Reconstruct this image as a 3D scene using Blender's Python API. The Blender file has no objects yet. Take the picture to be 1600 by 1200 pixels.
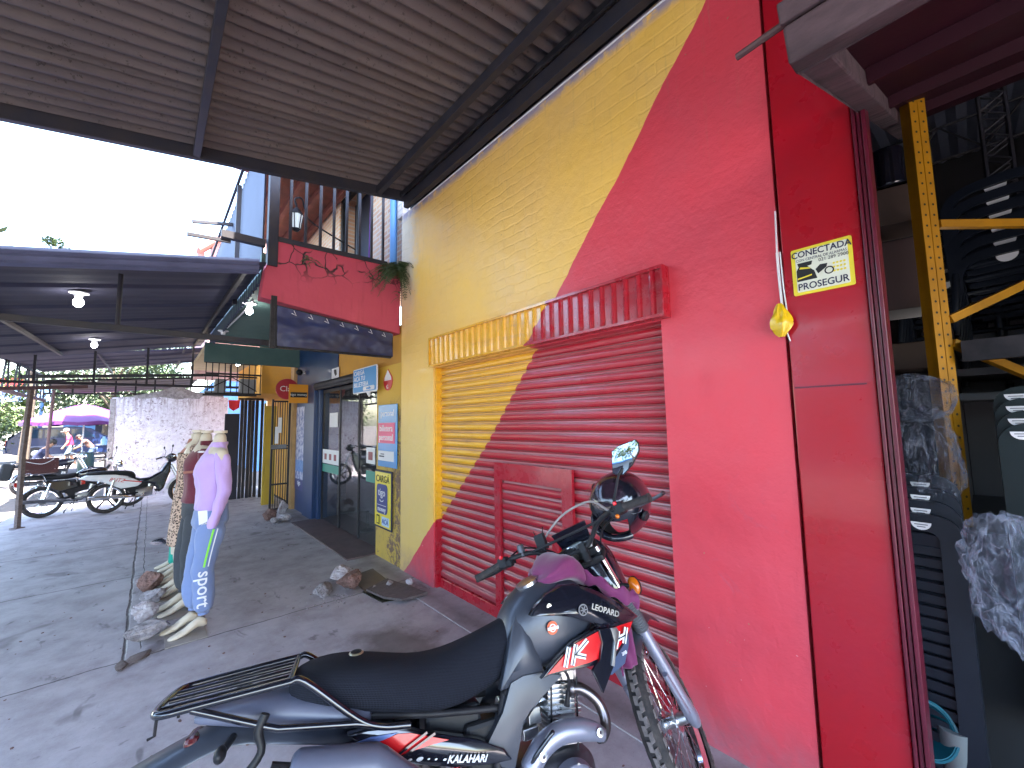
import bpy, bmesh, math, random
from mathutils import Vector, Matrix, noise
random.seed(7)
SC = bpy.context.scene
COL = SC.collection
# ------------------------------------------------------------ camera
cam_d = bpy.data.cameras.new("camera"); cam = bpy.data.objects.new("camera", cam_d); COL.objects.link(cam)
CH = 1.65; CF = 642.0
def _ray(u, v): return Vector(((u-800)/CF, -(v-600)/CF, -1.0))
_y = _ray(235, 668).normalized(); _z = _ray(670, -6550); _z = (_z - _z.dot(_y)*_y).normalized(); _x = _y.cross(_z)
CR = Matrix((_x, _y, _z))
cam.matrix_world = Matrix.Translation((0, 0, CH)) @ CR.to_4x4()
cam_d.sensor_fit = 'HORIZONTAL'; cam_d.sensor_width = 36; cam_d.lens = 36*CF/1600
cam_d.clip_start = 0.02; cam_d.clip_end = 2000
SC.camera = cam
# ------------------------------------------------------------ world, sun, exposure
SUN = Vector((0.06, -0.38, 0.92)).normalized()      # towards the sun
w = bpy.data.worlds.new("World"); SC.world = w; w.use_nodes = True
nt = w.node_tree; bg = nt.nodes['Background']
sky = nt.nodes.new('ShaderNodeTexSky'); sky.sky_type = 'NISHITA'; sky.sun_disc = False
sky.sun_elevation = math.asin(SUN.z); sky.sun_rotation = math.atan2(SUN.x, SUN.y) % (2*math.pi)
sky.air_density = 1.3; sky.dust_density = 2.0; sky.ozone_density = 1.5
nt.links.new(sky.outputs[0], bg.inputs[0]); bg.inputs[1].default_value = 0.15
sd = bpy.data.lights.new("sun", 'SUN'); sd.energy = 5.0; sd.angle = math.radians(0.55); sd.color = (1, .94, .86)
so = bpy.data.objects.new("sun", sd); COL.objects.link(so); so.rotation_euler = SUN.to_track_quat('Z', 'Y').to_euler(); so.location = (0, 0, 20)
SC.view_settings.view_transform = 'Standard'; SC.view_settings.look = 'None'
SC.view_settings.exposure = 3.8; SC.view_settings.gamma = 1.0
try:
    SC.cycles.max_bounces = 8; SC.cycles.diffuse_bounces = 5; SC.cycles.transparent_max_bounces = 12
    SC.cycles.sample_clamp_indirect = 6.0; SC.cycles.use_denoising = True
except Exception: pass

# ------------------------------------------------------------ places in the world, from the sight line of a photo point
def _d(u, v): return CR @ _ray(u, v)
def onz(u, v, Z=0.0):
    r = _d(u, v); return Vector((0, 0, CH)) + r*((Z-CH)/r.z)
def onx(u, v, X):
    r = _d(u, v); return Vector((0, 0, CH)) + r*(X/r.x)
def ony(u, v, Y):
    r = _d(u, v); return Vector((0, 0, CH)) + r*(Y/r.y)

# ------------------------------------------------------------ object helpers
MW = {}
def wm(o): return MW.get(o.name, Matrix.Identity(4)) if o else Matrix.Identity(4)
def tag(o, label, cat, group=None):
    o['label'] = label; o['category'] = cat
    if group: o['group'] = group
    return o
def thing(name, label, cat, loc=(0, 0, 0), rz=0, group=None, mat=None):
    o = bpy.data.objects.new(name, None); COL.objects.link(o); o.empty_display_size = .1
    m = Matrix.Translation(loc) @ Matrix.Rotation(rz, 4, 'Z') if mat is None else mat
    o.matrix_world = m; MW[o.name] = m.copy()
    return tag(o, label, cat, group)
def structure(o, kind='structure'): o['kind'] = kind; return o
def link(name, me, mats, parent=None, local=False, smooth=False):
    o = bpy.data.objects.new(name, me); COL.objects.link(o)
    for m in (mats if isinstance(mats, (list, tuple)) else [mats]): me.materials.append(m)
    if parent is not None:
        if not local: me.transform(wm(parent).inverted())
        o.parent = parent; MW[o.name] = wm(parent).copy()
    if smooth:
        for p in me.polygons: p.use_smooth = True
    me.update(); return o
def smooth_angle(o, deg=40):
    m = o.data; bm = bmesh.new(); bm.from_mesh(m)
    for e in bm.edges:
        if len(e.link_faces) == 2 and e.calc_face_angle(0) > math.radians(deg): e.smooth = False
    for f in bm.faces: f.smooth = True
    bm.to_mesh(m); bm.free()
def copy_tree(o, parent=None):
    c = o.copy(); COL.objects.link(c)
    if parent: c.parent = parent
    for ch in [x for x in COL.objects if x.parent == o]: copy_tree(ch, c)
    return c

def frame(d):
    d = Vector(d).normalized(); a = Vector((0, 0, 1)) if abs(d.z) < .9 else Vector((1, 0, 0))
    u = d.cross(a).normalized(); return u, d.cross(u).normalized(), d

class B:
    def __init__(s, xf=None): s.v = []; s.f = []; s.m = []; s.mi = 0; s.xf = xf
    def add(s, vs, fs):
        n = len(s.v)
        for p in vs:
            p = Vector(p)
            if s.xf: p = s.xf(p)
            s.v.append(tuple(p))
        for f in fs: s.f.append([i+n for i in f]); s.m.append(s.mi)
        return s
    def box(s, c, size, R=None):
        hx, hy, hz = size[0]/2, size[1]/2, size[2]/2; c = Vector(c)
        vs = []
        for x in (-hx, hx):
            for y in (-hy, hy):
                for z in (-hz, hz):
                    p = Vector((x, y, z)); vs.append(c + (R @ p if R else p))
        return s.add(vs, [(0, 1, 3, 2), (4, 6, 7, 5), (0, 4, 5, 1), (2, 3, 7, 6), (0, 2, 6, 4), (1, 5, 7, 3)])
    def bb(s, a, b):
        a, b = Vector(a), Vector(b); return s.box((a+b)/2, [abs(b[i]-a[i]) for i in range(3)])
    def bar(s, a, b, w, h, up=(0, 0, 1)):
        a, b = Vector(a), Vector(b); d = (b-a).normalized(); up = Vector(up)
        if abs(d.dot(up)) > .95: up = Vector((1, 0, 0))
        x = d.cross(up).normalized(); z = x.cross(d)
        R = Matrix((x, d, z)).transposed()
        return s.box((a+b)/2, (w, (b-a).length, h), R)
    def tube(s, pts, r, n=8, closed=False, caps=True):
        pts = [Vector(p) for p in pts]; N = len(pts)
        rs = r if isinstance(r, (list, tuple)) else [r]*N
        vs = []; fs = []; u = None
        for i, p in enumerate(pts):
            if closed: t = pts[(i+1) % N]-pts[i-1]
            else: t = pts[min(i+1, N-1)]-pts[max(i-1, 0)]
            t.normalize()
            if u is None: u = frame(t)[0]
            u = (u - t*u.dot(t))
            u = u.normalized() if u.length > 1e-6 else frame(t)[0]
            w_ = t.cross(u)
            for k in range(n):
                a = 2*math.pi*k/n; vs.append(p + (u*math.cos(a)+w_*math.sin(a))*rs[i])
        for i in range(N if closed else N-1):
            for k in range(n):
                a = i*n+k; b = i*n+(k+1) % n; c = ((i+1) % N)*n+(k+1) % n; d = ((i+1) % N)*n+k
                fs.append((a, b, c, d))
        if caps and not closed: fs.append(tuple(range(n))[::-1]); fs.append(tuple((N-1)*n+k for k in range(n)))
        return s.add(vs, fs)
    def cyl(s, a, b, r, n=16): return s.tube([a, b], r, n)
    def lathe(s, prof, o=(0, 0, 0), axis=(0, 0, 1), n=20, a0=0, a1=2*math.pi):
        u, w_, d = frame(axis); o = Vector(o); vs = []; fs = []; full = abs(a1-a0-2*math.pi) < 1e-6
        K = n if full else n+1
        for r, h in prof:
            for k in range(K):
                a = a0+(a1-a0)*k/n; vs.append(o + d*h + (u*math.cos(a)+w_*math.sin(a))*r)
        for i in range(len(prof)-1):
            for k in range(n):
                k2 = (k+1) % K
                fs.append((i*K+k, i*K+k2, (i+1)*K+k2, (i+1)*K+k))
        return s.add(vs, fs)
    def prism(s, poly, ax, c, t):
        """poly of 2-D points, extruded along axis ax ('x','y','z') centred on c with thickness t"""
        def P(a, b, h): return {'x': (h, a, b), 'y': (a, h, b), 'z': (a, b, h)}[ax]
        n = len(poly)
        vs = [P(a, b, c-t/2) for a, b in poly] + [P(a, b, c+t/2) for a, b in poly]
        fs = [tuple(range(n))[::-1], tuple(range(n, 2*n))] + [(i, (i+1) % n, n+(i+1) % n, n+i) for i in range(n)]
        return s.add(vs, fs)
    def loft(s, rings, caps=True, closed=True):
        n = len(rings[0]); vs = [p for r in rings for p in r]; fs = []
        for i in range(len(rings)-1):
            for k in range(n if closed else n-1):
                k2 = (k+1) % n; fs.append((i*n+k, i*n+k2, (i+1)*n+k2, (i+1)*n+k))
        if caps: fs.append(tuple(range(n))[::-1]); fs.append(tuple((len(rings)-1)*n+k for k in range(n)))
        return s.add(vs, fs)
    def ball(s, c, r, nu=16, nv=10, sc=(1, 1, 1), R=None):
        c = Vector(c); vs = []; fs = []
        for j in range(nv+1):
            t = math.pi*j/nv
            for k in range(nu):
                a = 2*math.pi*k/nu
                p = Vector((math.sin(t)*math.cos(a)*r*sc[0], math.sin(t)*math.sin(a)*r*sc[1], math.cos(t)*r*sc[2]))
                vs.append(c + (R @ p if R else p))
        for j in range(nv):
            for k in range(nu): fs.append((j*nu+k, (j+1)*nu+k, (j+1)*nu+(k+1) % nu, j*nu+(k+1) % nu))
        return s.add(vs, fs)
    def mesh(s, weld=True):
        me = bpy.data.meshes.new("m"); me.from_pydata(s.v, [], s.f)
        me.polygons.foreach_set('material_index', s.m); me.update()
        bm = bmesh.new(); bm.from_mesh(me)
        if weld: bmesh.ops.remove_doubles(bm, verts=bm.verts, dist=1e-5)
        bmesh.ops.recalc_face_normals(bm, faces=bm.faces); bm.to_mesh(me); bm.free(); return me
    def obj(s, name, mats, parent=None, local=False, smooth=None, bevel=0, sub=0, weld=True, seg=2):
        o = link(name, s.mesh(weld), mats, parent, local)
        if smooth is not None: smooth_angle(o, smooth)
        if bevel:
            m = o.modifiers.new('b', 'BEVEL'); m.width = bevel; m.segments = seg; m.limit_method = 'ANGLE'; m.angle_limit = math.radians(35); m.harden_normals = False
        if sub:
            m = o.modifiers.new('s', 'SUBSURF'); m.levels = sub; m.render_levels = sub
        return o

def curve(pts, n=8):
    """Catmull-Rom through points"""
    P = [Vector(p) for p in pts]; P = [P[0]*2-P[1]] + P + [P[-1]*2-P[-2]]; out = []
    for i in range(1, len(P)-2):
        for k in range(n):
            t = k/n; a, b, c, d = P[i-1], P[i], P[i+1], P[i+2]
            out.append(0.5*((2*b)+(c-a)*t+(2*a-5*b+4*c-d)*t*t+(3*b-a-3*c+d)*t**3))
    out.append(P[-2]); return out
def catm2(vals, n=8): return [tuple(p)[:2] for p in curve([(a, b, 0) for a, b in vals], n)]

def skin(name, joints, edges, mat, parent=None, sub=2, local=False, smooth=True):
    """a continuous limb body grown over a skeleton: joints = [(co, rx, ry)]"""
    me = bpy.data.meshes.new('sk'); me.from_pydata([tuple(j[0]) for j in joints], edges, []); me.update()
    o = bpy.data.objects.new('sk', me); COL.objects.link(o)
    md = o.modifiers.new('k', 'SKIN'); md.use_smooth_shade = True
    for i, j in enumerate(joints): me.skin_vertices[0].data[i].radius = (j[1], j[2] if len(j) > 2 else j[1]); me.skin_vertices[0].data[i].use_root = (i == 0)
    m2 = o.modifiers.new('s', 'SUBSURF'); m2.levels = sub; m2.render_levels = sub
    dg = bpy.context.evaluated_depsgraph_get(); dg.update()
    nm = bpy.data.meshes.new_from_object(o.evaluated_get(dg)); bpy.data.objects.remove(o); bpy.data.meshes.remove(me)
    nm.materials.clear()
    return link(name, nm, mat, parent, local, smooth)

def text(s, size, o, right, up, mat, parent, name='lettering', ext=.0015, align='CENTER', shear=0, sx=1.0, bold=0.0, local=False):
    cu = bpy.data.curves.new('t', 'FONT'); cu.body = s; cu.size = size; cu.align_x = align; cu.align_y = 'CENTER'; cu.extrude = ext; cu.shear = shear; cu.offset = bold; cu.resolution_u = 3
    ob = bpy.data.objects.new('t', cu); COL.objects.link(ob)
    dg = bpy.context.evaluated_depsgraph_get(); dg.update()
    me = bpy.data.meshes.new_from_object(ob.evaluated_get(dg)); bpy.data.objects.remove(ob)
    right = Vector(right).normalized(); up = Vector(up).normalized(); n = right.cross(up)
    M = Matrix.Translation(o) @ Matrix((right*sx, up, n)).transposed().to_4x4()
    me.transform(M); me.materials.clear()
    return link(name, me, mat, parent, local)

def rock(name, c, size, mat, label, group=None, seed=0, sharp=.35, rz=None, cat='rock'):
    bm = bmesh.new(); bmesh.ops.create_icosphere(bm, subdivisions=5, radius=.5)
    rnd = random.Random(seed); off = Vector((seed*3.1, seed*1.7, 0))
    cuts = [(Vector((rnd.uniform(-1, 1), rnd.uniform(-1, 1), rnd.uniform(-1, 1))).normalized(), rnd.uniform(.24, .4)) for _ in range(13)]
    for v in bm.verts:
        p = v.co.copy()
        for n_, d_ in cuts:
            e = p.dot(n_)-d_
            if e > 0: p -= n_*e*.93
        p += p.normalized()*(noise.noise(p*5+off)*.05*sharp*3 + noise.noise(p*13+off)*.035 + abs(noise.noise(p*28+off))*.03)
        v.co = p
    lo = min(v.co.z for v in bm.verts)
    R = Matrix.Rotation(rnd.uniform(0, 6) if rz is None else rz, 3, 'Z')
    for v in bm.verts:
        p = v.co; v.co = R @ Vector((p.x*size[0]*1.25, p.y*size[1]*1.25, (p.z-lo)*size[2]*1.2))
    me = bpy.data.meshes.new('r'); bm.to_mesh(me); bm.free()
    for p in me.polygons: p.use_smooth = True
    o = link(name, me, mat); o.location = c; smooth_angle(o, 32); return tag(o, label, cat, group)
# ------------------------------------------------------------ materials
def nn(nt, t, **k):
    n = nt.nodes.new(t)
    for a, b in k.items():
        if hasattr(n, a): setattr(n, a, b)
    return n
def mat(name, col, rough=.6, metal=0.0, var=None, bump=None, coat=0.0, col2=None, spec=None, rvar=0.0, world=False, trans=0.0, alpha=1.0, emit=None, stretch=None, sheen=0):
    """principled material with colour noise (scale, amount, second colour) and bump (scale, strength)"""
    m = bpy.data.materials.new(name); m.use_nodes = True; t = m.node_tree; p = t.nodes['Principled BSDF']
    p.inputs['Base Color'].default_value = (*col, 1); p.inputs['Roughness'].default_value = rough; p.inputs['Metallic'].default_value = metal
    p.inputs['Coat Weight'].default_value = coat; p.inputs['Coat Roughness'].default_value = .08
    if spec is not None: p.inputs['Specular IOR Level'].default_value = spec
    if trans: p.inputs['Transmission Weight'].default_value = trans
    if alpha < 1: p.inputs['Alpha'].default_value = alpha
    if sheen: p.inputs['Sheen Weight'].default_value = sheen
    if emit: p.inputs['Emission Color'].default_value = (*emit[0], 1); p.inputs['Emission Strength'].default_value = emit[1]
    if var or bump or rvar:
        if world: g = nn(t, 'ShaderNodeNewGeometry'); co = g.outputs['Position']
        else: g = nn(t, 'ShaderNodeTexCoord'); co = g.outputs['Object']
        if stretch:
            mp = nn(t, 'ShaderNodeMapping'); mp.inputs['Scale'].default_value = stretch; t.links.new(co, mp.inputs[0]); co = mp.outputs[0]
    if var:
        sc, amt = var[0], var[1]; c2 = col2 or tuple(c*.45 for c in col)
        n1 = nn(t, 'ShaderNodeTexNoise'); n1.inputs['Scale'].default_value = sc; n1.inputs['Detail'].default_value = 7; n1.inputs['Roughness'].default_value = .65
        t.links.new(co, n1.inputs[0])
        mr = nn(t, 'ShaderNodeMapRange'); mr.inputs[1].default_value = .38; mr.inputs[2].default_value = .72; mr.inputs[4].default_value = amt
        t.links.new(n1.outputs[0], mr.inputs[0])
        mx = nn(t, 'ShaderNodeMix', data_type='RGBA'); mx.inputs[6].default_value = (*col, 1); mx.inputs[7].default_value = (*c2, 1)
        t.links.new(mr.outputs[0], mx.inputs[0]); t.links.new(mx.outputs[2], p.inputs['Base Color'])
    if rvar:
        n3 = nn(t, 'ShaderNodeTexNoise'); n3.inputs['Scale'].default_value = 9; n3.inputs['Detail'].default_value = 5; t.links.new(co, n3.inputs[0])
        r2 = nn(t, 'ShaderNodeMapRange'); r2.inputs[3].default_value = max(0.02, rough-rvar); r2.inputs[4].default_value = min(1, rough+rvar)
        t.links.new(n3.outputs[0], r2.inputs[0]); t.links.new(r2.outputs[0], p.inputs['Roughness'])
    if bump:
        n2 = nn(t, 'ShaderNodeTexNoise'); n2.inputs['Scale'].default_value = bump[0]; n2.inputs['Detail'].default_value = 6; t.links.new(co, n2.inputs[0])
        b = nn(t, 'ShaderNodeBump'); b.inputs['Strength'].default_value = bump[1]; b.inputs['Distance'].default_value = bump[2] if len(bump) > 2 else .01
        t.links.new(n2.outputs[0], b.inputs['Height']); t.links.new(b.outputs[0], p.inputs['Normal'])
    return m

class NG:
    """small helper to write node maths"""
    def __init__(s, m): s.t = m.node_tree; s.p = s.t.nodes['Principled BSDF']
    def L(s, a, b): s.t.links.new(a, b)
    def val(s, x, inp):
        if isinstance(x, (int, float)): inp.default_value = x
        else: s.L(x, inp)
    def ma(s, op, a, b=0.0, c=0.0, clamp=False):
        n = nn(s.t, 'ShaderNodeMath', operation=op, use_clamp=clamp); s.val(a, n.inputs[0]); s.val(b, n.inputs[1]); s.val(c, n.inputs[2]); return n.outputs[0]
    def pos(s):
        g = nn(s.t, 'ShaderNodeNewGeometry'); x = nn(s.t, 'ShaderNodeSeparateXYZ'); s.L(g.outputs['Position'], x.inputs[0]); return g.outputs['Position'], x.outputs[0], x.outputs[1], x.outputs[2]
    def opos(s):
        g = nn(s.t, 'ShaderNodeTexCoord'); x = nn(s.t, 'ShaderNodeSeparateXYZ'); s.L(g.outputs['Object'], x.inputs[0]); return g.outputs['Object'], x.outputs[0], x.outputs[1], x.outputs[2]
    def noise(s, co, sc, det=6, ro=.6, dist=0, mp=None):
        if mp:
            m_ = nn(s.t, 'ShaderNodeMapping'); m_.inputs['Scale'].default_value = mp; s.L(co, m_.inputs[0]); co = m_.outputs[0]
        n = nn(s.t, 'ShaderNodeTexNoise'); n.inputs['Scale'].default_value = sc; n.inputs['Detail'].default_value = det; n.inputs['Roughness'].default_value = ro; n.inputs['Distortion'].default_value = dist
        s.L(co, n.inputs[0]); return n.outputs[0]
    def voro(s, co, sc, feat='F1', out=0):
        n = nn(s.t, 'ShaderNodeTexVoronoi', feature=feat); n.inputs['Scale'].default_value = sc; s.L(co, n.inputs['Vector']); return n.outputs[out]
    def ramp(s, x, a, b, lo=0.0, hi=1.0):
        n = nn(s.t, 'ShaderNodeMapRange'); s.val(x, n.inputs[0]); n.inputs[1].default_value = a; n.inputs[2].default_value = b; n.inputs[3].default_value = lo; n.inputs[4].default_value = hi; return n.outputs[0]
    def mix(s, f, a, b):
        n = nn(s.t, 'ShaderNodeMix', data_type='RGBA'); s.val(f, n.inputs[0])
        for x, i in ((a, 6), (b, 7)):
            if isinstance(x, tuple): n.inputs[i].default_value = (*x, 1)
            else: s.L(x, n.inputs[i])
        return n.outputs[2]
    def bump(s, h, st=.5, dist=.01, nrm=None):
        b = nn(s.t, 'ShaderNodeBump'); b.inputs['Strength'].default_value = st; b.inputs['Distance'].default_value = dist; s.L(h, b.inputs['Height'])
        if nrm: s.L(nrm, b.inputs['Normal'])
        return b.outputs[0]
def blank(name, rough=.6): return mat(name, (.5, .5, .5), rough)

YEL = (.90, .55, .105); RED = (.70, .055, .082); GLR = (.38, .003, .012)
def split_paint(name, rough, brick=False, dark=1.0, coat=0.0, slat=False):
    """yellow and red paint meeting along the slanting line across the facade"""
    m = blank(name, rough); g = NG(m); P, X, Y, Z = g.pos()
    wob = g.ma('MULTIPLY', g.ma('SUBTRACT', g.noise(P, 2.2, 3), .5), .10)
    wob = g.ma('ADD', wob, g.ma('MULTIPLY', g.ma('SUBTRACT', g.noise(P, 25, 2), .5), .012)) if brick else 0.0
    f1 = g.ma('MULTIPLY_ADD', Y, -1.175, 4.90); f2 = g.ma('MULTIPLY_ADD', Y, -1.0, 4.39)
    f = g.ma('MAXIMUM', f1, f2); f = g.ma('ADD', f, wob) if brick else f
    isr = g.ramp(g.ma('SUBTRACT', f, Z), -.004, .004)
    n1 = g.noise(P, 1.1, 8, .65); n2 = g.noise(P, 9, 6, .7)
    y_ = tuple(c*dark for c in YEL); r_ = tuple(c*dark for c in RED)
    if not brick: y_ = (.80, .40, .016); r_ = (.42, .008, .022)
    ycol = g.mix(g.ramp(n1, .35, .75), y_, (y_[0]*.9, y_[1]*.93, y_[2]*1.7))
    ycol = g.mix(g.ramp(n2, .6, .8, 0, .35), ycol, (y_[0]*.72, y_[1]*.7, y_[2]*.8))
    rcol = g.mix(g.ramp(n1, .35, .75), r_, (r_[0]*.9, r_[1]*1.25, r_[2]*1.25))
    rcol = g.mix(g.ramp(n2, .6, .85, 0, .3), rcol, (r_[0]*.8, r_[1]*.8, r_[2]*.9))
    col = g.mix(isr, ycol, rcol)
    if brick:
        # old whitewash left at the corner, grime, knocked-off chips low down
        corner = g.ma('MULTIPLY', g.ramp(g.ma('ADD', Y, g.ma('MULTIPLY', n2, .45)), 4.28, 4.5), g.ramp(Z, 2.6, 3.3))
        col = g.mix(g.ma('MULTIPLY', corner, .75), col, (.62, .56, .47))
        pale = g.ma('MULTIPLY', g.ma('MULTIPLY', g.ramp(Y, 3.75, 3.9), g.ramp(Z, 2.2, 1.6)), g.ma('SUBTRACT', 1.0, isr))
        col = g.mix(g.ma('MULTIPLY', pale, .55), col, (.66, .52, .20))
        top = g.ma('MULTIPLY', g.ramp(Z, 4.05, 4.12), g.ramp(n2, .35, .5))
        col = g.mix(top, col, (.33, .28, .36))
        ch = g.ma('MULTIPLY', g.ramp(g.noise(P, 20, 3, .6), .70, .715), g.ramp(Z, .75, .35))
        near = g.ramp(g.noise(P, 1.7, 1), .46, .52)
        col = g.mix(g.ma('MULTIPLY', ch, near), col, (.75, .68, .72))
        col = g.mix(g.ma('MULTIPLY', g.ramp(Z, .32, .0), g.ramp(g.noise(P, 5, 5), .35, .6, .2, .8)), col, (.26, .13, .17))
        sc1 = g.ramp(g.noise(P, 2.6, 9, .75, 1.5), .60, .68, 0, .30); col = g.mix(g.ma('MULTIPLY', sc1, g.ramp(Z, 2.4, .6)), col, (.40, .10, .16)); st1 = g.ma('MULTIPLY', g.ramp(g.noise(P, 5, 6, .7, mp=(5, 5, .35)), .56, .70, 0, .35), g.ramp(Z, 2.8, 4.1)); col = g.mix(st1, col, (.32, .20, .12))
        specks = g.ramp(g.noise(P, 34, 2, .5), .77, .78); col = g.mix(specks, col, (.42, .22, .12))
        # brick courses showing through the paint
        bt = nn(g.t, 'ShaderNodeTexBrick'); mp = nn(g.t, 'ShaderNodeCombineXYZ'); g.L(Y, mp.inputs[0]); g.L(Z, mp.inputs[1])
        dn = nn(g.t, 'ShaderNodeVectorMath', operation='ADD'); g.L(mp.outputs[0], dn.inputs[0])
        ns = nn(g.t, 'ShaderNodeTexNoise'); ns.inputs['Scale'].default_value = 6; g.L(P, ns.inputs[0])
        sc_ = nn(g.t, 'ShaderNodeVectorMath', operation='SCALE'); sc_.inputs[3].default_value = .06; g.L(ns.outputs[1], sc_.inputs[0]); g.L(sc_.outputs[0], dn.inputs[1])
        g.L(dn.outputs[0], bt.inputs[0]); bt.inputs['Scale'].default_value = 1; bt.inputs['Brick Width'].default_value = .26; bt.inputs['Row Height'].default_value = .085; bt.inputs['Mortar Size'].default_value = .012; bt.inputs['Mortar Smooth'].default_value = .8
        area = g.ma('MULTIPLY', g.ma('MULTIPLY', g.ramp(Z, 2.2, 2.6), g.ma('SUBTRACT', 1.0, g.ma('MULTIPLY', isr, .85))), g.ramp(g.noise(P, 1.4, 4), .42, .6))
        h = g.ma('MULTIPLY', g.ma('SUBTRACT', 1.0, bt.outputs['Fac']), area)
        nb = g.bump(h, .32, .008)
        nb = g.bump(g.noise(P, 42, 5, .6), .22, .006, nb)
        nb = g.bump(g.noise(P, 3.5, 6, .6), .5, .03, nb)
        g.L(nb, g.p.inputs['Normal'])
        g.L(g.ramp(n2, .3, .8, rough-.08, rough+.15), g.p.inputs['Roughness'])
    else:
        nb = g.bump(g.noise(P, 14, 5, .6), .25, .006); g.L(nb, g.p.inputs['Normal'])
        if slat:          # dust lying on the upturned ledges, groove shade painted dark along the slat joints
            f = g.ma('FRACT', g.ma('DIVIDE', g.ma('SUBTRACT', Z, .10), 2.2/27))
            dust = g.ma('MULTIPLY', g.ma('MULTIPLY', g.ramp(f, .64, .70), g.ramp(f, .93, .88)), g.ramp(g.noise(P, 6, 5, .7, mp=(1, .4, 4)), .2, .7, .45, .95)); dust = g.ma('MULTIPLY', dust, g.ramp(Z, 2.1, .9, .35, 1.0))
            col = g.mix(dust, col, (.42, .27, .27)); jl = g.ma('MAXIMUM', g.ramp(f, .06, .03), g.ramp(f, .95, .975)); col = g.mix(g.ma('MULTIPLY', jl, .85), col, (.05, .008, .012))
            col = g.mix(g.ma('MULTIPLY', g.ramp(Z, .35, .1), .6), col, (.30, .07, .09))
        dirt = g.ramp(g.noise(P, 3, 6, .7, mp=(1, 1, 6)), .5, .8, 0, .45); col = g.mix(dirt, col, (.20, .09, .10))
        g.L(g.ramp(n2, .3, .8, rough-.1, rough+.2), g.p.inputs['Roughness'])
    g.L(col, g.p.inputs['Base Color']); g.p.inputs['Coat Weight'].default_value = coat
    return m
M = {}
M['wall'] = split_paint('painted_brick', .5, True, 1.0, .06)
M['shutter'] = split_paint('painted_metal_slats', .27, False, .8, .5)
M['slats'] = split_paint('painted_shutter_slats', .36, False, 1.0, .25, True)
M['glossred'] = mat('gloss_red_metal', GLR, .3, 0, (2.2, .5), (26, .3, .004), .35, col2=(.36, .008, .03), rvar=.12, world=True)
M['darkred'] = mat('dark_red_metal', (.12, .006, .022), .38, 0, (5, .6), (30, .2, .003), .2, world=True)
M['rust'] = mat('rusty_painted_metal', (.085, .045, .055), .7, .2, (9, .8), (30, .4, .004), col2=(.17, .09, .07))
M['grimy'] = mat('grimy_weathered_timber', (.085, .05, .058), .9, 0, (7, 1.0), (24, 1.0, .012), col2=(.014, .010, .012), stretch=(1, .35, 1))
M['black'] = mat('black_paint_metal', (.012, .012, .016), .5, 0, (8, .5), col2=(.05, .045, .05))
M['steelblk'] = mat('dark_steel', (.024, .025, .036), .55, 0, (6, .7), (40, .15, .002), col2=(.045, .036, .034))
M['blkplas'] = mat('black_plastic', (.018, .019, .023), .42, 0, (12, .4), (160, .12, .001), rvar=.08)
M['gloss_blk'] = mat('gloss_black_plastic', (.008, .009, .016), .12, 0, None, None, .8, rvar=.04)
M['matt_grey'] = mat('matt_grey_plastic', (.042, .048, .066), .36, .25, (3, .5), (240, .10, .0006), .1, col2=(.065, .07, .095))
M['greypl'] = mat('grey_plastic', (.12, .13, .19), .42, 0, (5, .4), (80, .05, .001), .1)
M['chrome'] = mat('chrome', (.72, .72, .74), .09, 1, None, None)
M['alu'] = mat('cast_aluminium', (.62, .63, .66), .30, 1, (12, .7), (60, .2, .001), col2=(.22, .21, .21), rvar=.12)
M['alud'] = mat('dull_aluminium', (.16, .165, .19), .42, .9, (12, .7), (60, .25, .001), col2=(.08, .08, .09))
M['silverp'] = mat('silver_heat_paint', (.30, .31, .40), .36, .55, (9, .5), (50, .12, .001), col2=(.2, .2, .27))
M['rubber'] = mat('tyre_rubber', (.028, .027, .03), .82, 0, (20, .8), (90, .4, .001), col2=(.09, .075, .07))
M['tread'] = mat('dusty_tread', (.17, .145, .145), .9, 0, (30, .8), (120, .4, .001), col2=(.07, .06, .06))
M['redgr'] = mat('red_graphic', (.62, .006, .012), .22, 0, None, None, .6)
M['white'] = mat('white_plastic', (.80, .81, .86), .35, 0, (10, .3), None, col2=(.62, .62, .66))
M['orange'] = mat('amber_lens', (.55, .13, .005), .15, 0, None, None, .5)
M['tail'] = mat('red_lens', (.35, .01, .01), .15, 0, None, None, .5, emit=None)
M['mirror'] = mat('mirror_glass', (.9, .92, .95), .015, 1)
M['glass'] = mat('clear_glass', (.9, .95, .95), .02, 0, trans=1.0)
M['skin'] = mat('mannequin_plastic', (.60, .52, .41), .42, 0, (9, .4), None, .1, col2=(.42, .33, .24))
M['human'] = mat('human_skin', (.35, .19, .12), .55)
M['hair'] = mat('dark_hair', (.02, .015, .012), .6)
M['teal'] = mat('teal_cloth', (.0, .30, .22), .7, 0, None, (14, .5, .01))
M['lilac'] = mat('lilac_fleece', (.50, .33, .66), .85, 0, (5, .3), (26, .5, .008), col2=(.4, .27, .56), sheen=.3)
M['burg'] = mat('burgundy_cloth', (.13, .012, .03), .85, 0, (9, .4), (24, .5, .008), sheen=.2)
M['bluecl'] = mat('light_blue_jersey', (.17, .23, .42), .85, 0, (6, .4), (22, .55, .010), col2=(.13, .18, .35), sheen=.2)
M['greycl'] = mat('dark_grey_cloth', (.045, .05, .06), .8, 0, (8, .5), (20, .5, .01))
M['peach'] = mat('peach_cloth', (.42, .18, .13), .8, 0, (8, .5), (20, .4, .01))
M['purplecl'] = mat('plum_cloth', (.15, .010, .085), .72, 0, (9, .5), (26, .35, .006), col2=(.10, .006, .055), sheen=.35)
M['lime'] = mat('lime_print', (.25, .72, .05), .6)
M['conc'] = mat('rough_concrete', (.36, .33, .34), .9, 0, (14, .95), (30, 1.0, .02), col2=(.13, .11, .11))
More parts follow.
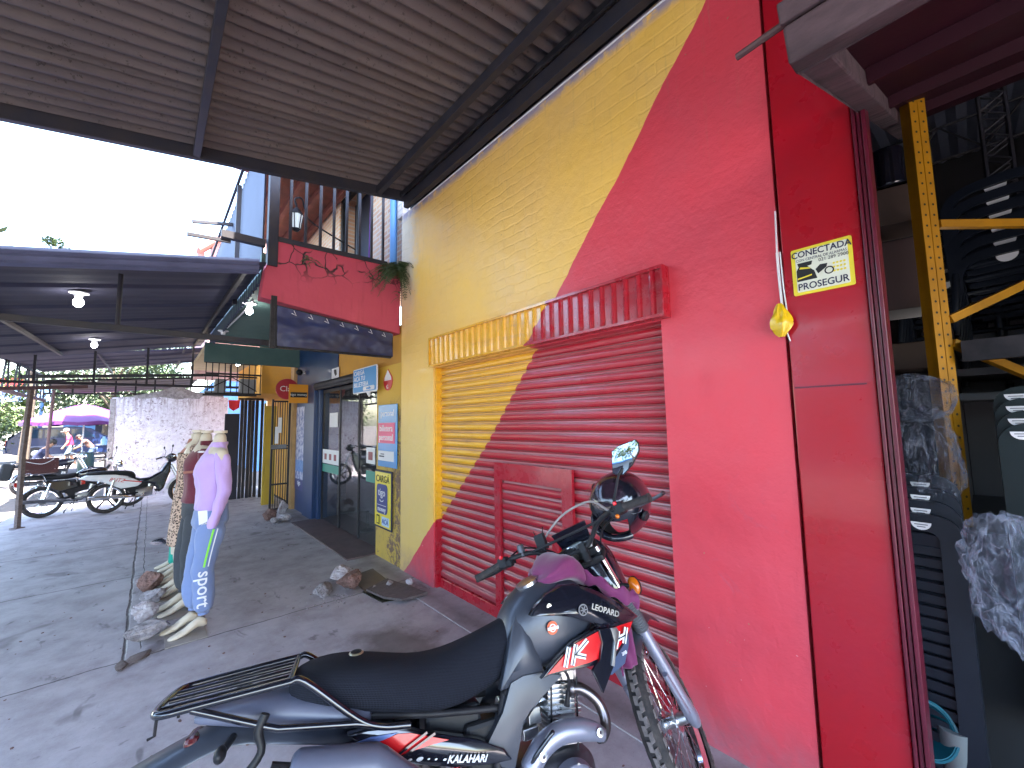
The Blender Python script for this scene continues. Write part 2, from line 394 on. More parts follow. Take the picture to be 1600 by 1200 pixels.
M['stoneg'] = mat('grey_stone', (.34, .31, .33), .92, 0, (12, .95), (34, 1.0, .018), col2=(.14, .115, .12))
M['stonew'] = mat('pale_marble_rubble', (.52, .49, .53), .8, 0, (11, .95), (28, 1.0, .016), col2=(.22, .16, .17))
M['stoneb'] = mat('brown_brick_rubble', (.25, .14, .12), .9, 0, (14, .95), (30, 1.0, .018), col2=(.08, .055, .05))
M['fern'] = mat('fern_green', (.045, .085, .03), .6, 0, (6, .8), None, col2=(.10, .10, .035))
M['leaf'] = mat('tree_leaf', (.03, .055, .02), .6, 0, (2, .9), None, col2=(.06, .09, .025))
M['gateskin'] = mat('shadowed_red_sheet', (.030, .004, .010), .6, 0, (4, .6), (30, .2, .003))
M['flash'] = mat('blue_zinc_flashing', (.10, .11, .20), .5, 0, (3, .5))  # lightened against the zinc sheet: edge highlight put into the colour
M['leafl'] = mat('bright_leaf', (.05, .09, .02), .6, 0, (2, .9), None, col2=(.09, .12, .03))
M['bark'] = mat('bark', (.10, .075, .055), .95, 0, (9, .8), (20, .8, .02))
M['wood'] = mat('weathered_wood', (.17, .13, .12), .85, 0, (4, .9), (20, .6, .006), col2=(.07, .055, .05), stretch=(1, 8, 8))
M['crate'] = mat('maroon_crate', (.085, .025, .03), .6, 0, (12, .5))
M['yelrack'] = mat('yellow_rack_paint', (.40, .18, .004), .45, .1, (7, .5), (20, .2, .002), .0, col2=(.20, .09, .006))
M['chair'] = mat('dark_resin', (.008, .011, .019), .42, 0, (5, .5), (60, .08, .001), col2=(.013, .017, .026))
M['chair2'] = mat('green_black_resin', (.009, .016, .018), .42, 0, (5, .5), (60, .08, .001))
M['label'] = mat('paper_label', (.72, .72, .75), .6)
M['inkd'] = mat('dark_ink', (.012, .012, .05), .6)
M['inkk'] = mat('black_ink', (.01, .01, .012), .6)
M['signyel'] = mat('sign_yellow', (.80, .66, .04), .4, 0, (8, .2), None, .2)
M['signpale'] = mat('sign_pale', (.72, .74, .62), .4, 0, (8, .4), None, .1, col2=(.62, .62, .5))
M['signblu'] = mat('sign_blue', (.03, .25, .62), .4, 0, (8, .2), None, .2)
M['signora'] = mat('sign_orange', (.72, .29, .01), .45)
M['signred'] = mat('sign_red', (.55, .02, .03), .4)
M['signcl'] = mat('sign_crimson', (.38, .012, .03), .4)
M['signpink'] = mat('sign_pink', (.72, .07, .20), .45)
M['navy'] = mat('navy_paint', (.008, .035, .12), .4, 0, (4, .5), (30, .2, .003), .15, col2=(.012, .05, .16))
M['dnavy'] = mat('navy_black_panel', (.006, .007, .028), .6, 0, (5, .5))
M['tealp'] = mat('green_paint', (.065, .13, .12), .75, 0, (3, .7), (20, .3, .005), col2=(.10, .17, .15))
M['yeldoor'] = mat('mustard_paint', (.46, .32, .03), .6, 0, (4, .5), col2=(.34, .24, .05))
M['orgwall'] = mat('orange_yellow_plaster', (.62, .31, .035), .75, 0, (3, .6), (18, .4, .008), col2=(.45, .23, .06), world=True)
M['tarp'] = mat('blue_tarpaulin', (.014, .024, .10), .5, 0, (1.6, .9), (5, .3, .02), .0, col2=(.028, .024, .03))
M['fibro'] = None
M['white_em'] = mat('lit_bulb', (1, 1, 1), .5, emit=((1, .98, .95), 6))
M['purpumb'] = mat('magenta_umbrella', (.13, .018, .16), .6, 0, (2, .4))
M['carblue'] = mat('dark_blue_car_paint', (.008, .020, .075), .3, .0, None, None, .4)
M['carglass'] = mat('tinted_glass', (.01, .03, .06), .04, 0, None, None, 1.0)
M['curtain'] = mat('dark_curtain', (.025, .02, .05), .9)
M['bluepaint'] = mat('sky_blue_paint', (.10, .26, .55), .6, 0, (3, .5))
M['clay'] = mat('red_clay', (.22, .06, .045), .8, 0, (5, .8), (20, .4, .01), col2=(.10, .035, .03))
def m_film(name, col, a0, a1):
    m = blank(name, .12); g = NG(m); P, X, Y, Z = g.pos(); lw = nn(g.t, 'ShaderNodeLayerWeight'); lw.inputs[0].default_value = .35
    g.p.inputs['Base Color'].default_value = (*col, 1); g.L(g.ma('ADD', g.ramp(lw.outputs[1], 0, 1, a0, a1), g.ramp(g.noise(P, 16, 5, .7, 1.5, mp=(1, 1, .5)), .48, .64, 0, .35)), g.p.inputs['Alpha'])
    g.L(g.bump(g.noise(P, 13, 5, .6, 2.0), 1.0, .03), g.p.inputs['Normal']); g.p.inputs['Specular IOR Level'].default_value = .9; return m
M['bagp'] = m_film('clear_plastic_film', (.30, .35, .48), .05, .5)
M['bagp2'] = m_film('cloudy_plastic_film', (.13, .15, .21), .08, .5)
M['cardb'] = mat('cardboard', (.045, .026, .02), .85, 0, (6, .5))
M['bucket'] = mat('teal_bucket', (.004, .09, .13), .4)
M['visor'] = mat('tinted_visor', (.10, .04, .07), .05, 0, alpha=.22, coat=1)

def m_floor():
    m = blank('worn_concrete_floor', .7); g = NG(m); P, X, Y, Z = g.pos()
    n1 = g.noise(P, .55, 8, .6); n2 = g.noise(P, 3.2, 9, .7); n3 = g.noise(P, 26, 5, .7)
    col = g.mix(g.ramp(n1, .3, .7), (.36, .325, .345), (.46, .425, .45))
    col = g.mix(g.ramp(n2, .42, .75, 0, .75), col, (.20, .165, .175))
    col = g.mix(g.ramp(n3, .5, .8, 0, .5), col, (.40, .38, .41))
    st = g.ramp(g.noise(P, 1.9, 3, .5, .6), .63, .70, 0, .55); col = g.mix(st, col, (.085, .068, .07))
    sm = g.ramp(g.noise(P, 4.5, 3, .6, .5, mp=(1.4, .6, 1)), .64, .70, 0, .6); col = g.mix(sm, col, (.09, .08, .085))
    gr = g.ramp(g.noise(P, 75, 3, .8), .62, .70, 0, .55); col = g.mix(gr, col, (.12, .10, .105)); gw = g.ramp(g.noise(P, 60, 3, .8), .68, .74, 0, .6); col = g.mix(gw, col, (.55, .52, .55))
    foot = g.ramp(g.noise(P, 11, 2, .5, .3, mp=(1, 2.2, 1)), .70, .74, 0, .45); col = g.mix(foot, col, (.12, .10, .105))
    pale = g.ramp(g.noise(P, 2.4, 4, .7, mp=(2.5, .8, 1)), .60, .75, 0, .5); col = g.mix(pale, col, (.46, .44, .49))
    # puddle stain before the shutter
    dx = g.ma('SUBTRACT', X, 1.45); dy = g.ma('SUBTRACT', Y, 3.0)
    r = g.ma('SQRT', g.ma('ADD', g.ma('MULTIPLY', dx, dx), g.ma('MULTIPLY', g.ma('MULTIPLY', dy, dy), .8)))
    r = g.ma('ADD', r, g.ma('MULTIPLY', g.noise(P, 4, 5), .5)); stn = g.ramp(r, .62, .45); col = g.mix(g.ma('MULTIPLY', stn, .7), col, (.075, .058, .055))
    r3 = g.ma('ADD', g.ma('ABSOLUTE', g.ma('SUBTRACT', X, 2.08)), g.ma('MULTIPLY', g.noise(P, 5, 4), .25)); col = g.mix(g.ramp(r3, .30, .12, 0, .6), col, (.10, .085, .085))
    def joint(c, at, w, lo=None, hi=None, other=None, wob=.04, sc=3):
        e = g.ma('ADD', g.ma('SUBTRACT', c, at), g.ma('MULTIPLY', g.ma('SUBTRACT', g.noise(P, sc, 5, .7), .5), wob))
        d = g.ramp(g.ma('ABSOLUTE', e), w, w*.35)
        if lo is not None: d = g.ma('MULTIPLY', d, g.ramp(other, lo-.02, lo+.02))
        if hi is not None: d = g.ma('MULTIPLY', d, g.ramp(other, hi+.02, hi-.02))
        return d
    js = [joint(X, -.07, .013, 4.15, None, Y, .05), joint(Y, 4.15, .010, None, None, None, .10, 1.3), joint(Y, 6.37, .011, None, .0, X, .05), joint(Y, 8.23, .011, None, -.05, X, .05),
          joint(Y, 7.3, .008, .0, None, X, .10), joint(Y, 10.3, .013, None, None, None, .05), joint(X, .02, .006, 4.3, None, Y, .06), joint(Y, 2.05, .006, None, .3, X, .25, 1.2), joint(Y, 9.3, .007, 0, None, X, .1)]
    j = js[0]
    for q_ in js[1:]: j = g.ma('MAXIMUM', j, q_)
    col = g.mix(g.ma('MULTIPLY', j, .85), col, (.035, .025, .028))
    g.L(col, g.p.inputs['Base Color'])
    g.L(g.ramp(n2, .3, .75, .42, .78), g.p.inputs['Roughness'])
    h = g.ma('SUBTRACT', g.ma('ADD', g.ma('MULTIPLY', n2, .5), g.ma('MULTIPLY', n3, .18)), g.ma('MULTIPLY', j, .9))
    g.L(g.bump(h, .55, .012), g.p.inputs['Normal']); return m
M['floor'] = m_floor()
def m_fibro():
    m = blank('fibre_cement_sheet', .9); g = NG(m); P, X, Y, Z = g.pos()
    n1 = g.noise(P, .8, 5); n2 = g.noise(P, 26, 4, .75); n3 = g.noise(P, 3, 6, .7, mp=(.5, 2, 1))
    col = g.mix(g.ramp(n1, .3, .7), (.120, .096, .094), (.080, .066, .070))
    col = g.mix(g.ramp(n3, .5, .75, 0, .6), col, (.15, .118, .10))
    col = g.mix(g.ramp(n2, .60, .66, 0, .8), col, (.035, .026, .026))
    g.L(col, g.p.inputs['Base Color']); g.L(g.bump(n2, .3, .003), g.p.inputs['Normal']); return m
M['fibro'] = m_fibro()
def m_zinc():
    m = blank('dark_zinc_sheet', .85); g = NG(m); P, X, Y, Z = g.pos(); g.p.inputs['Specular IOR Level'].default_value = .2
    col = g.mix(g.ramp(g.noise(P, 1.2, 6), .3, .7), (.040, .042, .075), (.060, .056, .085)); col = g.mix(g.ramp(g.noise(P, 9, 6, .8), .6, .75, 0, .5), col, (.04, .03, .03))
    g.L(col, g.p.inputs['Base Color']); return m
M['zinc'] = m_zinc()
M['zincside'] = mat('blue_grey_sheet', (.035, .045, .085), .5, .0, (3, .5), None, col2=(.025, .03, .06))
def m_oldwhite():
    m = blank('peeling_whitewash', .9); g = NG(m); P, X, Y, Z = g.pos()
    v = g.noise(P, 9, 8, .75, 1.2); v2 = g.noise(P, 2.0, 6, .6)
    col = g.mix(g.ramp(v, .40, .62), (.72, .70, .76), (.58, .53, .62)); bl = g.ma('MULTIPLY', g.ramp(g.noise(P, 16, 7, .8), .54, .60, 0, .9), g.ramp(v2, .40, .58)); col = g.mix(bl, col, (.13, .09, .10))
    col = g.mix(g.ma('MULTIPLY', g.ramp(g.noise(P, 4, 7, .8, .8), .56, .60), .5), col, (.34, .26, .30))
    col = g.mix(g.ma('MULTIPLY', g.ramp(Z, 1.6, 2.5), g.ramp(g.noise(P, 3, 6, .8, mp=(6, 6, .6)), .45, .65, 0, .85)), col, (.17, .11, .11))
    col = g.mix(g.ramp(X, .6, 1.5, 0, .35), col, (.70, .50, .55))
    g.L(col, g.p.inputs['Base Color']); g.L(g.bump(v, .7, .02), g.p.inputs['Normal']); return m
M['oldwhite'] = m_oldwhite()
def m_peel():
    m = blank('peeling_yellow_paint', .65); g = NG(m); P, X, Y, Z = g.pos()
    e = g.ramp(Y, 4.95, 4.52); v = g.noise(P, 7, 9, .8, .8); v3 = g.noise(P, 30, 5, .8)
    col = g.mix(g.ramp(g.noise(P, 3, 6), .3, .7), (.60, .40, .055), (.48, .33, .08))
    f = g.ramp(g.ma('ADD', v, g.ma('MULTIPLY', e, .10)), .575, .60); col = g.mix(f, col, (.17, .10, .07))
    f2 = g.ramp(g.ma('ADD', v3, g.ma('MULTIPLY', e, .08)), .62, .65); col = g.mix(g.ma('MULTIPLY', f2, .8), col, (.30, .20, .13))
    low = g.ma('MULTIPLY', g.ramp(Z, 2.0, 1.7), 1.0)
    col2 = g.mix(low, (.66, .40, .05), col)
    g.L(col2, g.p.inputs['Base Color']); g.L(g.bump(v, .6, .01), g.p.inputs['Normal']); return m
M['peel'] = m_peel()
def m_bricks(name, c1, c2, mortar, sc=1.0, axes='YZ'):
    m = blank(name, .85); g = NG(m); P, X, Y, Z = g.pos(); cb = nn(g.t, 'ShaderNodeCombineXYZ'); g.L({'Y': Y, 'X': X}[axes[0]], cb.inputs[0]); g.L(Z, cb.inputs[1])
    bt = nn(g.t, 'ShaderNodeTexBrick'); g.L(cb.outputs[0], bt.inputs[0]); bt.inputs['Scale'].default_value = 1; bt.inputs['Brick Width'].default_value = .25*sc; bt.inputs['Row Height'].default_value = .07*sc; bt.inputs['Mortar Size'].default_value = .012*sc
    bt.inputs['Color1'].default_value = (*c1, 1); bt.inputs['Color2'].default_value = (*c2, 1); bt.inputs['Mortar'].default_value = (*mortar, 1)
    col = g.mix(g.ramp(g.noise(P, 9, 5), .5, .8, 0, .5), bt.outputs[0], (.6, .4, .33)); g.L(col, g.p.inputs['Base Color'])
    g.L(g.bump(g.ma('SUBTRACT', 1.0, bt.outputs['Fac']), .7, .012), g.p.inputs['Normal']); return m
M['bricks'] = m_bricks('face_brick', (.50, .27, .19), (.62, .40, .28), (.55, .47, .42))
def m_redslab():
    m = blank('cracked_red_plaster', .6); g = NG(m); P, X, Y, Z = g.pos()
    col = g.mix(g.ramp(g.noise(P, 2, 6), .3, .7), (.40, .04, .08), (.46, .06, .10))
    wp = nn(g.t, 'ShaderNodeVectorMath', operation='ADD'); ns = nn(g.t, 'ShaderNodeTexNoise'); ns.inputs['Scale'].default_value = 5; g.L(P, ns.inputs[0])
    sc_ = nn(g.t, 'ShaderNodeVectorMath', operation='SCALE'); sc_.inputs[3].default_value = .25; g.L(ns.outputs[1], sc_.inputs[0]); g.L(P, wp.inputs[0]); g.L(sc_.outputs[0], wp.inputs[1])
    v = nn(g.t, 'ShaderNodeTexVoronoi', feature='DISTANCE_TO_EDGE'); v.inputs['Scale'].default_value = 5; g.L(wp.outputs[0], v.inputs['Vector'])
    msk = g.ma('MULTIPLY', g.ramp(g.ma('ADD', Z, g.ma('MULTIPLY', X, -.08)), 3.02, 3.2), g.ramp(g.noise(P, 3, 3), .42, .5))
    cr = g.ma('MULTIPLY', g.ramp(v.outputs[0], .045, .02), msk); col = g.mix(cr, col, (.02, .008, .01))
    drip = g.ramp(g.noise(P, 6, 4, .6, mp=(4, 4, .35)), .55, .8, 0, .5); col = g.mix(drip, col, (.22, .02, .04))
    g.L(col, g.p.inputs['Base Color']); g.L(g.bump(g.ma('SUBTRACT', g.noise(P, 9, 6), cr), .5, .01), g.p.inputs['Normal']); return m
M['redslab'] = m_redslab()
def m_leopard():
    m = blank('leopard_print', .8); g = NG(m); P, X, Y, Z = g.opos()
    v = nn(g.t, 'ShaderNodeTexVoronoi'); v.inputs['Scale'].default_value = 52; g.L(P, v.inputs['Vector'])
    d = v.outputs[0]; ring = g.ma('MULTIPLY', g.ramp(d, .50, .44), g.ramp(g.ma('ADD', d, g.ma('MULTIPLY', g.noise(P, 60, 2), .2)), .26, .32)); col = g.mix(ring, (.52, .36, .27), (.03, .015, .012)); g.L(col, g.p.inputs['Base Color']); return m
M['leopard'] = m_leopard()
def m_seat():
    m = blank('honeycomb_mesh_seat', .85); g = NG(m); P, X, Y, Z = g.opos()
    g.p.inputs['Base Color'].default_value = (.012, .014, .022, 1)
    k = 2*math.pi/.0078
    a_ = g.ma('SINE', g.ma('MULTIPLY', g.ma('ADD', X, g.ma('MULTIPLY', Z, .6)), k)); b_ = g.ma('SINE', g.ma('MULTIPLY', g.ma('SUBTRACT', g.ma('ADD', Z, g.ma('MULTIPLY', Y, .9)), g.ma('MULTIPLY', X, .6)), k))
    h = g.ramp(g.ma('MULTIPLY', a_, b_), -.6, .6)
    nb = g.bump(h, .8, .002); g.L(nb, g.p.inputs['Normal'])
    h = g.ma('MAXIMUM', h, 0.0); h = g.ma('MULTIPLY', h, g.ramp(g.ma('SUBTRACT', Z, g.ma('MULTIPLY', g.ma('ABSOLUTE', Y), -.5)), .915, .885, .25, 1.0)); g.L(g.mix(h, (.003, .004, .007), (.016, .019, .034)), g.p.inputs['Base Color']); g.p.inputs['Specular IOR Level'].default_value = .25; return m
M['seat'] = m_seat()
for k_ in ('chair', 'chair2', 'blkplas', 'rubber', 'gateskin', 'black', 'steelblk'): M[k_].node_tree.nodes['Principled BSDF'].inputs['Specular IOR Level'].default_value = .22
def m_ground():
    m = blank('street_ground', .9); g = NG(m); P, X, Y, Z = g.pos()
    col = g.mix(g.ramp(g.noise(P, .25, 6), .35, .65), (.13, .11, .10), (.09, .08, .08)); col = g.mix(g.ramp(g.noise(P, 6, 8, .8), .45, .7, 0, .7), col, (.06, .05, .045))
    g.L(col, g.p.inputs['Base Color']); g.L(g.bump(g.noise(P, 9, 8, .8), .7, .03), g.p.inputs['Normal']); return m
M['ground'] = m_ground()
M['asphalt'] = mat('asphalt', (.05, .06, .062), .9, 0, (3, .6), (60, .5, .005), col2=(.09, .085, .08), world=True)
def m_poster():
    m = blank('printed_poster', .4); g = NG(m); P, X, Y, Z = g.pos()
    v = nn(g.t, 'ShaderNodeTexVoronoi'); v.inputs['Scale'].default_value = 9; g.L(P, v.inputs['Vector'])
    col = g.mix(g.ramp(g.noise(P, 11, 4), .4, .6), (.10, .14, .36), (.58, .58, .70)); col = g.mix(g.ramp(v.outputs[0], .25, .22), col, (.62, .62, .70))
    col = g.mix(g.ramp(Z, .62, .60), col, (.03, .04, .16)); b = g.ma('MULTIPLY', g.ramp(Z, .98, .96), g.ramp(Z, .74, .76)); col = g.mix(g.ma('MULTIPLY', b, .75), col, (.05, .22, .55)); g.L(col, g.p.inputs['Base Color']); return m
M['poster'] = m_poster()
# ------------------------------------------------------------ ground
b = B(); b.bb((-150, -60, -.60), (60, 260, -.10)); structure(b.obj('ground', M['ground']))
b = B(); b.bb((-1.95, -5, -.4), (2.26, 13.45, 0)); structure(b.obj('sidewalk', M['floor'], bevel=.012))
b = B(); b.bb((-9.5, -60, -.3), (-4.2, 260, -.093)); structure(b.obj('road', M['asphalt']))
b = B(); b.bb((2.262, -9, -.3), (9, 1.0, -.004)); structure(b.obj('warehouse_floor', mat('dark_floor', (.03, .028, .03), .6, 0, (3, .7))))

# ------------------------------------------------------------ the red and yellow building
YL, YR, ZT = 3.745, 1.185, 2.215
bld = thing('painted_building', 'brick shop front painted yellow and red along a slanting line, with roller shutter', 'building', (2.2, 2.5, 0))
b = B(); b.bb((2.2, YL, -.1), (2.5, 4.48, ZT)); b.bb((2.2, .575, -.1), (2.5, YR, ZT)); b.bb((2.2, .575, ZT), (2.5, 4.48, 4.17))
b.obj('wall', M['wall'], bld)
# shutter slats
def slats(y0, y1, z0, z1, x, pitch=.0815):
    b = B(); n = round((z1-z0)/pitch); pitch = (z1-z0)/n; prof = []
    for i in range(n):
        z = z0+i*pitch
        prof += [(0, z), (.0, z+.006), (-.012, z+.012), (-.018, z+.026), (-.018, z+.044), (-.012, z+.058), (-.001, z+.064), (.002, z+.074)]
    prof.append((0, z1))
    ys = [y0, y1]
    vs = [(x+dx, y, z) for y in ys for dx, z in prof]; k = len(prof)
    b.add(vs, [(i, i+1, k+i+1, k+i) for i in range(k-1)])
    b.bb((x+.012, y0, z0), (x+.03, y1, z1)); return b
sh = slats(YR-.04, YL+.0, .10, 2.30, 2.285).obj('roller_shutter', M['slats'], bld, smooth=30)
b = B(); b.bb((2.255, YR, -.05), (2.30, YL, .10)); b.obj('bottom_rail', M['shutter'], sh, bevel=.004)
b = B(); b.bb((2.215, YL-.028, 0), (2.30, YL-.002, 2.3)); b.obj('guide_rail', M['shutter'], sh)
# wicket door in the shutter: raised flat frame + slatted leaf
zt, zb, ya, yb_ = 1.30, .02, 1.93, 2.80
wk = B()
wk.bb((2.235, yb_-.075, zb), (2.262, yb_, zt)); wk.bb((2.235, ya, zb), (2.262, ya+.10, zt)); wk.bb((2.235, ya+.10, zt-.14), (2.262, yb_-.075, zt))
wko = wk.obj('wicket_frame', M['shutter'], bld, bevel=.003)
b = slats(ya+.11, yb_-.085, .03, zt-.15, 2.272, .0815); b.obj('wicket_door', M['slats'], bld, smooth=30)
b = B(); b.bb((2.215, ya+.12, .66), (2.25, ya+.19, .80)); b.obj('lock_plate', M['glossred'], wko, bevel=.004)
# shutter hood with upright ribs
b = B(); hy0, hy1, hz0, hz1 = 1.135, 3.705, 2.222, 2.512; n = 29; pit = (hy1-hy0)/n; pr = []
for i in range(n):
    y = hy0+i*pit; pr += [(2.150, y), (2.150, y+pit*.52), (2.138, y+pit*.60), (2.132, y+pit*.76), (2.138, y+pit*.90), (2.150, y+pit*.97)]
pr.append((2.150, hy1)); k = len(pr)
b.add([(x, y, z) for z in (hz0+.016, hz1-.014) for x, y in pr], [(i, i+1, k+i+1, k+i) for i in range(k-1)])
b.bb((2.152, hy0, hz0+.01), (2.199, hy1, hz1-.01))
b.bb((2.122, hy0-.012, hz1-.014), (2.199, hy1+.012, hz1+.004)); b.bb((2.122, hy0-.012, hz0-.002), (2.199, hy1+.012, hz0+.015))
b.bb((2.122, hy1, hz0+.015), (2.199, hy1+.012, hz1-.014)); b.bb((2.122, hy0-.012, hz0+.015), (2.199, hy0, hz1-.014))
b.obj('shutter_hood', M['shutter'], bld)
b = B(); b.bb((1.96, 1.25, -.02), (2.255, 3.74, .008)); b.obj('threshold', M['floor'], bld)

# ------------------------------------------------------------ red steel pillar, gate post and tilted gate of the warehouse
wh = thing('steel_gate_pillar', 'glossy red steel pillar between the pink-red wall and the open warehouse', 'pillar', (2.2, .42, 0))
b = B(); b.bb((2.188, .272, -.1), (2.55, .560, 5.0)); b.obj('pillar', M['glossred'], wh, bevel=.006)
b = B(); b.bb((2.35, .560, 0), (2.5, .5745, 5)); b.obj('gap_filler', M['black'], wh)
b = B(); b.bb((2.172, .256, 0), (2.30, .268, 4.4)); b.bb((2.178, .240, 0), (2.30, .253, 4.4)); b.bb((2.170, .222, 0), (2.28, .237, 4.4)); b.obj('door_frame', M['darkred'], wh, bevel=.003)
b = B(); b.bb((2.184, .30, 1.772), (2.1875, .55, 1.779)); b.obj('weld_seam', M['darkred'], wh)

gt = thing('overhead_gate', 'worn red steel gate tilted up over the warehouse doorway', 'gate', (2.2, .25, 2.9))
P0 = Vector((1.135, 0, 2.505)); P1 = Vector((4.0, 0, 3.63)); d_ = (P1-P0).normalized(); n_ = Vector((-d_.z, 0, d_.x))
def slope(a, y, h): p = P0+d_*a+n_*h; return Vector((p.x, y, p.z))
b = B()
y0, y1 = .245, -3.2
for a0, a1, ya_, yb2, h0, h1 in [(0, .10, y0, y1, 0, .085), (.10, 3.0, y0, y0-.07, 0, .07), (.10, 3.0, -1.45, -1.52, 0, .07), (.10, 3.0, -.62, -.66, .01, .06)]:
    c = [slope(a, y, h) for a in (a0, a1) for y in (ya_, yb2) for h in (h0, h1)]
    b.add(c, [(0, 1, 3, 2), (4, 6, 7, 5), (0, 4, 5, 1), (2, 3, 7, 6), (0, 2, 6, 4), (1, 5, 7, 3)])
b.obj('gate_frame', M['grimy'], gt, bevel=.006)
b = B(); c = [slope(a, y, h) for a in (-.012, .05) for y in (y0+.002, y1) for h in (.088, .135)]
b.add(c, [(0, 1, 3, 2), (4, 6, 7, 5), (0, 4, 5, 1), (2, 3, 7, 6), (0, 2, 6, 4), (1, 5, 7, 3)]); b.obj('top_rail', M['grimy'], gt, bevel=.004)
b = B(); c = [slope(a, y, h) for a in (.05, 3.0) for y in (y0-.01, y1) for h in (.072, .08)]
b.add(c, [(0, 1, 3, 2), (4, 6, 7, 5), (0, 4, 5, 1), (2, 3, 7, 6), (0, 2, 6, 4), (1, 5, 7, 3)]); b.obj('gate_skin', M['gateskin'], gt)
b = B()
for a in (.75, 1.5, 2.2):
    c = [slope(aa, y, h) for aa in (a, a+.05) for y in (y0-.072, y1) for h in (.02, .07)]
    b.add(c, [(0, 1, 3, 2), (4, 6, 7, 5), (0, 4, 5, 1), (2, 3, 7, 6), (0, 2, 6, 4), (1, 5, 7, 3)])
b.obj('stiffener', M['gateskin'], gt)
b = B(); b.tube([slope(.03, .24, .10), slope(.05, .36, .10)], .009, 8); b.obj('bolt', M['rust'], gt)

# warehouse shell behind the gate
ws = thing('warehouse', 'dark steel warehouse with a grey tin roof behind the open gate', 'building', (5, -3, 0))
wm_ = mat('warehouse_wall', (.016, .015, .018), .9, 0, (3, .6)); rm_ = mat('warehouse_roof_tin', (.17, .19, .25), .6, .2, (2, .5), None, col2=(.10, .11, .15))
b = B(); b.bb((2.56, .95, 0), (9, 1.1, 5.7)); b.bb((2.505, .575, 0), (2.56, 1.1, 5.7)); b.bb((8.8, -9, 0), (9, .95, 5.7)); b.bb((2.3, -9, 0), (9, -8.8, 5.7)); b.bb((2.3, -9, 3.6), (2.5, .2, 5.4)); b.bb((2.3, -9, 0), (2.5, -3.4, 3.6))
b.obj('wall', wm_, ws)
b = B(); vs = []; N = 120
for i in range(N+1):
    y = 1.2-10.2*i/N; z = 4.55+.02*math.cos(i*math.pi)
    vs += [(2.3, y, z-.1), (9, y, z+.9)]
b.add(vs, [(2*i, 2*i+1, 2*i+3, 2*i+2) for i in range(N)]); b.obj('roof', rm_, ws)
def lattice(b, p, q, h, n, r=.009, lr=.012, up=(0, 0, 1), w=.0):
    p, q, up = Vector(p), Vector(q), Vector(up)
    b.tube([p, q], lr, 6); b.tube([p+up*h, q+up*h], lr, 6)
    for i in range(n):
        a = p.lerp(q, i/n); c = p.lerp(q, (i+.5)/n)+up*h; e = p.lerp(q, (i+1)/n)
        b.tube([a, c], r, 5); b.tube([c, e], r, 5)
tr = B(); lattice(tr, (4.2, .9, 4.0), (4.2, -8, 4.0), .34, 16); lattice(tr, (5.8, .9, 4.15), (5.8, -8, 4.15), .34, 16); lattice(tr, (3.2, .9, 3.85), (3.2, -8, 3.85), .30, 18); tr.obj('roof_truss', M['black'], ws)
cb = B(); cq = onx(1540, 250, 5.0); lattice(cb, (5, cq.y, 0), (5, cq.y, 4.85), .14, 26, .008, .012, up=(0, -1, 0)); lattice(cb, (5.12, cq.y, 0), (5.12, cq.y, 4.85), .14, 26, .008, .012, up=(0, -1, 0)); cb.obj('lattice_column', M['steelblk'], ws)

# ------------------------------------------------------------ canopy above the pavement (nearest)
CANX0 = -4.2
def corr_roof(x0, x1, ya, yb, zf, pitch, amp, seg=6):
    b = B(); n = int((yb-ya)/pitch*seg); vs = []
    for i in range(n+1):
        y = ya+(yb-ya)*i/n; dz = amp*math.cos(2*math.pi*(y-ya)/pitch)
        vs += [(x0, y, zf(x0)+dz), (x1, y, zf(x1)+dz)]
    b.add(vs, [(2*i, 2*i+2, 2*i+3, 2*i+1) for i in range(n)]); return b
zc = lambda x: 3.93+.158*x
c1 = thing('pavement_canopy', 'fibre cement canopy on dark steel beams over the pavement, fixed along the yellow wall', 'canopy', (2.2, 0, 4.1))
sheets = []
ys = [4.24, 3.41]
while ys[-1] > -4: ys.append(ys[-1]-.77)
for i in range(len(ys)-1):
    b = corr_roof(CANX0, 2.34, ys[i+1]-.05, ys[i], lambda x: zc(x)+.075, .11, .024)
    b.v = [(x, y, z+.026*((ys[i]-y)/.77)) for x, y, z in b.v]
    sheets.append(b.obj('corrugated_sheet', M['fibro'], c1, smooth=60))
b = B(); b.bb((CANX0, -4.1, 4.0), (2.3, 4.30, 4.0))
def xbeam(b, y, w, h, z0=0, x0=CANX0, x1=2.2):
    vs = []
    for x in (x0, x1):
        for dy in (-w/2, w/2):
            for dz in (0, h): vs.append((x, y+dy, zc(x)+z0+dz))
    b.add(vs, [(0, 1, 3, 2), (4, 6, 7, 5), (0, 4, 5, 1), (2, 3, 7, 6), (0, 2, 6, 4), (1, 5, 7, 3)])
b = B(); xbeam(b, 4.23, .05, .115, -.045); b.obj('edge_beam', M['steelblk'], c1, bevel=.003)
for yy in (-1.2, -4.0):
    b = B(); xbeam(b, yy, .05, .10, -.045); b.obj('edge_beam', M['steelblk'], c1)
def ybeam(x, w, h, z, ya=-4.1, yb=4.22, name='purlin', m='steelblk', par=None):
    b = B(); b.bb((x-w/2, ya, z), (x+w/2, yb, z+h)); return b.obj(name, M[m], par or c1, bevel=.003)
ybeam(1.78, .055, .085, zc(1.78)-.04); ybeam(.19, .05, .085, zc(.19)-.04); ybeam(-2.0, .05, .085, zc(-2.0)-.04); ybeam(-4.1, .05, .085, zc(-4.1)-.04)
ybeam(2.115, .06, .13, 4.13, name='wall_beam'); ybeam(2.045, .02, .05, 4.235, name='wall_beam', m='black')
b = B(); b.bb((2.21, -4, 4.172), (2.40, 4.3, 4.46)); b.obj('closing_board', M['black'], c1)
b = B(); b.tube([(2.19, -4, 4.13), (2.19, 1.5, 4.135), (2.185, 2.9, 4.14), (2.19, 4.2, 4.15)], .007, 6); b.obj('cable', M['label'], c1)
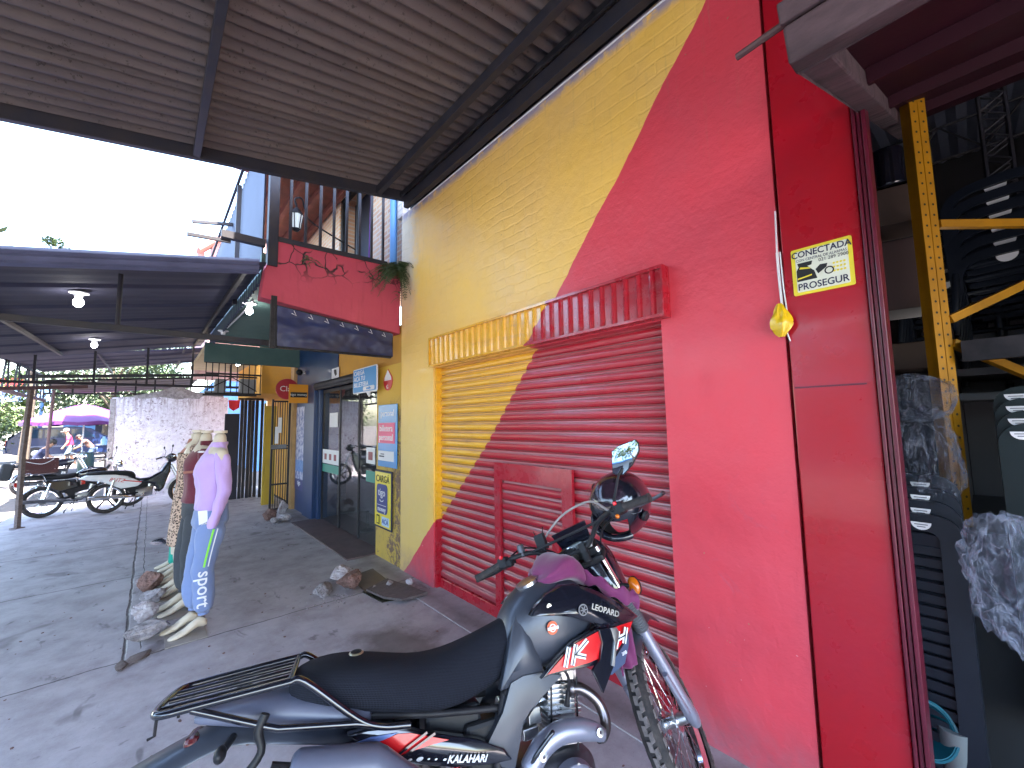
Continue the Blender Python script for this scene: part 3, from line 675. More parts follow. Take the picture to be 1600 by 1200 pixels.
for y in (-3.9, -1.2, 4.15): b = B(); b.tube([(-4.0, y, -.1), (-4.0, y, zc(-4.0)-.04)], .04, 10); b.obj('post', M['steelblk'], c1)

# ------------------------------------------------------------ second canopy, lower, over the neighbours
z2 = lambda x, y=8.0: 3.048+.19*x+.035*(y-4.35)
c2 = thing('low_zinc_canopy', 'low dark zinc canopy with lit bulbs beyond the fibre cement canopy', 'canopy', (0, 5, 3))
b = B(); seg = []
y = 4.62
def z2roof(x0, x1, ya, yb, z, m, par, name, ribs=None, yseam=1.02):
    b = B(); vs = []; yy = ya
    k = 0
    while yy < yb-.01:
        vs.append((yy, 0)); vs.append((yy+.05, -.028)); vs.append((yy+.10, 0))
        for j in range(1, 8): vs.append((yy+.10+(yseam-.10)*j/8, -.005*(j % 2)))
        yy += yseam
    vs.append((yb, 0)); V = []
    for yv, dz in vs: V += [(x0, yv, z(x0, yv)+dz), (x1, yv, z(x1, yv)+dz)]
    b.add(V, [(2*i, 2*i+2, 2*i+3, 2*i+1) for i in range(len(vs)-1)]); return b.obj(name, m, par)
z2roof(-3.9, .765, 4.40, 11.0, lambda x, y: z2(x, y)+.012, M['zinc'], c2, 'zinc_sheet')
b = B()                                                             # rolled front edge
vs = []
for x in (-3.9, .70):
    for dy, dz in [(0, .04), (-.035, .03), (-.05, 0), (-.03, -.02), (-.05, -.045), (-.03, -.07), (-.045, -.095), (-.01, -.11), (.0, -.10)]:
        vs.append((x, 4.40+dy, z2(x, 4.35)+dz))
b.add(vs, [(i, i+1, 9+i+1, 9+i) for i in range(8)]); b.obj('front_flashing', M['flash'], c2, smooth=50)
def beamx(y, z, x0, x1, w=.05, h=.06, par=c2, name='beam', m='steelblk', sl=0.0):
    b = B(); b.bar((x0, y, z), (x1, y, z+sl*(x1-x0)), w, h); return b.obj(name, M[m], par, bevel=.003)
def beamy(x, z, ya, yb, w=.05, h=.06, par=c2, name='purlin', m='steelblk'):
    b = B(); b.bar((x, ya, z), (x, yb, z), w, h); return b.obj(name, M[m], par, bevel=.003)
for x in (-1.28, .62, -3.8):
    b = B(); b.bar((x, 4.42, z2(x, 4.42)-.03), (x, 11.0, z2(x, 11)-.03), .035, .05); b.obj('purlin', M['black'], c2)
mb = beamx(4.98, 2.53, -3.9, 2.18, .04, .055, name='tie_beam', m='steelblk')
for x in (-.26, -2.6): b = B(); b.tube([(x, 4.98, 2.56), (x, 4.98, z2(x, 5))], .018, 8); b.obj('strut', M['steelblk'], c2)
for y_ in (5, 11): b = B(); b.tube([(-3.85, y_, -.1), (-3.85, y_, z2(-3.85, y_)-.05)], .04, 8); b.obj('post', M['rust'], c2)
# framework at the far edge of the low canopy
b = B()
for y_, zz in ((11.05, 3.02),):
    b.bar((-3.9, y_, zz-.55), (2.15, y_, zz-.50), .05, .05)
    for x in (-1.6, -.85, -.1, .62, 1.3): b.bar((x, y_, zz-.52), (x, y_, z2(x, 11)), .035, .035)
b.obj('far_frame', M['steelblk'], c2)

c3 = thing('far_canopy', 'third dark canopy with a lattice front near the whitewashed wall', 'canopy', (0, 14, 3))
z3 = lambda x, y=14.5: 3.46+.165*x+.042*(y-12.6)
z2roof(-2.35, 1.3, 12.6, 17.4, z3, M['zinc'], c3, 'zinc_sheet'); z2roof(-.15, 1.3, 11.2, 12.55, lambda x, y: z3(x, y)-.25, M['zinc'], c3, 'zinc_sheet')  # short right-hand sheet is added to block sun on the paving below
z2roof(-2.4, 1.2, 17.7, 22.5, lambda x, y: 3.22+.10*x-.0*(y-17), M['fibro'], c3, 'brown_sheet')
z3b = lambda x: 2.98+.06*x
for x in (-.95, .55): beamy(x, z3(x)-.06, 11.5, 17.4, .04, .05, c3)
beamy(-2.28, 2.46, 11.4, 17.4, .06, .07, c3, 'eaves_beam', 'rust'); beamy(-2.3, z3(-2.3)-.03, 11.4, 17.4, .04, .05, c3, 'eaves_beam')
b = B()
for i in range(13):
    y_ = 11.5+i*.48; b = B(); b.bar((-2.29, y_, 2.48), (-2.29, y_+(.2 if i % 2 else -.1), z3(-2.3)), .03, .03); b.obj('eaves_bar', M['black'], c3)
b = B()
zz = 2.66
b.bar((-2.3, 17.4, zz), (1.4, 17.4, zz+.08), .05, .05); b.bar((-2.3, 17.4, zz+.36), (1.4, 17.4, zz+.66), .05, .06)
for i in range(9):
    x = -2.2+i*.45; b.bar((x, 17.4, zz), (x, 17.4, zz+.31+.08*i/2), .04, .04)
b.obj('front_truss', M['black'], c3)
beamx(14.4, 2.86, -2.3, 1.4, .06, .08, c3, 'cross_beam', 'black', .07)
for (x, y_, zt_) in ((-1.61, 10.85, 2.40), (-2.13, 17.3, 2.75)):
    b = B(); b.tube([(x, y_, -.02), (x-.01, y_, 1.2), (x+.02, y_+.02, zt_)], .040 if y_ < 12 else .035, 4 if y_ < 12 else 8)
    b.lathe([(.09, 0), (.09, .012), (.02, .012)], (x, y_, .0), n=4); o = b.obj('steel_post', M['wood'] if y_ < 12 else M['rust'])
    tag(o, 'leaning weathered square post carrying the canopy beside the parked motorcycles' if y_ < 12 else 'slim rusty post of the far canopy, beyond the parked motorcycles', 'post')
b = B(); b.bar((-2.6, 10.85, 2.30), (-.9, 10.85, 2.42), .06, .06); b.obj('header', M['rust'], c3)
# ------------------------------------------------------------ neighbouring shop, along the same pavement
shp = thing('corner_shop', 'low shop with peeling yellow pier, dark blue pilaster and glass door, under a red balcony', 'building', (2.2, 6.8, 0))
b = B(); b.bb((2.215, 4.483, -.1), (2.6, 5.20, 2.37)); b.obj('pier', M['peel'], shp)
b = B(); b.bb((2.218, 4.483, 2.372), (2.6, 6.70, 2.83)); b.obj('wall', M['orgwall'], shp)
b = B(); b.bb((2.20, 6.702, 2.372), (2.6, 9.10, 3.2)); b.bb((2.17, 7.82, -.1), (2.6, 8.42, 2.370)); b.bb((2.235, 7.72, -.05), (2.32, 7.818, 2.30)); b.obj('blue_pilaster', M['navy'], shp, bevel=.006)
b = B(); b.bb((2.212, 8.422, 0), (2.6, 9.10, 2.370)); b.obj('blue_wall', M['navy'], shp)
b = B(); b.bb((2.14, 9.102, -.05), (2.6, 9.36, 3.2)); b.obj('yellow_strip', mat('pinkish_ochre', (.50, .30, .13), .8, 0, (5, .5)), shp)
b = B(); b.tube([(2.20, 5.22, 2.33), (2.20, 7.80, 2.33)], .055, 14); b.bb((2.17, 5.22, 2.255), (2.23, 7.80, 2.285)); b.obj('rolled_grille', M['steelblk'], shp, smooth=40)
b = B(); b.bb((1.86, 5.2, -.02), (3.2, 7.82, .018)); b.obj('doorstep', mat('terracotta_step', (.13, .085, .09), .55, 0, (6, .7), (20, .4, .004), world=True), shp, bevel=.004)
b = B()
for y in (5.22, 6.02, 6.83, 7.70): b.bb((2.292, y-.018, .02), (2.318, y+.018, 2.25))
b.bb((2.292, 5.2, 2.20), (2.318, 7.72, 2.252)); fr = b.obj('door_frame', M['steelblk'], shp)
b = B(); b.bb((2.302, 5.24, .03), (2.308, 6.00, 2.20)); b.bb((2.302, 6.04, .03), (2.308, 6.81, 2.20)); b.bb((2.302, 6.85, .03), (2.308, 7.68, 2.20))
gm = bpy.data.materials.new('shop_window_glass'); gm.use_nodes = True; g = NG(gm); g.p.inputs['Base Color'].default_value = (.04, .05, .06, 1); g.p.inputs['Roughness'].default_value = .02; g.p.inputs['Alpha'].default_value = .30; g.p.inputs['Coat Weight'].default_value = 1; g.p.inputs['Specular IOR Level'].default_value = 1.0; g.p.inputs['IOR'].default_value = 2.0
b.obj('glass_pane', gm, fr)
M['gfilm'] = mat('green_film', (.005, .25, .20), .4)
for nm_, m_, p_, q_ in (('green_band', 'gfilm', (2.296, 6.85, .84), (2.300, 7.68, .97)), ('green_band', 'gfilm', (2.296, 5.22, .85), (2.300, 5.74, 1.0)), ('white_notice', 'label', (2.296, 6.85, .985), (2.300, 7.68, 1.22)), ('white_notice', 'label', (2.294, 6.95, 1.60), (2.300, 7.34, 1.84)), ('white_notice', 'label', (2.296, 5.44, 1.10), (2.300, 5.74, 1.32))):
    b = B(); b.bb(p_, q_); b.obj(nm_, M[m_], fr)
b = B()
for y in (6.98, 7.22, 7.46): b.bb((2.292, y, 1.05), (2.2955, y+.11, 1.15))
b.bb((2.292, 5.52, 1.15), (2.2955, 5.66, 1.26)); b.obj('notice_picture', mat('notice_print', (.30, .08, .10), .6), fr)
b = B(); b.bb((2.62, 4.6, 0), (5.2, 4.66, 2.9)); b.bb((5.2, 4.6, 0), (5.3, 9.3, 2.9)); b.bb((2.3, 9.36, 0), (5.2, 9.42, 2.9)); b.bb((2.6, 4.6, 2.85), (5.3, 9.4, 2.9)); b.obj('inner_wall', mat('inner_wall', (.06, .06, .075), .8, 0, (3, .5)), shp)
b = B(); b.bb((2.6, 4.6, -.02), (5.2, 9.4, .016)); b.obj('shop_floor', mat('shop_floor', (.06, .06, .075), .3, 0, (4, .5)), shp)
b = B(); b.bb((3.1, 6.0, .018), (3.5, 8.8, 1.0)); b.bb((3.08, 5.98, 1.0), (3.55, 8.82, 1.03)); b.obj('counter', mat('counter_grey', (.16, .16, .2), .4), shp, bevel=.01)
b = B()
for k in range(4): b.bb((4.9, 5.2, .4+.5*k), (5.18, 8.8, .43+.5*k))
b.obj('shelf', M['white'], shp)
rb = random.Random(5)
b = B()
for k in range(4):
    for j in range(22):
        if rb.random() < .75: b.bb((4.93, 5.25+j*.16, .431+.5*k), (5.12, 5.25+j*.16+.11, .431+.5*k+rb.uniform(.12, .36)))
o = b.obj('shelf_goods', mat('goods', (.30, .32, .5), .5, 0, (3, 1.0), None, col2=(.05, .06, .12)), shp); o['kind'] = 'stuff'
b = B()                                                             # bollard base with chain post seen in the doorway
b.lathe([(.10, 0), (.10, .02), (.03, .05), (.02, .28), (.03, .30), (0, .31)], (2.55, 6.3, .018), n=12); b.obj('door_stop', M['steelblk'], shp)

# lettering boards
def board(name, y0, y1, z0, z1, x, m, label, th=.012, cat='sign', bev=.004):
    t = thing(name, label, cat, (x, (y0+y1)/2, z0))
    b = B(); b.bb((x, min(y0, y1), z0), (x+th, max(y0, y1), z1)); b.obj('panel', m, t, bevel=bev); return t
def wtext(s, y, z, size, x, m, t, **k): return text(s, size, (x, y, z), (0, -1, 0), (0, 0, 1), m, t, **k)
t = board('wallet_sign', 4.57, 5.10, 1.115, 1.88, 2.19, M['signblu'], 'tall blue sign with a pink square in the middle, on the peeling yellow pier')
wtext('personal', 4.83, 1.77, .11, 2.188, M['white'], t)
b = B(); b.bb((2.184, 4.62, 1.405), (2.1895, 5.09, 1.655)); b.obj('pink_square', M['signpink'], t)
wtext('billetera', 4.855, 1.585, .115, 2.1825, M['white'], t); wtext('personal', 4.855, 1.475, .115, 2.1825, M['white'], t)
b = B(); b.bb((2.184, 4.64, 1.19), (2.1895, 5.08, 1.31)); b.obj('white_strip', M['label'], t)
for p_, q_ in (((2.181, 4.90, 1.235), (2.1835, 5.04, 1.25)), ((2.181, 4.90, 1.265), (2.1835, 5.00, 1.275))): b = B(); b.bb(p_, q_); b.obj('small_print', M['inkd'], t)
t = board('top_up_sign', 4.69, 5.185, .365, 1.07, 2.19, M['inkd'], 'yellow sign with a dark blue rounded badge, lowest on the peeling pier')
b = B(); b.bb((2.186, 4.715, .39), (2.1895, 5.165, 1.045)); b.obj('yellow_face', M['signyel'], t)
wtext('CARGÁ', 4.94, .96, .12, 2.184, M['inkk'], t, sx=.95)
def rrect(y0, y1, z0, z1, r, n=5):
    P = []
    for cy, cz, a in ((y1-r, z1-r, 0), (y0+r, z1-r, 90), (y0+r, z0+r, 180), (y1-r, z0+r, 270)):
        for k in range(n+1): q = math.radians(a+90*k/n); P.append((cy+r*math.cos(q), cz+r*math.sin(q)))
    return P
b = B(); b.prism(rrect(4.80, 5.10, .545, .90, .05), 'x', 2.183, .006); b.obj('badge', mat('badge_blue', (.02, .035, .22), .4), t)
wtext('tigo', 4.95, .80, .13, 2.1785, M['white'], t); wtext('money', 4.95, .60, .085, 2.1785, M['white'], t)
b = B(); b.tube([(2.178, 4.95-.05*math.cos(a), .715-.022*math.sin(a)) for a in [math.pi*k/8 for k in range(9)]], .005, 5); b.bb((2.178, 4.82, .645), (2.1795, 5.08, .650)); b.obj('smile', M['white'], t)
b = B(); b.bb((2.182, 4.75, .41), (2.185, 4.95, .515)); b.obj('pale_box', mat('pale_blue', (.45, .6, .8), .5), t)
wtext('ACÁ', 4.85, .46, .085, 2.180, mat('ink_blue', (.01, .06, .35), .5), t)
b = B(); b.prism([(5.02, .41), (5.10, .41), (5.10, .52), (5.02, .52)], 'x', 2.183, .003)
b.obj('bank_note_icon', M['inkk'], t); b = B(); b.prism([(5.035, .425), (5.085, .425), (5.085, .505), (5.035, .505)], 'x', 2.1805, .003); b.obj('icon_inside', M['signyel'], t)
t = thing('bubble_sign', 'blue speech bubble sign sticking out above the glass door', 'sign', (2.1, 5.25, 2.03))
A = ony(549, 576, 5.3); A = onx(549, 576, 2.12); Bp = onx(590, 577, 2.12)
y_a, y_b = 5.80, 4.99
b = B(); P = rrect(y_b, y_a, 2.06, 2.40, .03); b.prism(P, 'x', 2.125, .014); b.prism([(5.33, 2.062), (5.20, 2.062), (5.24, 1.995)], 'x', 2.125, .0135); b.obj('panel', M['label'], t)
b = B(); b.prism(rrect(y_b+.018, y_a-.018, 2.076, 2.385, .02), 'x', 2.1155, .003); b.obj('blue_face', mat('cyan_blue', (.02, .24, .58), .4), t)
for s_, z_ in (('CARGÁ', 2.335), ('ACÁ TU', 2.255), ('BILLETERA', 2.175)): wtext(s_, y_a-.05, z_, .088, 2.1125, M['white'], t, align='LEFT', sx=1.22)
b = B(); b.prism(rrect(5.05, 5.42, 2.085, 2.14, .025), 'x', 2.1125, .003); b.obj('white_pill', M['label'], t); wtext('wally', 5.235, 2.113, .055, 2.1095, M['signblu'], t, sx=1.3)
t = thing('drop_sign', 'small red and white drop shaped sticker above the tall blue sign', 'sticker', (2.21, 4.86, 2.05))
D = [(0, .28)]+[(.115*math.sin(a)*1.0, .13-.12*math.cos(a)) for a in [math.radians(q) for q in range(110, -111, -22)]]
b = B(); b.prism([(4.86+p[0]*1.1, 2.045+p[1]) for p in D], 'x', 2.208, .006); b.obj('drop', M['signred'], t)
b = B(); b.prism([(4.86+p[0]*.85, 2.075+p[1]*.85) for p in D if p[1] > .12]+[], 'x', 2.2035, .003); b.obj('white_cap', M['label'], t); wtext('G', 4.87, 2.10, .07, 2.2035, M['white'], t)
t = thing('orange_sign', 'orange sign with a dark strip, sticking out from the blue wall', 'sign', (2.0, 8.2, 2.05))
def yboard(u0, v0, u1, v1, Y, m, t, th=.02, name='panel', n=None):
    a = ony(u0, v0, Y); c = ony(u1, v1, Y); b = B(); b.bb((min(a.x, c.x), Y, min(a.z, c.z)), (max(a.x, c.x), Y+th, max(a.z, c.z))); return b.obj(name, m, t, bevel=.003), a, c
o, a, c = yboard(452, 600, 481, 630, 8.2, M['signora'], t); b = B(); b.bb((a.x+.025, 8.19, a.z-.24), (c.x-.02, 8.1985, a.z-.145)); b.obj('dark_strip', M['inkk'], t)
text('tigo money', .062, ((a.x+c.x)/2, 8.186, a.z-.19), (1, 0, 0), (0, 0, 1), M['label'], t)
a = ony(449, 608, 8.45); t = thing('round_sign', 'round crimson sign partly hidden by the orange sign', 'sign', (a.x, 8.45, a.z-.2))
b = B(); b.lathe([(0, -.02), (.19, -.02), (.195, 0), (.19, .02), (0, .02)], a, (0, 1, 0), 32); b.obj('disc', M['signcl'], t); text('Claro', .14, (a.x+.03, 8.425, a.z), (1, 0, 0), (0, 0, 1), M['label'], t)
b = B(); b.bb((2.194, 6.63, 2.385), (2.199, 6.97, 2.55)); o = b.obj('sticker', M['label']); tag(o, 'small white paper sticker with black figure, stuck above the glass door', 'sticker')
b = B(); b.prism([(6.72, 2.44), (6.78, 2.42), (6.84, 2.47), (6.86, 2.53), (6.75, 2.52)], 'x', 2.192, .003); c = b.obj('black_figure', M['inkk'], o)
b = B(); b.bb((2.2, 8.47, .40), (2.211, 9.08, 2.0)); o = b.obj('poster', M['poster']); tag(o, 'tall blue and white advertising poster beside the dark blue pilaster', 'poster')
wtext('tigo', 8.78, .54, .13, 2.198, M['white'], o)
a = ony(473, 582, 6.9); t = thing('security_camera', 'small white dome camera on the dark blue wall above the glass door', 'camera', a)
a = onx(473, 582, 2.16)
t.location = a; MW[t.name] = Matrix.Translation(a)
b = B(); b.tube([(2.2, a.y, a.z), (2.12, a.y, a.z)], .02, 8); b.obj('arm', M['label'], t); b = B(); b.ball((2.10, a.y, a.z), .06, 12, 8); b.obj('dome', M['blkplas'], t, smooth=60)

# recess beyond: gates, panels, ochre block
t = thing('ochre_house', 'house front painted orange and ochre beyond the blue shop, behind barred gates', 'building', (2.2, 11, 0))
b = B(); b.bb((1.66, 9.60, 2.30), (2.9, 12.6, 3.3)); b.bb((2.25, 9.38, 0), (2.9, 9.58, 2.30)); b.bb((2.32, 9.60, 0), (2.9, 12.6, 2.298)); b.obj('wall', M['orgwall'], t)
b = B(); b.bb((.66, 8.96, 2.80), (2.198, 9.04, 3.14)); b.obj('green_fascia', M['tealp'], t)
b = B(); b.bb((.66, 9.06, 3.02), (1.64, 12.5, 3.1)); b.obj('soffit', mat('cream_soffit', (.50, .40, .24), .8, 0, (4, .4)), t)
b = B(); b.bb((1.84, 10.0, .0), (2.03, 10.04, 2.06)); b.bb((1.80, 10.0, 0), (1.838, 10.05, 2.12)); b.obj('yellow_door', M['yeldoor'], t, bevel=.005)
t = thing('barred_gate', 'narrow dark barred gate standing open beside the poster', 'gate', (1.95, 9.2, 0))
b = B(); x0, x1 = 1.80, 2.10
b.bar((x0, 9.2, .0), (x0, 9.2, 2.16), .035, .035); b.bar((x1, 9.2, 0), (x1, 9.2, 2.12), .035, .035)
for z in (.03, .5, 1.19, 1.24, 2.12): b.bar((x0+.018, 9.2, z), (x1-.018, 9.2, z), .03, .03)
b.obj('gate_frame', M['steelblk'], t); b = B()
for k in range(1, 7): b.tube([(x0+k*.043, 9.2, .05), (x0+k*.043, 9.2, 2.11)], .008, 6)
o = b.obj('bars', M['black'], t); o['kind'] = 'stuff'
b = B(); b.bb((x0-.01, 9.16, 1.19), (x1-.05, 9.18, 1.27)); b.obj('lock_plate', M['alud'], t); b = B(); b.bb((1.84, 9.14, 1.29), (1.90, 9.155, 1.62)); b.bb((1.89, 9.14, 1.5), (1.95, 9.155, 1.80)); b.obj('paper_note', M['label'], t)
b = B(); b.bb((1.26, 11.3, 0), (1.54, 11.34, 1.93)); o = b.obj('navy_panel', M['dnavy'], bevel=.004); tag(o, 'plain navy blue sheet panel standing against the whitewashed wall', 'panel')
t = thing('folded_shutter', 'tall dark folded steel door leaves beside the navy panel', 'gate', (1.75, 11.5, 0))
b = B()
for k in range(5): b.bb((1.56+k*.075, 11.3+.03*(k % 2), 0), (1.615+k*.075, 11.40+.03*(k % 2), 2.25))
b.obj('leaf', M['steelblk'], t)
b = B(); b.bar((1.5, 11.25, 2.27), (2.0, 11.25, 2.27), .04, .04); b.bar((1.97, 11.2, 0), (1.97, 11.2, 2.25), .05, .05); b.obj('frame', M['black'], t)
a = ony(365, 634, 12.3); b = B(); b.prism([(a.x-.11, a.z+.14), (a.x+.13, a.z+.14), (a.x+.12, a.z-.05), (a.x, a.z-.13), (a.x-.09, a.z-.06)], 'y', 12.3, .03); o = b.obj('red_cloth', mat('bright_red_cloth', (.7, .03, .05), .7)); tag(o, 'bright red cloth hanging above the navy panel', 'cloth')
t = thing('rolled_cage', 'black wire cage with odds and ends hung above the gateway', 'cage', (1.1, 9.1, 2.2))
b = B(); x0, x1 = .70, 1.56
for z in (2.24, 2.60, 2.86): b.bar((x0, 9.06, z), (x1, 9.06, z), .03, .03); b.bar((x0, 9.5, z), (x1, 9.5, z), .03, .03)
for k in range(10): b.bar((x0+k*.094, 9.06, 2.24), (x0+k*.094, 9.06, 2.86), .014, .014)
b.obj('frame', M['black'], t)
b = B(); b.bb((.72, 9.3, 2.26), (1.5, 9.48, 2.30)); b.bb((.86, 9.2, 2.30), (1.02, 9.45, 2.52)); b.bb((1.25, 9.2, 2.30), (1.5, 9.45, 2.54)); b.obj('box', mat('grey_box', (.28, .29, .31), .5, 0, (6, .4)), t)
b = B(); b.tube([(.72, 9.15, 2.3), (1.1, 9.12, 2.55), (1.5, 9.15, 2.3)], .010, 6); b.obj('rod', M['black'], t)

# ------------------------------------------------------------ whitewashed wall closing the pavement
t = thing('whitewashed_wall', 'old peeling whitewashed wall with red stains, behind the parked motorcycles', 'wall', (.4, 13.9, 0))
b = B(); n = 40; top = []
for i in range(n+1):
    x = -.74+2.35*i/n; top.append((x, 2.40+.05*noise.noise(Vector((x*3, 0, 0)))+(.06 if x > 1 else 0)))
b.prism([(-.74, -.1)]+[(1.61, -.1)]+top[::-1], 'y', 14.0, .2); b.obj('wall', M['oldwhite'], t)
b = B(); b.bb((-.76, 13.87, -.1), (-.66, 13.899, 2.36)); b.obj('edge_band', M['conc'], t, bevel=.01)
b = B(); P = [(-.6, 2.42), (1.6, 2.42), (1.55, 2.56), (.9, 2.62), (.5, 2.78), (.1, 2.60)]; b.prism(P, 'y', 14.6, .2); b.obj('gable', M['conc'], t)

# ------------------------------------------------------------ balcony
bal = thing('red_balcony', 'cracked red balcony with steel railing and ribbed side sheet above the shop', 'balcony', (1.5, 4.55, 3))
b = B(); P = [ony(u, v, 4.52) for u, v in ((407, 464), (625, 522), (632, 418), (520, 393), (430, 375), (414, 420))]
P = [(p.x, p.z) for p in P]; P[1] = (2.198, P[1][1]); P[2] = (2.198, P[2][1])
b.prism(P, 'y', 4.60, .16); b.obj('slab_face', M['redslab'], bal, bevel=.006)
b = B(); b.bb((.775, 4.684, 3.14), (2.198, 8.95, 3.40)); b.obj('slab', M['tealp'], bal)
b = B(); a = ony(421, 410, 4.5); b.bb((.79, 4.50, 3.22), (.88, 4.60, 4.9)); b.obj('corner_post', M['steelblk'], bal, bevel=.004)
b = B(); a = ony(430, 373, 4.5); c = ony(606, 413, 4.5); b.bar((a.x, 4.53, a.z+.01), (c.x, 4.53, c.z+.01), .04, .05); b.obj('bottom_rail', M['steelblk'], bal)
rail = M['zincside']
for u, v in ((453, 378), (477, 383), (500, 388), (521, 392), (541, 397), (561, 402), (580, 407), (598, 411)):
    a = ony(u, v, 4.53); b = B(); b.bar((a.x, 4.53, a.z), (a.x, 4.53, 4.75), .025, .025, up=(0, 1, 0)); b.obj('baluster', M['steelblk'], bal)
b = B(); b.bar((.88, 4.53, 4.75), (2.12, 4.53, 4.75), .04, .04); b.obj('top_rail', M['steelblk'], bal)
b = B(); n = 66; vs = []
for i in range(n+1):
    y = 4.66+4.84*i/n; dx = .014 if i % 2 else -.014
    vs += [(.78+dx, y, 3.1), (.78+dx, y, 4.80)]
b.add(vs, [(2*i, 2*i+1, 2*i+3, 2*i+2) for i in range(n)]); b.obj('ribbed_sheet', M['zincside'], bal)
b = B(); b.bar((.72, 4.66, 4.82), (.72, 9.5, 4.82), .03, .03); b.bar((.74, 6.2, 3.2), (.74, 6.2, 4.8), .05, .05); b.obj('side_frame', M['steelblk'], bal)
a = ony(345, 366, 4.66); c = ony(405, 380, 4.66); b = B(); b.bar((a.x, 4.64, a.z), (.79, 4.64, c.z), .06, .07); b.bar((.17, 4.64, 3.40), (.5, 4.64, 3.42), .03, .03); b.obj('outrigger', M['steelblk'], bal)
a = ony(300, 346, 7.0); c = ony(352, 348, 7.0); b = B(); b.bar(a, (.78, 7, c.z), .04, .04); b.obj('outrigger', M['steelblk'], bal)
up = thing('upper_brick_house', 'upper storey of pale orange face brick with a dark window, behind the balcony railing', 'building', (2.3, 6, 3.4))
b = B()
wy0, wy1, wz0, wz1 = 5.62, 7.05, 3.55, 5.5
b.bb((2.3, 4.62, 3.3), (2.6, wy0, 6.6)); b.bb((2.3, wy1, 3.3), (2.6, 9.6, 6.6)); b.bb((2.3, wy0, wz1), (2.6, wy1, 6.6)); b.bb((1.75, 9.62, 3.4), (2.6, 9.8, 6.6)); b.obj('wall', M['bricks'], up)
b = B(); b.bb((2.32, wy0, wz0), (2.38, wy0+.08, wz1)); b.bb((2.32, wy1-.08, wz0), (2.38, wy1, wz1)); b.bb((2.32, wy0+.08, wz1-.08), (2.38, wy1-.08, wz1)); b.bb((2.33, 6.30, wz0), (2.37, 6.36, wz1-.08)); f = b.obj('window_frame', M['black'], up)
b = B(); b.bb((2.56, wy0, wz0), (2.59, wy1, wz1)); b.obj('dark_room', M['dnavy'], f)
b = B(); vs = []; n = 24
for i in range(n+1):
    y = 5.75+.42*i/n; x = 2.46+.03*math.sin(i*1.6); vs += [(x, y, 3.5), (x, y-.1, wz1)]
b.add(vs, [(2*i, 2*i+1, 2*i+3, 2*i+2) for i in range(n)]); b.obj('curtain', mat('violet_curtain', (.12, .03, .2), .8), f)
b = B(); b.bb((1.0, 7.2, 5.55), (2.6, 9.8, 5.63)); b.bb((.66, 3.6, 5.552), (2.6, 7.198, 5.632)); b.bb((.95, 6.32, 5.45), (2.6, 6.4, 5.55))  # slab reaching over the railing is added, out of view, to block sun
for k in range(5): b.bb((1.0+k*.3, 6.42, 5.44), (1.07+k*.3, 9.6, 5.55))
b.obj('eaves', M['clay'], up)
b = B(); b.tube([(2.21, 4.74, 3.2), (2.21, 4.74, 5)], .045, 12); o = b.obj('drainpipe', mat('blue_pipe', (.10, .28, .62), .4), None, smooth=50); tag(o, 'light blue drainpipe in the corner behind the railing and fern', 'pipe')
b = B(); b.bb((2.203, 4.483, 4.18), (2.5, 4.62, 5.2)); b.bb((2.26, 4.483, 2.86), (2.5, 4.62, 4.178)); b.obj('corner_bricks', m_bricks('whitewashed_brick', (.50, .46, .46), (.62, .58, .58), (.40, .36, .36)), up)
a = ony(463, 343, 5.4); t = thing('wall_lantern', 'wrought iron wall lantern behind the balcony railing', 'lantern', a)
b = B(); b.lathe([(.0, -.16), (.03, -.15), (.055, -.12)], a, n=6); b.lathe([(.085, .06), (.03, .14), (.0, .17)], a, n=6)
for k in range(6):
    q = 2*math.pi*k/6; b.tube([a+Vector((.05*math.cos(q), .05*math.sin(q), -.12)), a+Vector((.08*math.cos(q), .08*math.sin(q), .06))], .006, 5)
b.obj('iron_frame', M['black'], t); b = B(); b.lathe([(.045, -.12), (.074, .058)], a, n=6); b.obj('lamp_glass', mat('frosted_glass', (.75, .75, .72), .3), t)
b = B(); b.tube(curve([a+Vector((0, 0, .17)), a+Vector((-.02, 0, .26)), a+Vector((.06, .02, .30)), a+Vector((.12, .1, .22)), a+Vector((.3, .4, .2)), Vector((2.3, 6.3, a.z+.2))]), .011, 6); b.obj('bracket', M['black'], t)

bn = thing('tarpaulin_banner', 'creased dark blue tarpaulin in a black frame hanging under the red balcony', 'banner', (1.5, 4.5, 2.6))
pl = [ony(u, v, 4.47) for u, v in ((433, 478), (613, 522), (613, 557), (433, 540))]
vs = []; nx, nz = 60, 14
for i in range(nx+1):
    s_ = i/nx
    for j in range(nz+1):
        t_ = j/nz; p = pl[0].lerp(pl[1], s_).lerp(pl[3].lerp(pl[2], s_), t_)
        q = Vector((p.x*5, p.z*9, 0)); p.y += .03*noise.noise(q)+.012*noise.noise(q*2.7); vs.append(p)
b = B(); b.add(vs, [(i*(nz+1)+j, (i+1)*(nz+1)+j, (i+1)*(nz+1)+j+1, i*(nz+1)+j+1) for i in range(nx) for j in range(nz)]); b.obj('tarpaulin', M['tarp'], bn, smooth=80)
b = B(); z_ = Vector((0, .04, 0))
for i in range(4): b.bar(pl[i]+z_, pl[(i+1) % 4]+z_, .035, .035)
b.bar((.86, 4.52, 2.40), (.86, 4.52, 2.92), .05, .05); b.obj('frame', M['black'], bn)
b = B()
for k in range(7):
    p = pl[0].lerp(pl[1], .12+.13*k)+Vector((0, -.03, -.045)); b.tube([p+Vector((-.02, 0, 0)), p+Vector((.02, -.01, -.02)), p+Vector((.0, 0, .03))], .003, 4)
b.obj('tie_string', M['label'], bn)

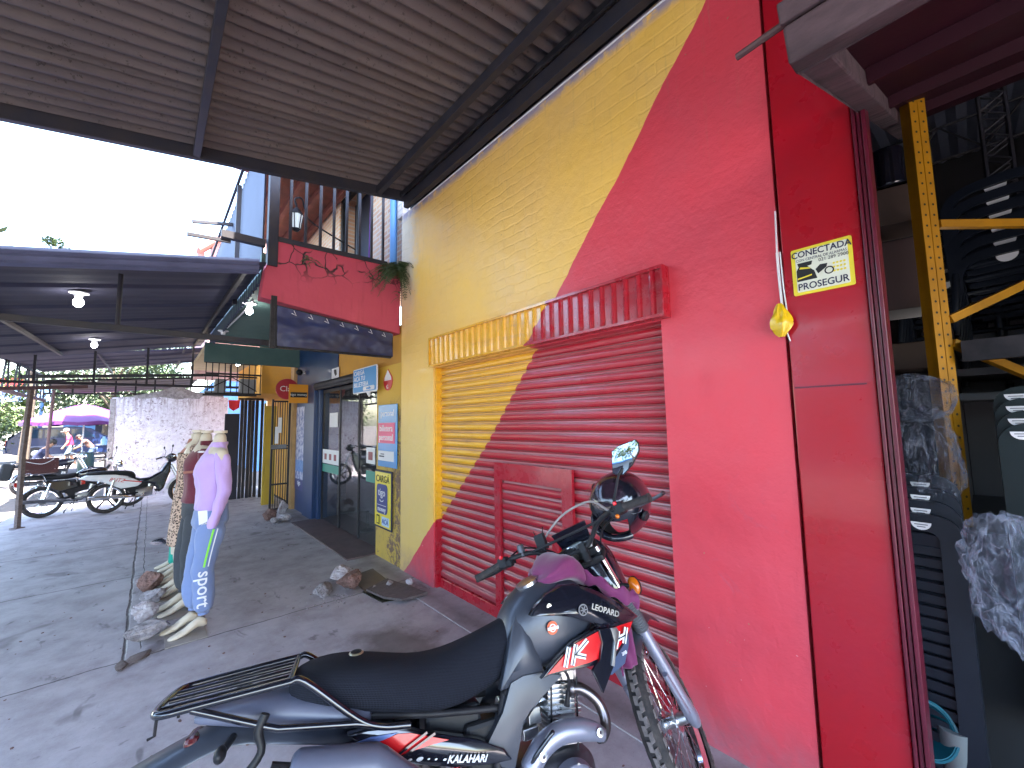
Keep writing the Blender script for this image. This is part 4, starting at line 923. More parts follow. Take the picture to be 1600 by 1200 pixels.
# ferns growing out of the cracks
def fern(c, n, L, label, seed, dirs=None, name='fern', group=None):
    rnd = random.Random(seed); b = B(); c = Vector(c)
    for k in range(n):
        a = rnd.uniform(0, 2*math.pi) if dirs is None else rnd.uniform(*dirs); el = rnd.uniform(-.3, 1.1); l = L*rnd.uniform(.55, 1.1)
        d = Vector((math.cos(a)*math.cos(el), math.sin(a)*math.cos(el)*.75, math.sin(el))); pts = []
        p = c+Vector((rnd.uniform(-.04, .04), 0, rnd.uniform(-.03, .03))); v = d*(l/10)
        for i in range(11): pts.append(p.copy()); p = p+v; v = v+Vector((0, 0, -l*.016))
        b.tube(pts, .0022, 3, caps=False)
        for i in range(2, 11):
            t_ = (pts[i]-pts[i-1]).normalized(); s_ = t_.cross(Vector((rnd.uniform(-.3, .3), rnd.uniform(-.3, .3), 1))).normalized(); w_ = .26*l*math.sin(math.pi*(i/12)**.7)*.55
            for q in (0, .5):
                pp = pts[i-1].lerp(pts[i], q)
                for sg in (-1, 1):
                    e = pp+s_*sg*w_+t_*w_*.35+Vector((0, 0, -.15*w_)); m_ = pp.lerp(e, .5)+t_*l*.018
                    b.add([pp, m_, e, pp.lerp(e, .5)-t_*l*.012], [(0, 1, 2, 3)])
    o = b.obj(name, M['fern'], None, weld=False); return tag(o, label, 'plant', group)
f1 = ony(622, 425, 4.44); fern(f1, 110, .42, 'large green fern sprouting at the corner of the red balcony and yellow wall', 3)
fern(ony(627, 462, 4.44), 7, .14, 'small fern hanging lower down the corner of the red balcony', 9)
fern(ony(484, 408, 4.48), 14, .11, 'tiny fern rooted in the cracked middle of the red balcony face', 5)

# lamps under the canopies
def bulb(p, lit, label, r=.035, g='bulbs under the low canopies'):
    p = Vector(p); t = thing('ceiling_bulb', label, 'lamp', p, group=g)
    b = B(); b.lathe([(0, 0), (.07, 0), (.074, -.010), (.035, -.024), (.030, -.05), (.026, -.065), (0, -.065)], p, n=20); b.obj('lamp_holder', M['white'], t, smooth=50)
    if lit:
        b = B(); b.ball(p+Vector((0, 0, -.10)), r*1.1, 14, 10, (1, 1, 1.15)); b.obj('bulb', M['white_em'], t, smooth=80)
a = onz(124, 453, 3.0); bulb((a.x, a.y, z2(a.x, a.y)-.01), True, 'lit bulb in a white holder nearest the sky, under the dark zinc canopy')
a = onz(152, 531, 3.12); bulb((a.x, a.y-.4, z2(a.x, a.y-.4)-.01), True, 'lit bulb in a white holder further back, by the slit between the two dark canopies')
a = onz(390, 474, 3.13); bulb((a.x, a.y, 3.135), True, 'lit bulb under the green soffit, just below the corner of the red balcony')
a = onz(349, 517, 3.13); bulb((a.x, a.y, 3.135), False, 'unlit white lamp holder under the green soffit')
a = onz(366, 566, 3.0); bulb((a.x, 9.9, 3.01), True, 'lit bulb above the black wire cage')
b = B(); b.tube(curve([onz(395, 470, 3.12), onz(378, 490, 3.12), onz(355, 512, 3.12)]), .012, 6); o = b.obj('conduit', M['label'], None); tag(o, 'pale electric conduit between two lamps under the green soffit', 'conduit')
# ------------------------------------------------------------ beyond the canopies
def leaves(b, c, r, n, s, rnd, squash=.8):
    for _ in range(n):
        while True:
            p = Vector((rnd.uniform(-1, 1), rnd.uniform(-1, 1), rnd.uniform(-1, 1)))
            if .25 < p.length < 1: break
        p = Vector(c)+Vector((p.x*r, p.y*r, p.z*r*squash)); u = Vector((rnd.gauss(0, 1), rnd.gauss(0, 1), rnd.gauss(0, 1))).normalized(); w_ = frame(u)[0]*s*rnd.uniform(.5, 1.2); u = u*s*rnd.uniform(.6, 1.4)
        b.add([p-u, p+w_*.5, p+u, p-w_*.5], [(0, 1, 2, 3)])
def tree(c, h, r, label, seed, m='leaf', nb=26, nl=130, ls=.16, zlo=.45, group=None):
    rnd = random.Random(seed); c = Vector(c); t = thing('leafy_tree', label, 'tree', c, group=group)
    b = B(); top = c+Vector((rnd.uniform(-.3, .3), rnd.uniform(-.3, .3), h*.8)); b.tube([c, c.lerp(top, .35)+Vector((.12, 0, 0)), c.lerp(top, .7), top], [.20, .15, .09, .03], 9)
    cl = []
    for k in range(nb):
        a = rnd.uniform(0, 6.28); rr = r*math.sqrt(rnd.random())*.85; z = h*rnd.uniform(zlo, 1.0)
        p = c+Vector((rr*math.cos(a), rr*math.sin(a), z)); cl.append(p)
        if k % 3 == 0: b.tube([c.lerp(top, rnd.uniform(.4, .8)), p.lerp(c+Vector((0, 0, z*.9)), .4), p], [.06, .035, .012], 6)
    b.obj('trunk', M['bark'], t)
    b = B()
    for p in cl: leaves(b, p, r*rnd.uniform(.22, .4), nl, ls, rnd)
    b.obj('crown', M[m], t, weld=False)
tree((-5.6, 19.5, -.1), 7.5, 3.4, 'street tree shading the forecourt, left of the magenta umbrella', 41, nb=34, nl=120, zlo=.52, ls=.15)
tree((-1.4, 31, -.1), 7.0, 3.2, 'tree overhanging the parked wagon behind the umbrella', 43, nb=36, nl=130, zlo=.45, ls=.16)
tree((-2.4, 40, -.1), 7.0, 3.6, 'broad dark tree overhanging the magenta umbrella', 3, zlo=.38, nb=34, nl=150)
tree((-6.4, 33, -.1), 5.2, 2.4, 'bright green tree at the far left beyond the parked wagon', 4, 'leafl', ls=.14, zlo=.2, nb=26)
tree((-10.2, 55, -.1), 8, 3.5, 'far green tree behind the blue signboard', 8, 'leafl', ls=.2, zlo=.2)
tree((-1.2, 46, -.1), 9, 4.5, 'tall tree furthest back above the whitewashed wall', 6, ls=.22, zlo=.35, nb=36, nl=120)
tt_ = ony(64, 384, 30); tree((tt_.x, 30, -.1), tt_.z+.35, 1.0, 'distant tree whose tip shows above the dark zinc canopy', 11, ls=.12, nb=16, nl=90, zlo=.8)
# blue shop front across, signboard, low wall
t = thing('blue_shop', 'pale blue roadside shop with red letters, behind the trees and umbrella', 'building', (-2, 48, 0))
b = B(); b.bb((-5.2, 48, -.1), (3.0, 49, 3.6)); b.bb((3.0, 18.5, -.1), (3.4, 49, 4.6)); b.obj('wall', M['bluepaint'], t)
a = ony(118, 640, 47.9); c = ony(163, 640, 47.9)
text('dl', .95, (ony(124, 638, 47.8)), (1, 0, 0), (0, 0, 1), M['signred'], t, ext=.02); text('pe', .95, (ony(162, 639, 47.8)), (1, 0, 0), (0, 0, 1), M['signred'], t, ext=.02)
b = B(); b.bb((-5.4, 46.5, 2.35), (3.0, 48, 2.5)); b.obj('awning', M['label'], t)
b = B(); b.bb((-3.4, 47.95, 0), (-1.9, 47.99, 2.1)); b.bb((-1.2, 47.95, 0), (1.9, 47.99, 2.1)); b.obj('opening', M['dnavy'], t)
t = thing('phone_signboard', 'long light blue signboard with a telephone number under a red strip, at the left edge', 'sign', (-6.5, 38, 0))
a = ony(-25, 622, 38); c = ony(52, 632, 38)
b = B(); b.bb((a.x, 38, 3.35), (-4.7, 38.15, 4.15)); b.obj('panel', mat('light_blue_panel', (.28, .42, .72), .5), t)
b = B(); b.bb((a.x, 38, 4.17), (-5.8, 38.12, 4.75)); b.obj('red_strip', M['signred'], t)
text('0985 5', .5, (-6.2, 37.97, 3.72), (1, 0, 0), (0, 0, 1), M['inkd'], t, sx=1.2, ext=.01)
b = B(); b.tube([(-6.8, 38.1, 0), (-6.8, 38.1, 3.35)], .09, 8); b.obj('post', M['navy'], t); b = B(); b.tube([(-5.1, 38.1, 0), (-5.1, 38.1, 3.35)], .09, 8); b.obj('post', M['navy'], t)
# house with pink gable behind balcony
t = thing('pink_house', 'tall pink house with clay eaves beyond the ribbed balcony sheet', 'building', (2, 13, 0))
b = B(); P = [(.98, 3.2), (4, 3.2), (4, 6.9), (2.2, 7.6), (.98, 6.3)]; b.prism(P, 'y', 14.9, 4.4); b.obj('wall', mat('pink_plaster', (.52, .30, .28), .85, 0, (3, .4)), t)
b = B(); b.bar((.70, 12.6, 6.02), (2.2, 12.6, 7.55), .5, .09); b.bar((.78, 12.66, 6.0), (.78, 17, 6.0), .12, .16); b.bar((.86, 12.66, 5.84), (.86, 17, 5.84), .10, .12); b.obj('eaves', mat('pink_eaves', (.40, .19, .17), .8, 0, (6, .5)), t)
# wires
b = B(); b.tube(curve([ony(95, 389, 20), ony(200, 378, 20), ony(292, 374, 20)]), .014, 5); o = b.obj('overhead_wire', M['black']); tag(o, 'black wire running from the low canopy to the balcony beams', 'wire')
b = B(); b.tube(curve([ony(-20, 207, 30), ony(120, 238, 30), ony(260, 268, 30)]), .010, 4); o = b.obj('overhead_wire', M['zincside']); tag(o, 'faint thin wire crossing the white sky under the near canopy', 'wire')

# parked estate car
def car():
    H0 = onz(160, 712, -.1)
    t = thing('parked_wagon', 'dark blue estate car parked behind the people and the magenta umbrella', 'car', (-5.75, 34.6, 0), rz=0)
    Lc = 4.7
    # profile in local x (rear at 0, front at Lc), z
    prof = [(0.05, .38), (.0, .62), (.03, .95), (.12, 1.08), (.55, 1.52), (.95, 1.58), (2.3, 1.58), (2.75, 1.50), (3.35, 1.10), (4.2, .98), (4.55, .85), (4.68, .62), (4.66, .36), (4.2, .26), (.4, .26)]
    def sec(y, k, dz=0): return [Vector((Lc/2+(x-Lc/2)*k, y, z if z < 1.1 else 1.1+(z-1.1)*(1-dz))) for x, z in prof]
    b = B(); b.loft([sec(-.84, .985, .05), sec(-.88, 1.0), sec(-.55, 1.0), sec(.55, 1.0), sec(.88, 1.0), sec(.84, .985, .05)])
    off = Vector((-5.75, 34.6, .0)); R = Matrix.Rotation(math.radians(6), 3, 'Z')
    tr = lambda p: off+R @ (Vector(p)*1.12)
    def o_(b, name, m, par=t, **k):
        b.v = [tuple(tr(p)) for p in b.v]; return b.obj(name, m, par, **k)
    o_(b, 'body', M['carblue'], smooth=35)
    for x0, x1 in ((.42, 1.12), (1.20, 2.0), (2.08, 2.95)):
        b = B(); zt_ = 1.47; P = [(x0 if x0 > .5 else x0+.0, 1.06), (x1, 1.06), (x1 if x1 < 2.5 else x1-.42, zt_), (x0+.28 if x0 < .5 else x0, zt_)]
        b.prism(P, 'y', -.885, .012); o_(b, 'side_window', M['carglass'])
    b = B(); b.add([(.06, -.74, 1.08), (.06, .74, 1.08), (.5, .70, 1.50), (.5, -.70, 1.50)], [(0, 1, 2, 3)]); b.add([(.10, -.72, 1.09), (.10, .72, 1.09)], []); o_(b, 'rear_window', M['carglass'])
    for x in (.95, 3.75):
        for y in (-.80, .80):
            b = B(); b.lathe([(.15, -.10), (.30, -.10), (.33, -.06), (.33, .06), (.30, .10), (.15, .10)], (x, y, .33), (0, 1, 0), 24); w_ = o_(b, 'wheel', M['rubber'], smooth=40)
            b = B(); b.lathe([(0, -.09), (.05, -.105), (.20, -.085), (.20, .085), (0, .09)], (x, y, .33), (0, 1, 0), 16); o_(b, 'rim', M['alu'], w_)
    b = B(); b.bb((-.012, -.84, .74), (.05, -.66, .98)); o_(b, 'tail_light', M['tail']); b = B(); b.bb((-.012, .66, .74), (.05, .84, .98)); o_(b, 'tail_light', M['tail'])
    b = B(); b.bb((-.06, -.86, .36), (.05, .86, .56)); o_(b, 'bumper', M['greypl'], bevel=.03)
    b = B(); b.bb((.5, -.895, .60), (4.2, -.885, .68)); o_(b, 'side_trim', M['greypl'])
    b = B(); b.tube([(.8, -.62, 1.62), (2.3, -.62, 1.62)], .018, 6); o_(b, 'roof_rail', M['black'])
car()

# magenta market umbrella
def umbrella():
    c = Vector((-2.05, 24.2, -.1)); t = thing('market_umbrella', 'large magenta sun umbrella over the street table', 'umbrella', c)
    b = B(); b.tube([c, c+Vector((0, 0, 2.72))], .025, 8); b.obj('pole', M['label'], t)
    n = 10; R = 1.75; vs = []; rings = [(0, 2.75), (.35, 2.66), (.75, 2.48), (1.2, 2.27), (1.0*R, 2.02), (1.0*R, 1.90)]
    b = B(); V = []
    for r, z in rings:
        for k in range(n*4):
            a = 2*math.pi*k/(n*4); s_ = .03*math.cos(a*n)*(r/R); rr = r*(1-.05*(1-math.cos(a*n))/2*(r/R)); V.append(c+Vector((rr*math.cos(a), rr*math.sin(a), z+s_)))
    m = n*4; b.add(V, [(i*m+k, i*m+(k+1) % m, (i+1)*m+(k+1) % m, (i+1)*m+k) for i in range(len(rings)-1) for k in range(m)]); b.obj('canopy', M['purpumb'], t, smooth=50)
umbrella()
t = thing('street_table', 'small wooden street table loaded with goods under the umbrella', 'table', (-2.0, 24.3, -.1))
b = B(); b.bb((-2.5, 23.9, .60), (-1.3, 24.6, .64)); b.obj('table_top', M['wood'], t)
for x in (-2.45, -1.35):
    for y in (23.95, 24.55): b = B(); b.bb((x-.02, y-.02, -.1), (x+.02, y+.02, .60)); b.obj('leg', M['wood'], t)
b = B(); b.lathe([(.0, 0), (.20, 0), (.24, .25), (.24, .55), (.20, .80), (.22, .82), (0, .82)], (-1.85, 23.4, -.1), n=16); o = b.obj('plastic_drum', mat('dark_green_drum', (.03, .06, .05), .5), None, smooth=40); tag(o, 'dark barrel standing between the man in red and the bending woman', 'barrel')
t = thing('water_jug', 'pale blue water jug on the barrel under the umbrella', 'jug', (-1.60, 23.35, .3)); b = B(); b.lathe([(0, 0), (.09, 0), (.1, .2), (.05, .28), (.04, .34), (0, .34)], (-1.50, 23.5, .64), n=12); b.obj('body', mat('jug_blue', (.35, .6, .75), .2), t, smooth=40)
t.location = (-1.5, 23.5, .64); 
b = B(); b.bb((-1.1, 23.5, .30), (-.55, 23.9, .34))
for x in (-1.08, -.57): b.bb((x-.02, 23.52, -.1), (x+.02, 23.88, .30))
o = b.obj('bench', M['label']); tag(o, 'low white bench beside the whitewashed wall edge', 'bench')

# people
def person(name, label, base, face, J, shirt, short, shoes=None, hat=None, s=1.0, longp=False):
    """J: joint positions in a local frame, x forward, y left"""
    base = Vector(base); R = Matrix.Rotation(face, 3, 'Z'); T_ = lambda p: base+R @ (Vector(p)*s)
    t = thing(name, label, 'person', base)
    r = dict(pel=.13, wst=.12, chs=.135, nek=.052, hd0=.06, hd1=.095, hd2=.085, sh=.055, el=.042, wr=.030, hn=.036, hip=.09, kn=.058, an=.038, toe=.035)
    names = ['pel', 'wst', 'chs', 'nek', 'hd0', 'hd1', 'hd2']; jt = []; ed = []; idx = {}
    def ad(k, p, rr, par=None):
        idx[k] = len(jt); jt.append((T_(p), rr*s, rr*s*(.8 if rr > .1 else 1)))
        if par is not None: ed.append((idx[par], idx[k]))
    prev = None
    for k in names: ad(k, J[k], r[k], prev); prev = k
    for sd_ in 'LR':
        ad('sh'+sd_, J['sh'+sd_], r['sh'], 'chs'); ad('el'+sd_, J['el'+sd_], r['el'], 'sh'+sd_); ad('wr'+sd_, J['wr'+sd_], r['wr'], 'el'+sd_)
        d = (Vector(J['wr'+sd_])-Vector(J['el'+sd_])).normalized(); ad('hn'+sd_, Vector(J['wr'+sd_])+d*.09, .034, 'wr'+sd_)
        ad('hip'+sd_, J['hip'+sd_], r['hip'], 'pel'); ad('kn'+sd_, J['kn'+sd_], r['kn'], 'hip'+sd_); ad('an'+sd_, J['an'+sd_], r['an'], 'kn'+sd_)
        a = Vector(J['an'+sd_]); ad('toe'+sd_, a+Vector((.15, 0, -.045)), r['toe'], 'an'+sd_)
    body = skin('body', jt, ed, M['human'], t)
    # face and fingers are far too small to show, but a nose, ears and finger stubs give the outline
    hc = T_(J['hd1']); fw = R @ (Vector(J.get('look', (1, 0, -.2))).normalized()); b = B()
    b.ball(hc+fw*.10*s, .016*s, 8, 6); lft = fw.cross(Vector((0, 0, 1))).normalized()
    for q in (-1, 1): b.ball(hc+lft*q*.088*s, .022*s, 8, 6)
    b.obj('face_feature', M['human'], t, smooth=60)
    def cl(nm, keys, edges, grow, m):
        js = []; ix = {}
        for k in keys: ix[k] = len(js); co, a, c = jt[idx[k]]; js.append((co, a*grow.get(k, 1.18)+.012*s, c*grow.get(k, 1.18)+.012*s))
        es = [(ix[a], ix[c]) for a, c in edges]
        return js, es, ix, nm, m
    def seg(a, c, f): return jt[idx[a]][0].lerp(jt[idx[c]][0], f)
    # shirt
    js = [(jt[idx['pel']][0], .155*s, .135*s), (jt[idx['wst']][0], .15*s, .125*s), (jt[idx['chs']][0], .165*s, .13*s)]; es = [(0, 1), (1, 2)]
    js.append((seg('chs', 'nek', .55), .075*s, .07*s)); es.append((2, 3))
    for sd_ in 'LR':
        n0 = len(js); js.append((jt[idx['sh'+sd_]][0], .08*s)); es.append((2, n0)); js.append((seg('sh'+sd_, 'el'+sd_, .75), .066*s)); es.append((n0, n0+1))
    skin('shirt', js, es, shirt, t)
    js = [(jt[idx['pel']][0], .14*s, .13*s)]; es = []
    for sd_ in 'LR':
        n0 = len(js); js.append((jt[idx['hip'+sd_]][0], .115*s)); es.append((0, n0)); f = 1.0
        js.append((seg('hip'+sd_, 'kn'+sd_, .95), .085*s)); es.append((n0, n0+1))
        if longp: js.append((seg('kn'+sd_, 'an'+sd_, .9), .06*s)); es.append((n0+1, n0+2))
    skin('trousers', js, es, short, t)
    b = B(); d_ = (Vector(jt[idx['hd2']][0])-Vector(jt[idx['nek']][0])).normalized()
    b.ball(hc+d_*.045*s-fw*.02*s, .108*s, 14, 8, (1, 1, .95)); b.obj('cap' if hat else 'hair', hat or M['hair'], t, smooth=60)
    if hat: b = B(); b.ball(hc+d_*.05*s+fw*.12*s, .07*s, 10, 6, (1, 1, .2)); b.obj('peak', hat, t, smooth=60)
    for sd_ in 'LR':
        b = B(); a = jt[idx['an'+sd_]][0]; e = jt[idx['toe'+sd_]][0]; b.tube([a+Vector((0, 0, -.05*s))-(e-a)*.25, e+Vector((0, 0, -.01*s))], [.04*s, .045*s], 8); b.obj('sandal', shoes or M['label'], t, smooth=60)
stand = dict(pel=(0, 0, .93), wst=(.03, 0, 1.08), chs=(.07, 0, 1.32), nek=(.12, 0, 1.49), hd0=(.14, 0, 1.55), hd1=(.18, 0, 1.64), hd2=(.17, 0, 1.71),
             shL=(.08, .19, 1.42), shR=(.08, -.19, 1.42), elL=(.10, .26, 1.14), elR=(.12, -.25, 1.14), wrL=(.24, .24, .92), wrR=(.22, -.24, .92),
             hipL=(0, .10, .88), hipR=(0, -.10, .88), knL=(.14, .11, .48), knR=(-.04, -.11, .47), anL=(.16, .12, .09), anR=(-.20, -.12, .10), look=(1, 0, -.6))
person('person', 'man in a red T-shirt, grey shorts and cap walking past the parked wagon', onz(108, 730, -.1)+Vector((0, 0, 0)), math.radians(185), stand,
       mat('red_tshirt', (.72, .03, .10), .8), mat('grey_shorts', (.12, .17, .22), .8), hat=mat('grey_cap', (.2, .17, .16), .8))
bend = dict(pel=(0, 0, .80), wst=(.08, 0, .93), chs=(.24, 0, 1.12), nek=(.36, 0, 1.24), hd0=(.40, 0, 1.28), hd1=(.47, 0, 1.34), hd2=(.50, 0, 1.40),
            shL=(.28, .18, 1.20), shR=(.28, -.18, 1.20), elL=(.38, .22, .96), elR=(.38, -.22, .96), wrL=(.56, .14, .86), wrR=(.56, -.14, .86),
            hipL=(0, .10, .76), hipR=(0, -.10, .76), knL=(.12, .13, .42), knR=(.12, -.13, .42), anL=(0, .13, .09), anR=(0, -.13, .09), look=(1, 0, -.8))
person('person', 'woman in a brown top bending over the goods beside the umbrella', onz(143, 728, -.1), math.radians(178), bend, mat('brown_top', (.14, .075, .06), .8), mat('blue_jeans', (.05, .08, .15), .8), longp=True)
sit = dict(pel=(0, 0, .62), wst=(.05, 0, .78), chs=(.18, 0, 1.02), nek=(.27, 0, 1.18), hd0=(.31, 0, 1.22), hd1=(.37, 0, 1.30), hd2=(.38, 0, 1.38),
           shL=(.20, .20, 1.10), shR=(.20, -.20, 1.10), elL=(.36, .30, .88), elR=(.34, -.28, .88), wrL=(.56, .20, .76), wrR=(.56, -.18, .76),
           hipL=(.03, .11, .60), hipR=(.03, -.11, .60), knL=(.42, .18, .55), knR=(.42, -.18, .55), anL=(.42, .2, .10), anR=(.42, -.2, .10), look=(1, 0, -.6))
sp = onz(48, 760, -.1)
person('person', 'dark haired man in a navy T-shirt sitting on the furthest parked motorcycle', sp, math.radians(10), sit, mat('navy_tshirt', (.02, .025, .07), .8, 0, (9, .5)), mat('dark_trousers', (.05, .06, .09), .8), longp=True, s=1.0)
# hanging rag on kerb: far shaded kerb line
b = B(); b.bb((-30, 20, -.12), (3, 60, -.085)); structure(b.obj('forecourt', M['ground']))
# ------------------------------------------------------------ the trail motorcycle in front (x forward, y left, z up)
BH, BLN, BST = -0.33, 0.242, 0.78
BM = Matrix.Translation((0.531, 1.315, 0)) @ Matrix.Rotation(BH, 4, 'Z') @ Matrix.Rotation(-BLN, 4, 'X')
moto = thing('trail_motorcycle', 'black and grey trail motorcycle with red graphics leaning before the red shutter', 'motorcycle', mat=BM)
AX = Vector((-math.sin(math.radians(25.5)), 0, math.cos(math.radians(25.5)))); A0 = Vector((1.405, 0, 0)); SR = Matrix.Rotation(BST, 3, AX)
def ST(p): p = Vector(p); return A0 + SR @ (p-A0)
S = lambda: B(ST)
def P_(b, name, m, par=moto, **k): return b.obj(name, m, par, local=True, **k)
def ring(x, hw, z0, z1, n=20, pw=2.4, yc=0, lean=0, xw=0):
    """superellipse section at x: half width, bottom, top"""
    out = []; zc_ = (z0+z1)/2; hz = (z1-z0)/2
    for k in range(n):
        a = 2*math.pi*k/n; c, s_ = math.cos(a), math.sin(a)
        out.append(Vector((x+xw*(s_), yc+hw*math.copysign(abs(c)**(2/pw), c), zc_+hz*math.copysign(abs(s_)**(2/pw), s_))))
    return out
def bxf(b, pts_):  return [Vector(p) for p in pts_]

# wheels
def wheel(c, R, tw, par_name, Bc, seed, front=True):
    c = Vector(c); kw = dict(o=c, axis=(0, 1, 0))
    b = Bc(); h = tw/2; b.lathe([(R-.058, -h*.80), (R-.040, -h*.98), (R-.016, -h*.90), (R-.006, -h*.55), (R-.002, 0), (R-.006, h*.55), (R-.016, h*.90), (R-.040, h*.98), (R-.058, h*.80)], n=64, **kw)
    w_ = P_(b, par_name, M['rubber'], smooth=50)
    b = Bc(); N = 46
    u, v_, d = frame((0, 1, 0))
    def P(a, y, r): return c + u*(r*math.cos(a)) + v_*(r*math.sin(a)) + Vector((0, 1, 0))*y
    for i in range(N):
        a0 = 2*math.pi*i/N; da = 2*math.pi/N
        for sgn in (-1, 1):
            for (y0, y1, sk, l, rr) in ((.002, .36, .10, .66, .0075), (.44, .98, .55, .62, .0045)):
                a1 = a0+(0 if sgn > 0 else da*.5); q = []
                for rrr in (-.012, rr):
                    for (yy, ss, aa) in ((y0, 0, 0), (y1, 1, 0), (y1, 1, 1), (y0, 0, 1)):
                        R_ = R+rrr-(0.002 if yy < .4 else .012 if yy < .6 else .030)*(1 if yy > .4 else .6)
                        q.append(P(a1+da*(sk*ss+l*aa), sgn*yy*h*1.04, R_))
                b.add(q, [(0, 1, 2, 3), (4, 5, 6, 7), (0, 1, 5, 4), (1, 2, 6, 5), (2, 3, 7, 6), (3, 0, 4, 7)])
    k = P_(b, 'knobbly_tread', M['tread'], w_, weld=False); k['kind'] = 'stuff'
    b = Bc(); b.lathe([(R-.062, -h*.62), (R-.050, -h*.68), (R-.052, -h*.45), (R-.070, -h*.20), (R-.070, h*.20), (R-.052, h*.45), (R-.050, h*.68), (R-.062, h*.62), (R-.080, h*.25), (R-.080, -h*.25), (R-.062, -h*.62)], n=64, **kw); P_(b, 'rim', M['chrome'], w_, smooth=40)
    b = Bc()
    for i in range(36):
        a = 2*math.pi*i/36; sg = 1 if i % 2 else -1; tw_ = .55 if (i//2) % 2 else -.55
        b.tube([P(a+tw_, sg*.028, .038), P(a, sg*.006, R-.072)], .0016, 5)
    k = P_(b, 'spokes', M['chrome'], w_, weld=False); k['kind'] = 'stuff'
    b = Bc(); b.lathe([(0, -.07), (.022, -.07), (.025, -.034), (.045, -.032), (.045, -.022), (.026, -.018), (.026, .018), (.045, .022), (.045, .032), (.03, .05), (0, .07)], n=24, **kw); P_(b, 'hub', M['alu'], w_, smooth=35)
    b = Bc(); N = 40; dr = []
    b.lathe([(.072, .046), (.115, .046), (.115, .050), (.072, .050), (.072, .046)], n=N, **kw); P_(b, 'brake_disc', M['alud'], w_)
    return w_
wheel((1.30, 0, .345), .345, .085, 'front_wheel', S, 1)
wheel((0, 0, .31), .31, .11, 'rear_wheel', B, 2)

# front fork (steered). Axis direction AX
fo = Vector((1.30, 0, .345))
def fk(t, y, dx=0): p = fo + AX*t; return Vector((p.x+dx, y, p.z))
for sy in (-1, 1):
    y = .095*sy
    b = S(); b.tube([fk(.42, y), fk(.80, y)], .0185, 16); leg = P_(b, 'fork_leg', M['chrome'], smooth=40)
    b = S(); b.tube([fk(-.045, y), fk(-.03, y), fk(0, y), fk(.10, y), fk(.40, y), fk(.42, y)], [.016, .024, .030, .0255, .0265, .024], 18); P_(b, 'slider', M['silverp'], leg, smooth=45)
    b = S(); pts = []; rs = []
    for i in range(29): pts.append(fk(.40+.155*i/28, y)); rs.append(.034 if i % 2 else .028)
    b.tube(pts, rs, 16); P_(b, 'gaiter', mat('gaiter_grey', (.12, .125, .14), .55) if sy < 0 else bpy.data.materials['gaiter_grey'], leg, smooth=70)
    b = S(); b.tube([fk(.02, y*1.0, -.03), fk(.20, y, -.045)], .013, 8); b.box(fk(.10, y, .03), (.03, .02, .08)); P_(b, 'lug', M['silverp'], leg)
b = S(); b.box(fk(.565, 0, -.01), (.07, .26, .045), Matrix.Rotation(math.radians(-27), 3, 'Y')); b.box(fk(.765, 0, -.015), (.085, .25, .030), Matrix.Rotation(math.radians(-27), 3, 'Y')); tc = P_(b, 'triple_clamp', M['blkplas'], bevel=.01)
b = S()
for y in (-.095, .095): b.lathe([(0, .02), (.017, .02), (.019, .0), (0.019, -.02)], fk(.79, y), AX, 16)
b.lathe([(0, .03), (.016, .03), (.018, .012), (.018, 0)], fk(.78, 0, -.045), AX, 6); P_(b, 'clamp_bolt', M['alu'], tc)
b = B(); b.tube([(1.015-.30*.454+.01, 0, .67+.0), (.86, 0, 1.0)], .030, 14); P_(b, 'steering_head', M['black'])
# high front fender (steered)
b = S(); rings = []
for i in range(15):
    s_ = i/14; x = 1.02+.62*s_ - .0; z = .765+.015*math.sin(math.pi*s_)-.10*(s_-.55)**2*1.6 - (.10*max(0, .2-s_)*2)
    wv = .055+.045*math.sin(math.pi*min(1, s_*1.15+.1))
    rings.append([Vector((x, wv*q, z - .05*abs(q)**2.4 + (0 if k < 7 else -.004))) for k, q in enumerate((-1, -.8, -.5, 0, .5, .8, 1, 1, .8, .5, 0, -.5, -.8, -1))])
b.loft(rings); P_(b, 'front_fender', M['matt_grey'], smooth=50)
# headlight cowl and lamp (steered)
b = S(); rings = []
for i, (x, hw, z0, z1) in enumerate([(.985, .06, .90, 1.13), (1.02, .115, .84, 1.15), (1.07, .13, .80, 1.13), (1.12, .12, .80, 1.07), (1.145, .10, .82, 1.02)]): rings.append(ring(x, hw, z0, z1, 20, 3))
b.loft(rings); hl = P_(b, 'headlight_cowl', M['gloss_blk'], smooth=40)
b = S(); b.lathe([(0, .02), (.05, .018), (.075, .0)], (1.148, 0, .925), (1, 0, .05), 20); P_(b, 'headlight', M['glass'], hl, smooth=60)
b = S(); b.add([(1.00, -.075, 1.12), (1.00, .075, 1.12), (.965, .095, 1.20), (.965, -.095, 1.20), (1.012, -.075, 1.12), (1.012, .075, 1.12), (.975, .09, 1.205), (.975, -.09, 1.205)], [(0, 1, 2, 3), (4, 5, 6, 7), (0, 1, 5, 4), (2, 3, 7, 6), (0, 3, 7, 4), (1, 2, 6, 5)]); P_(b, 'fly_screen', M['gloss_blk'], hl)
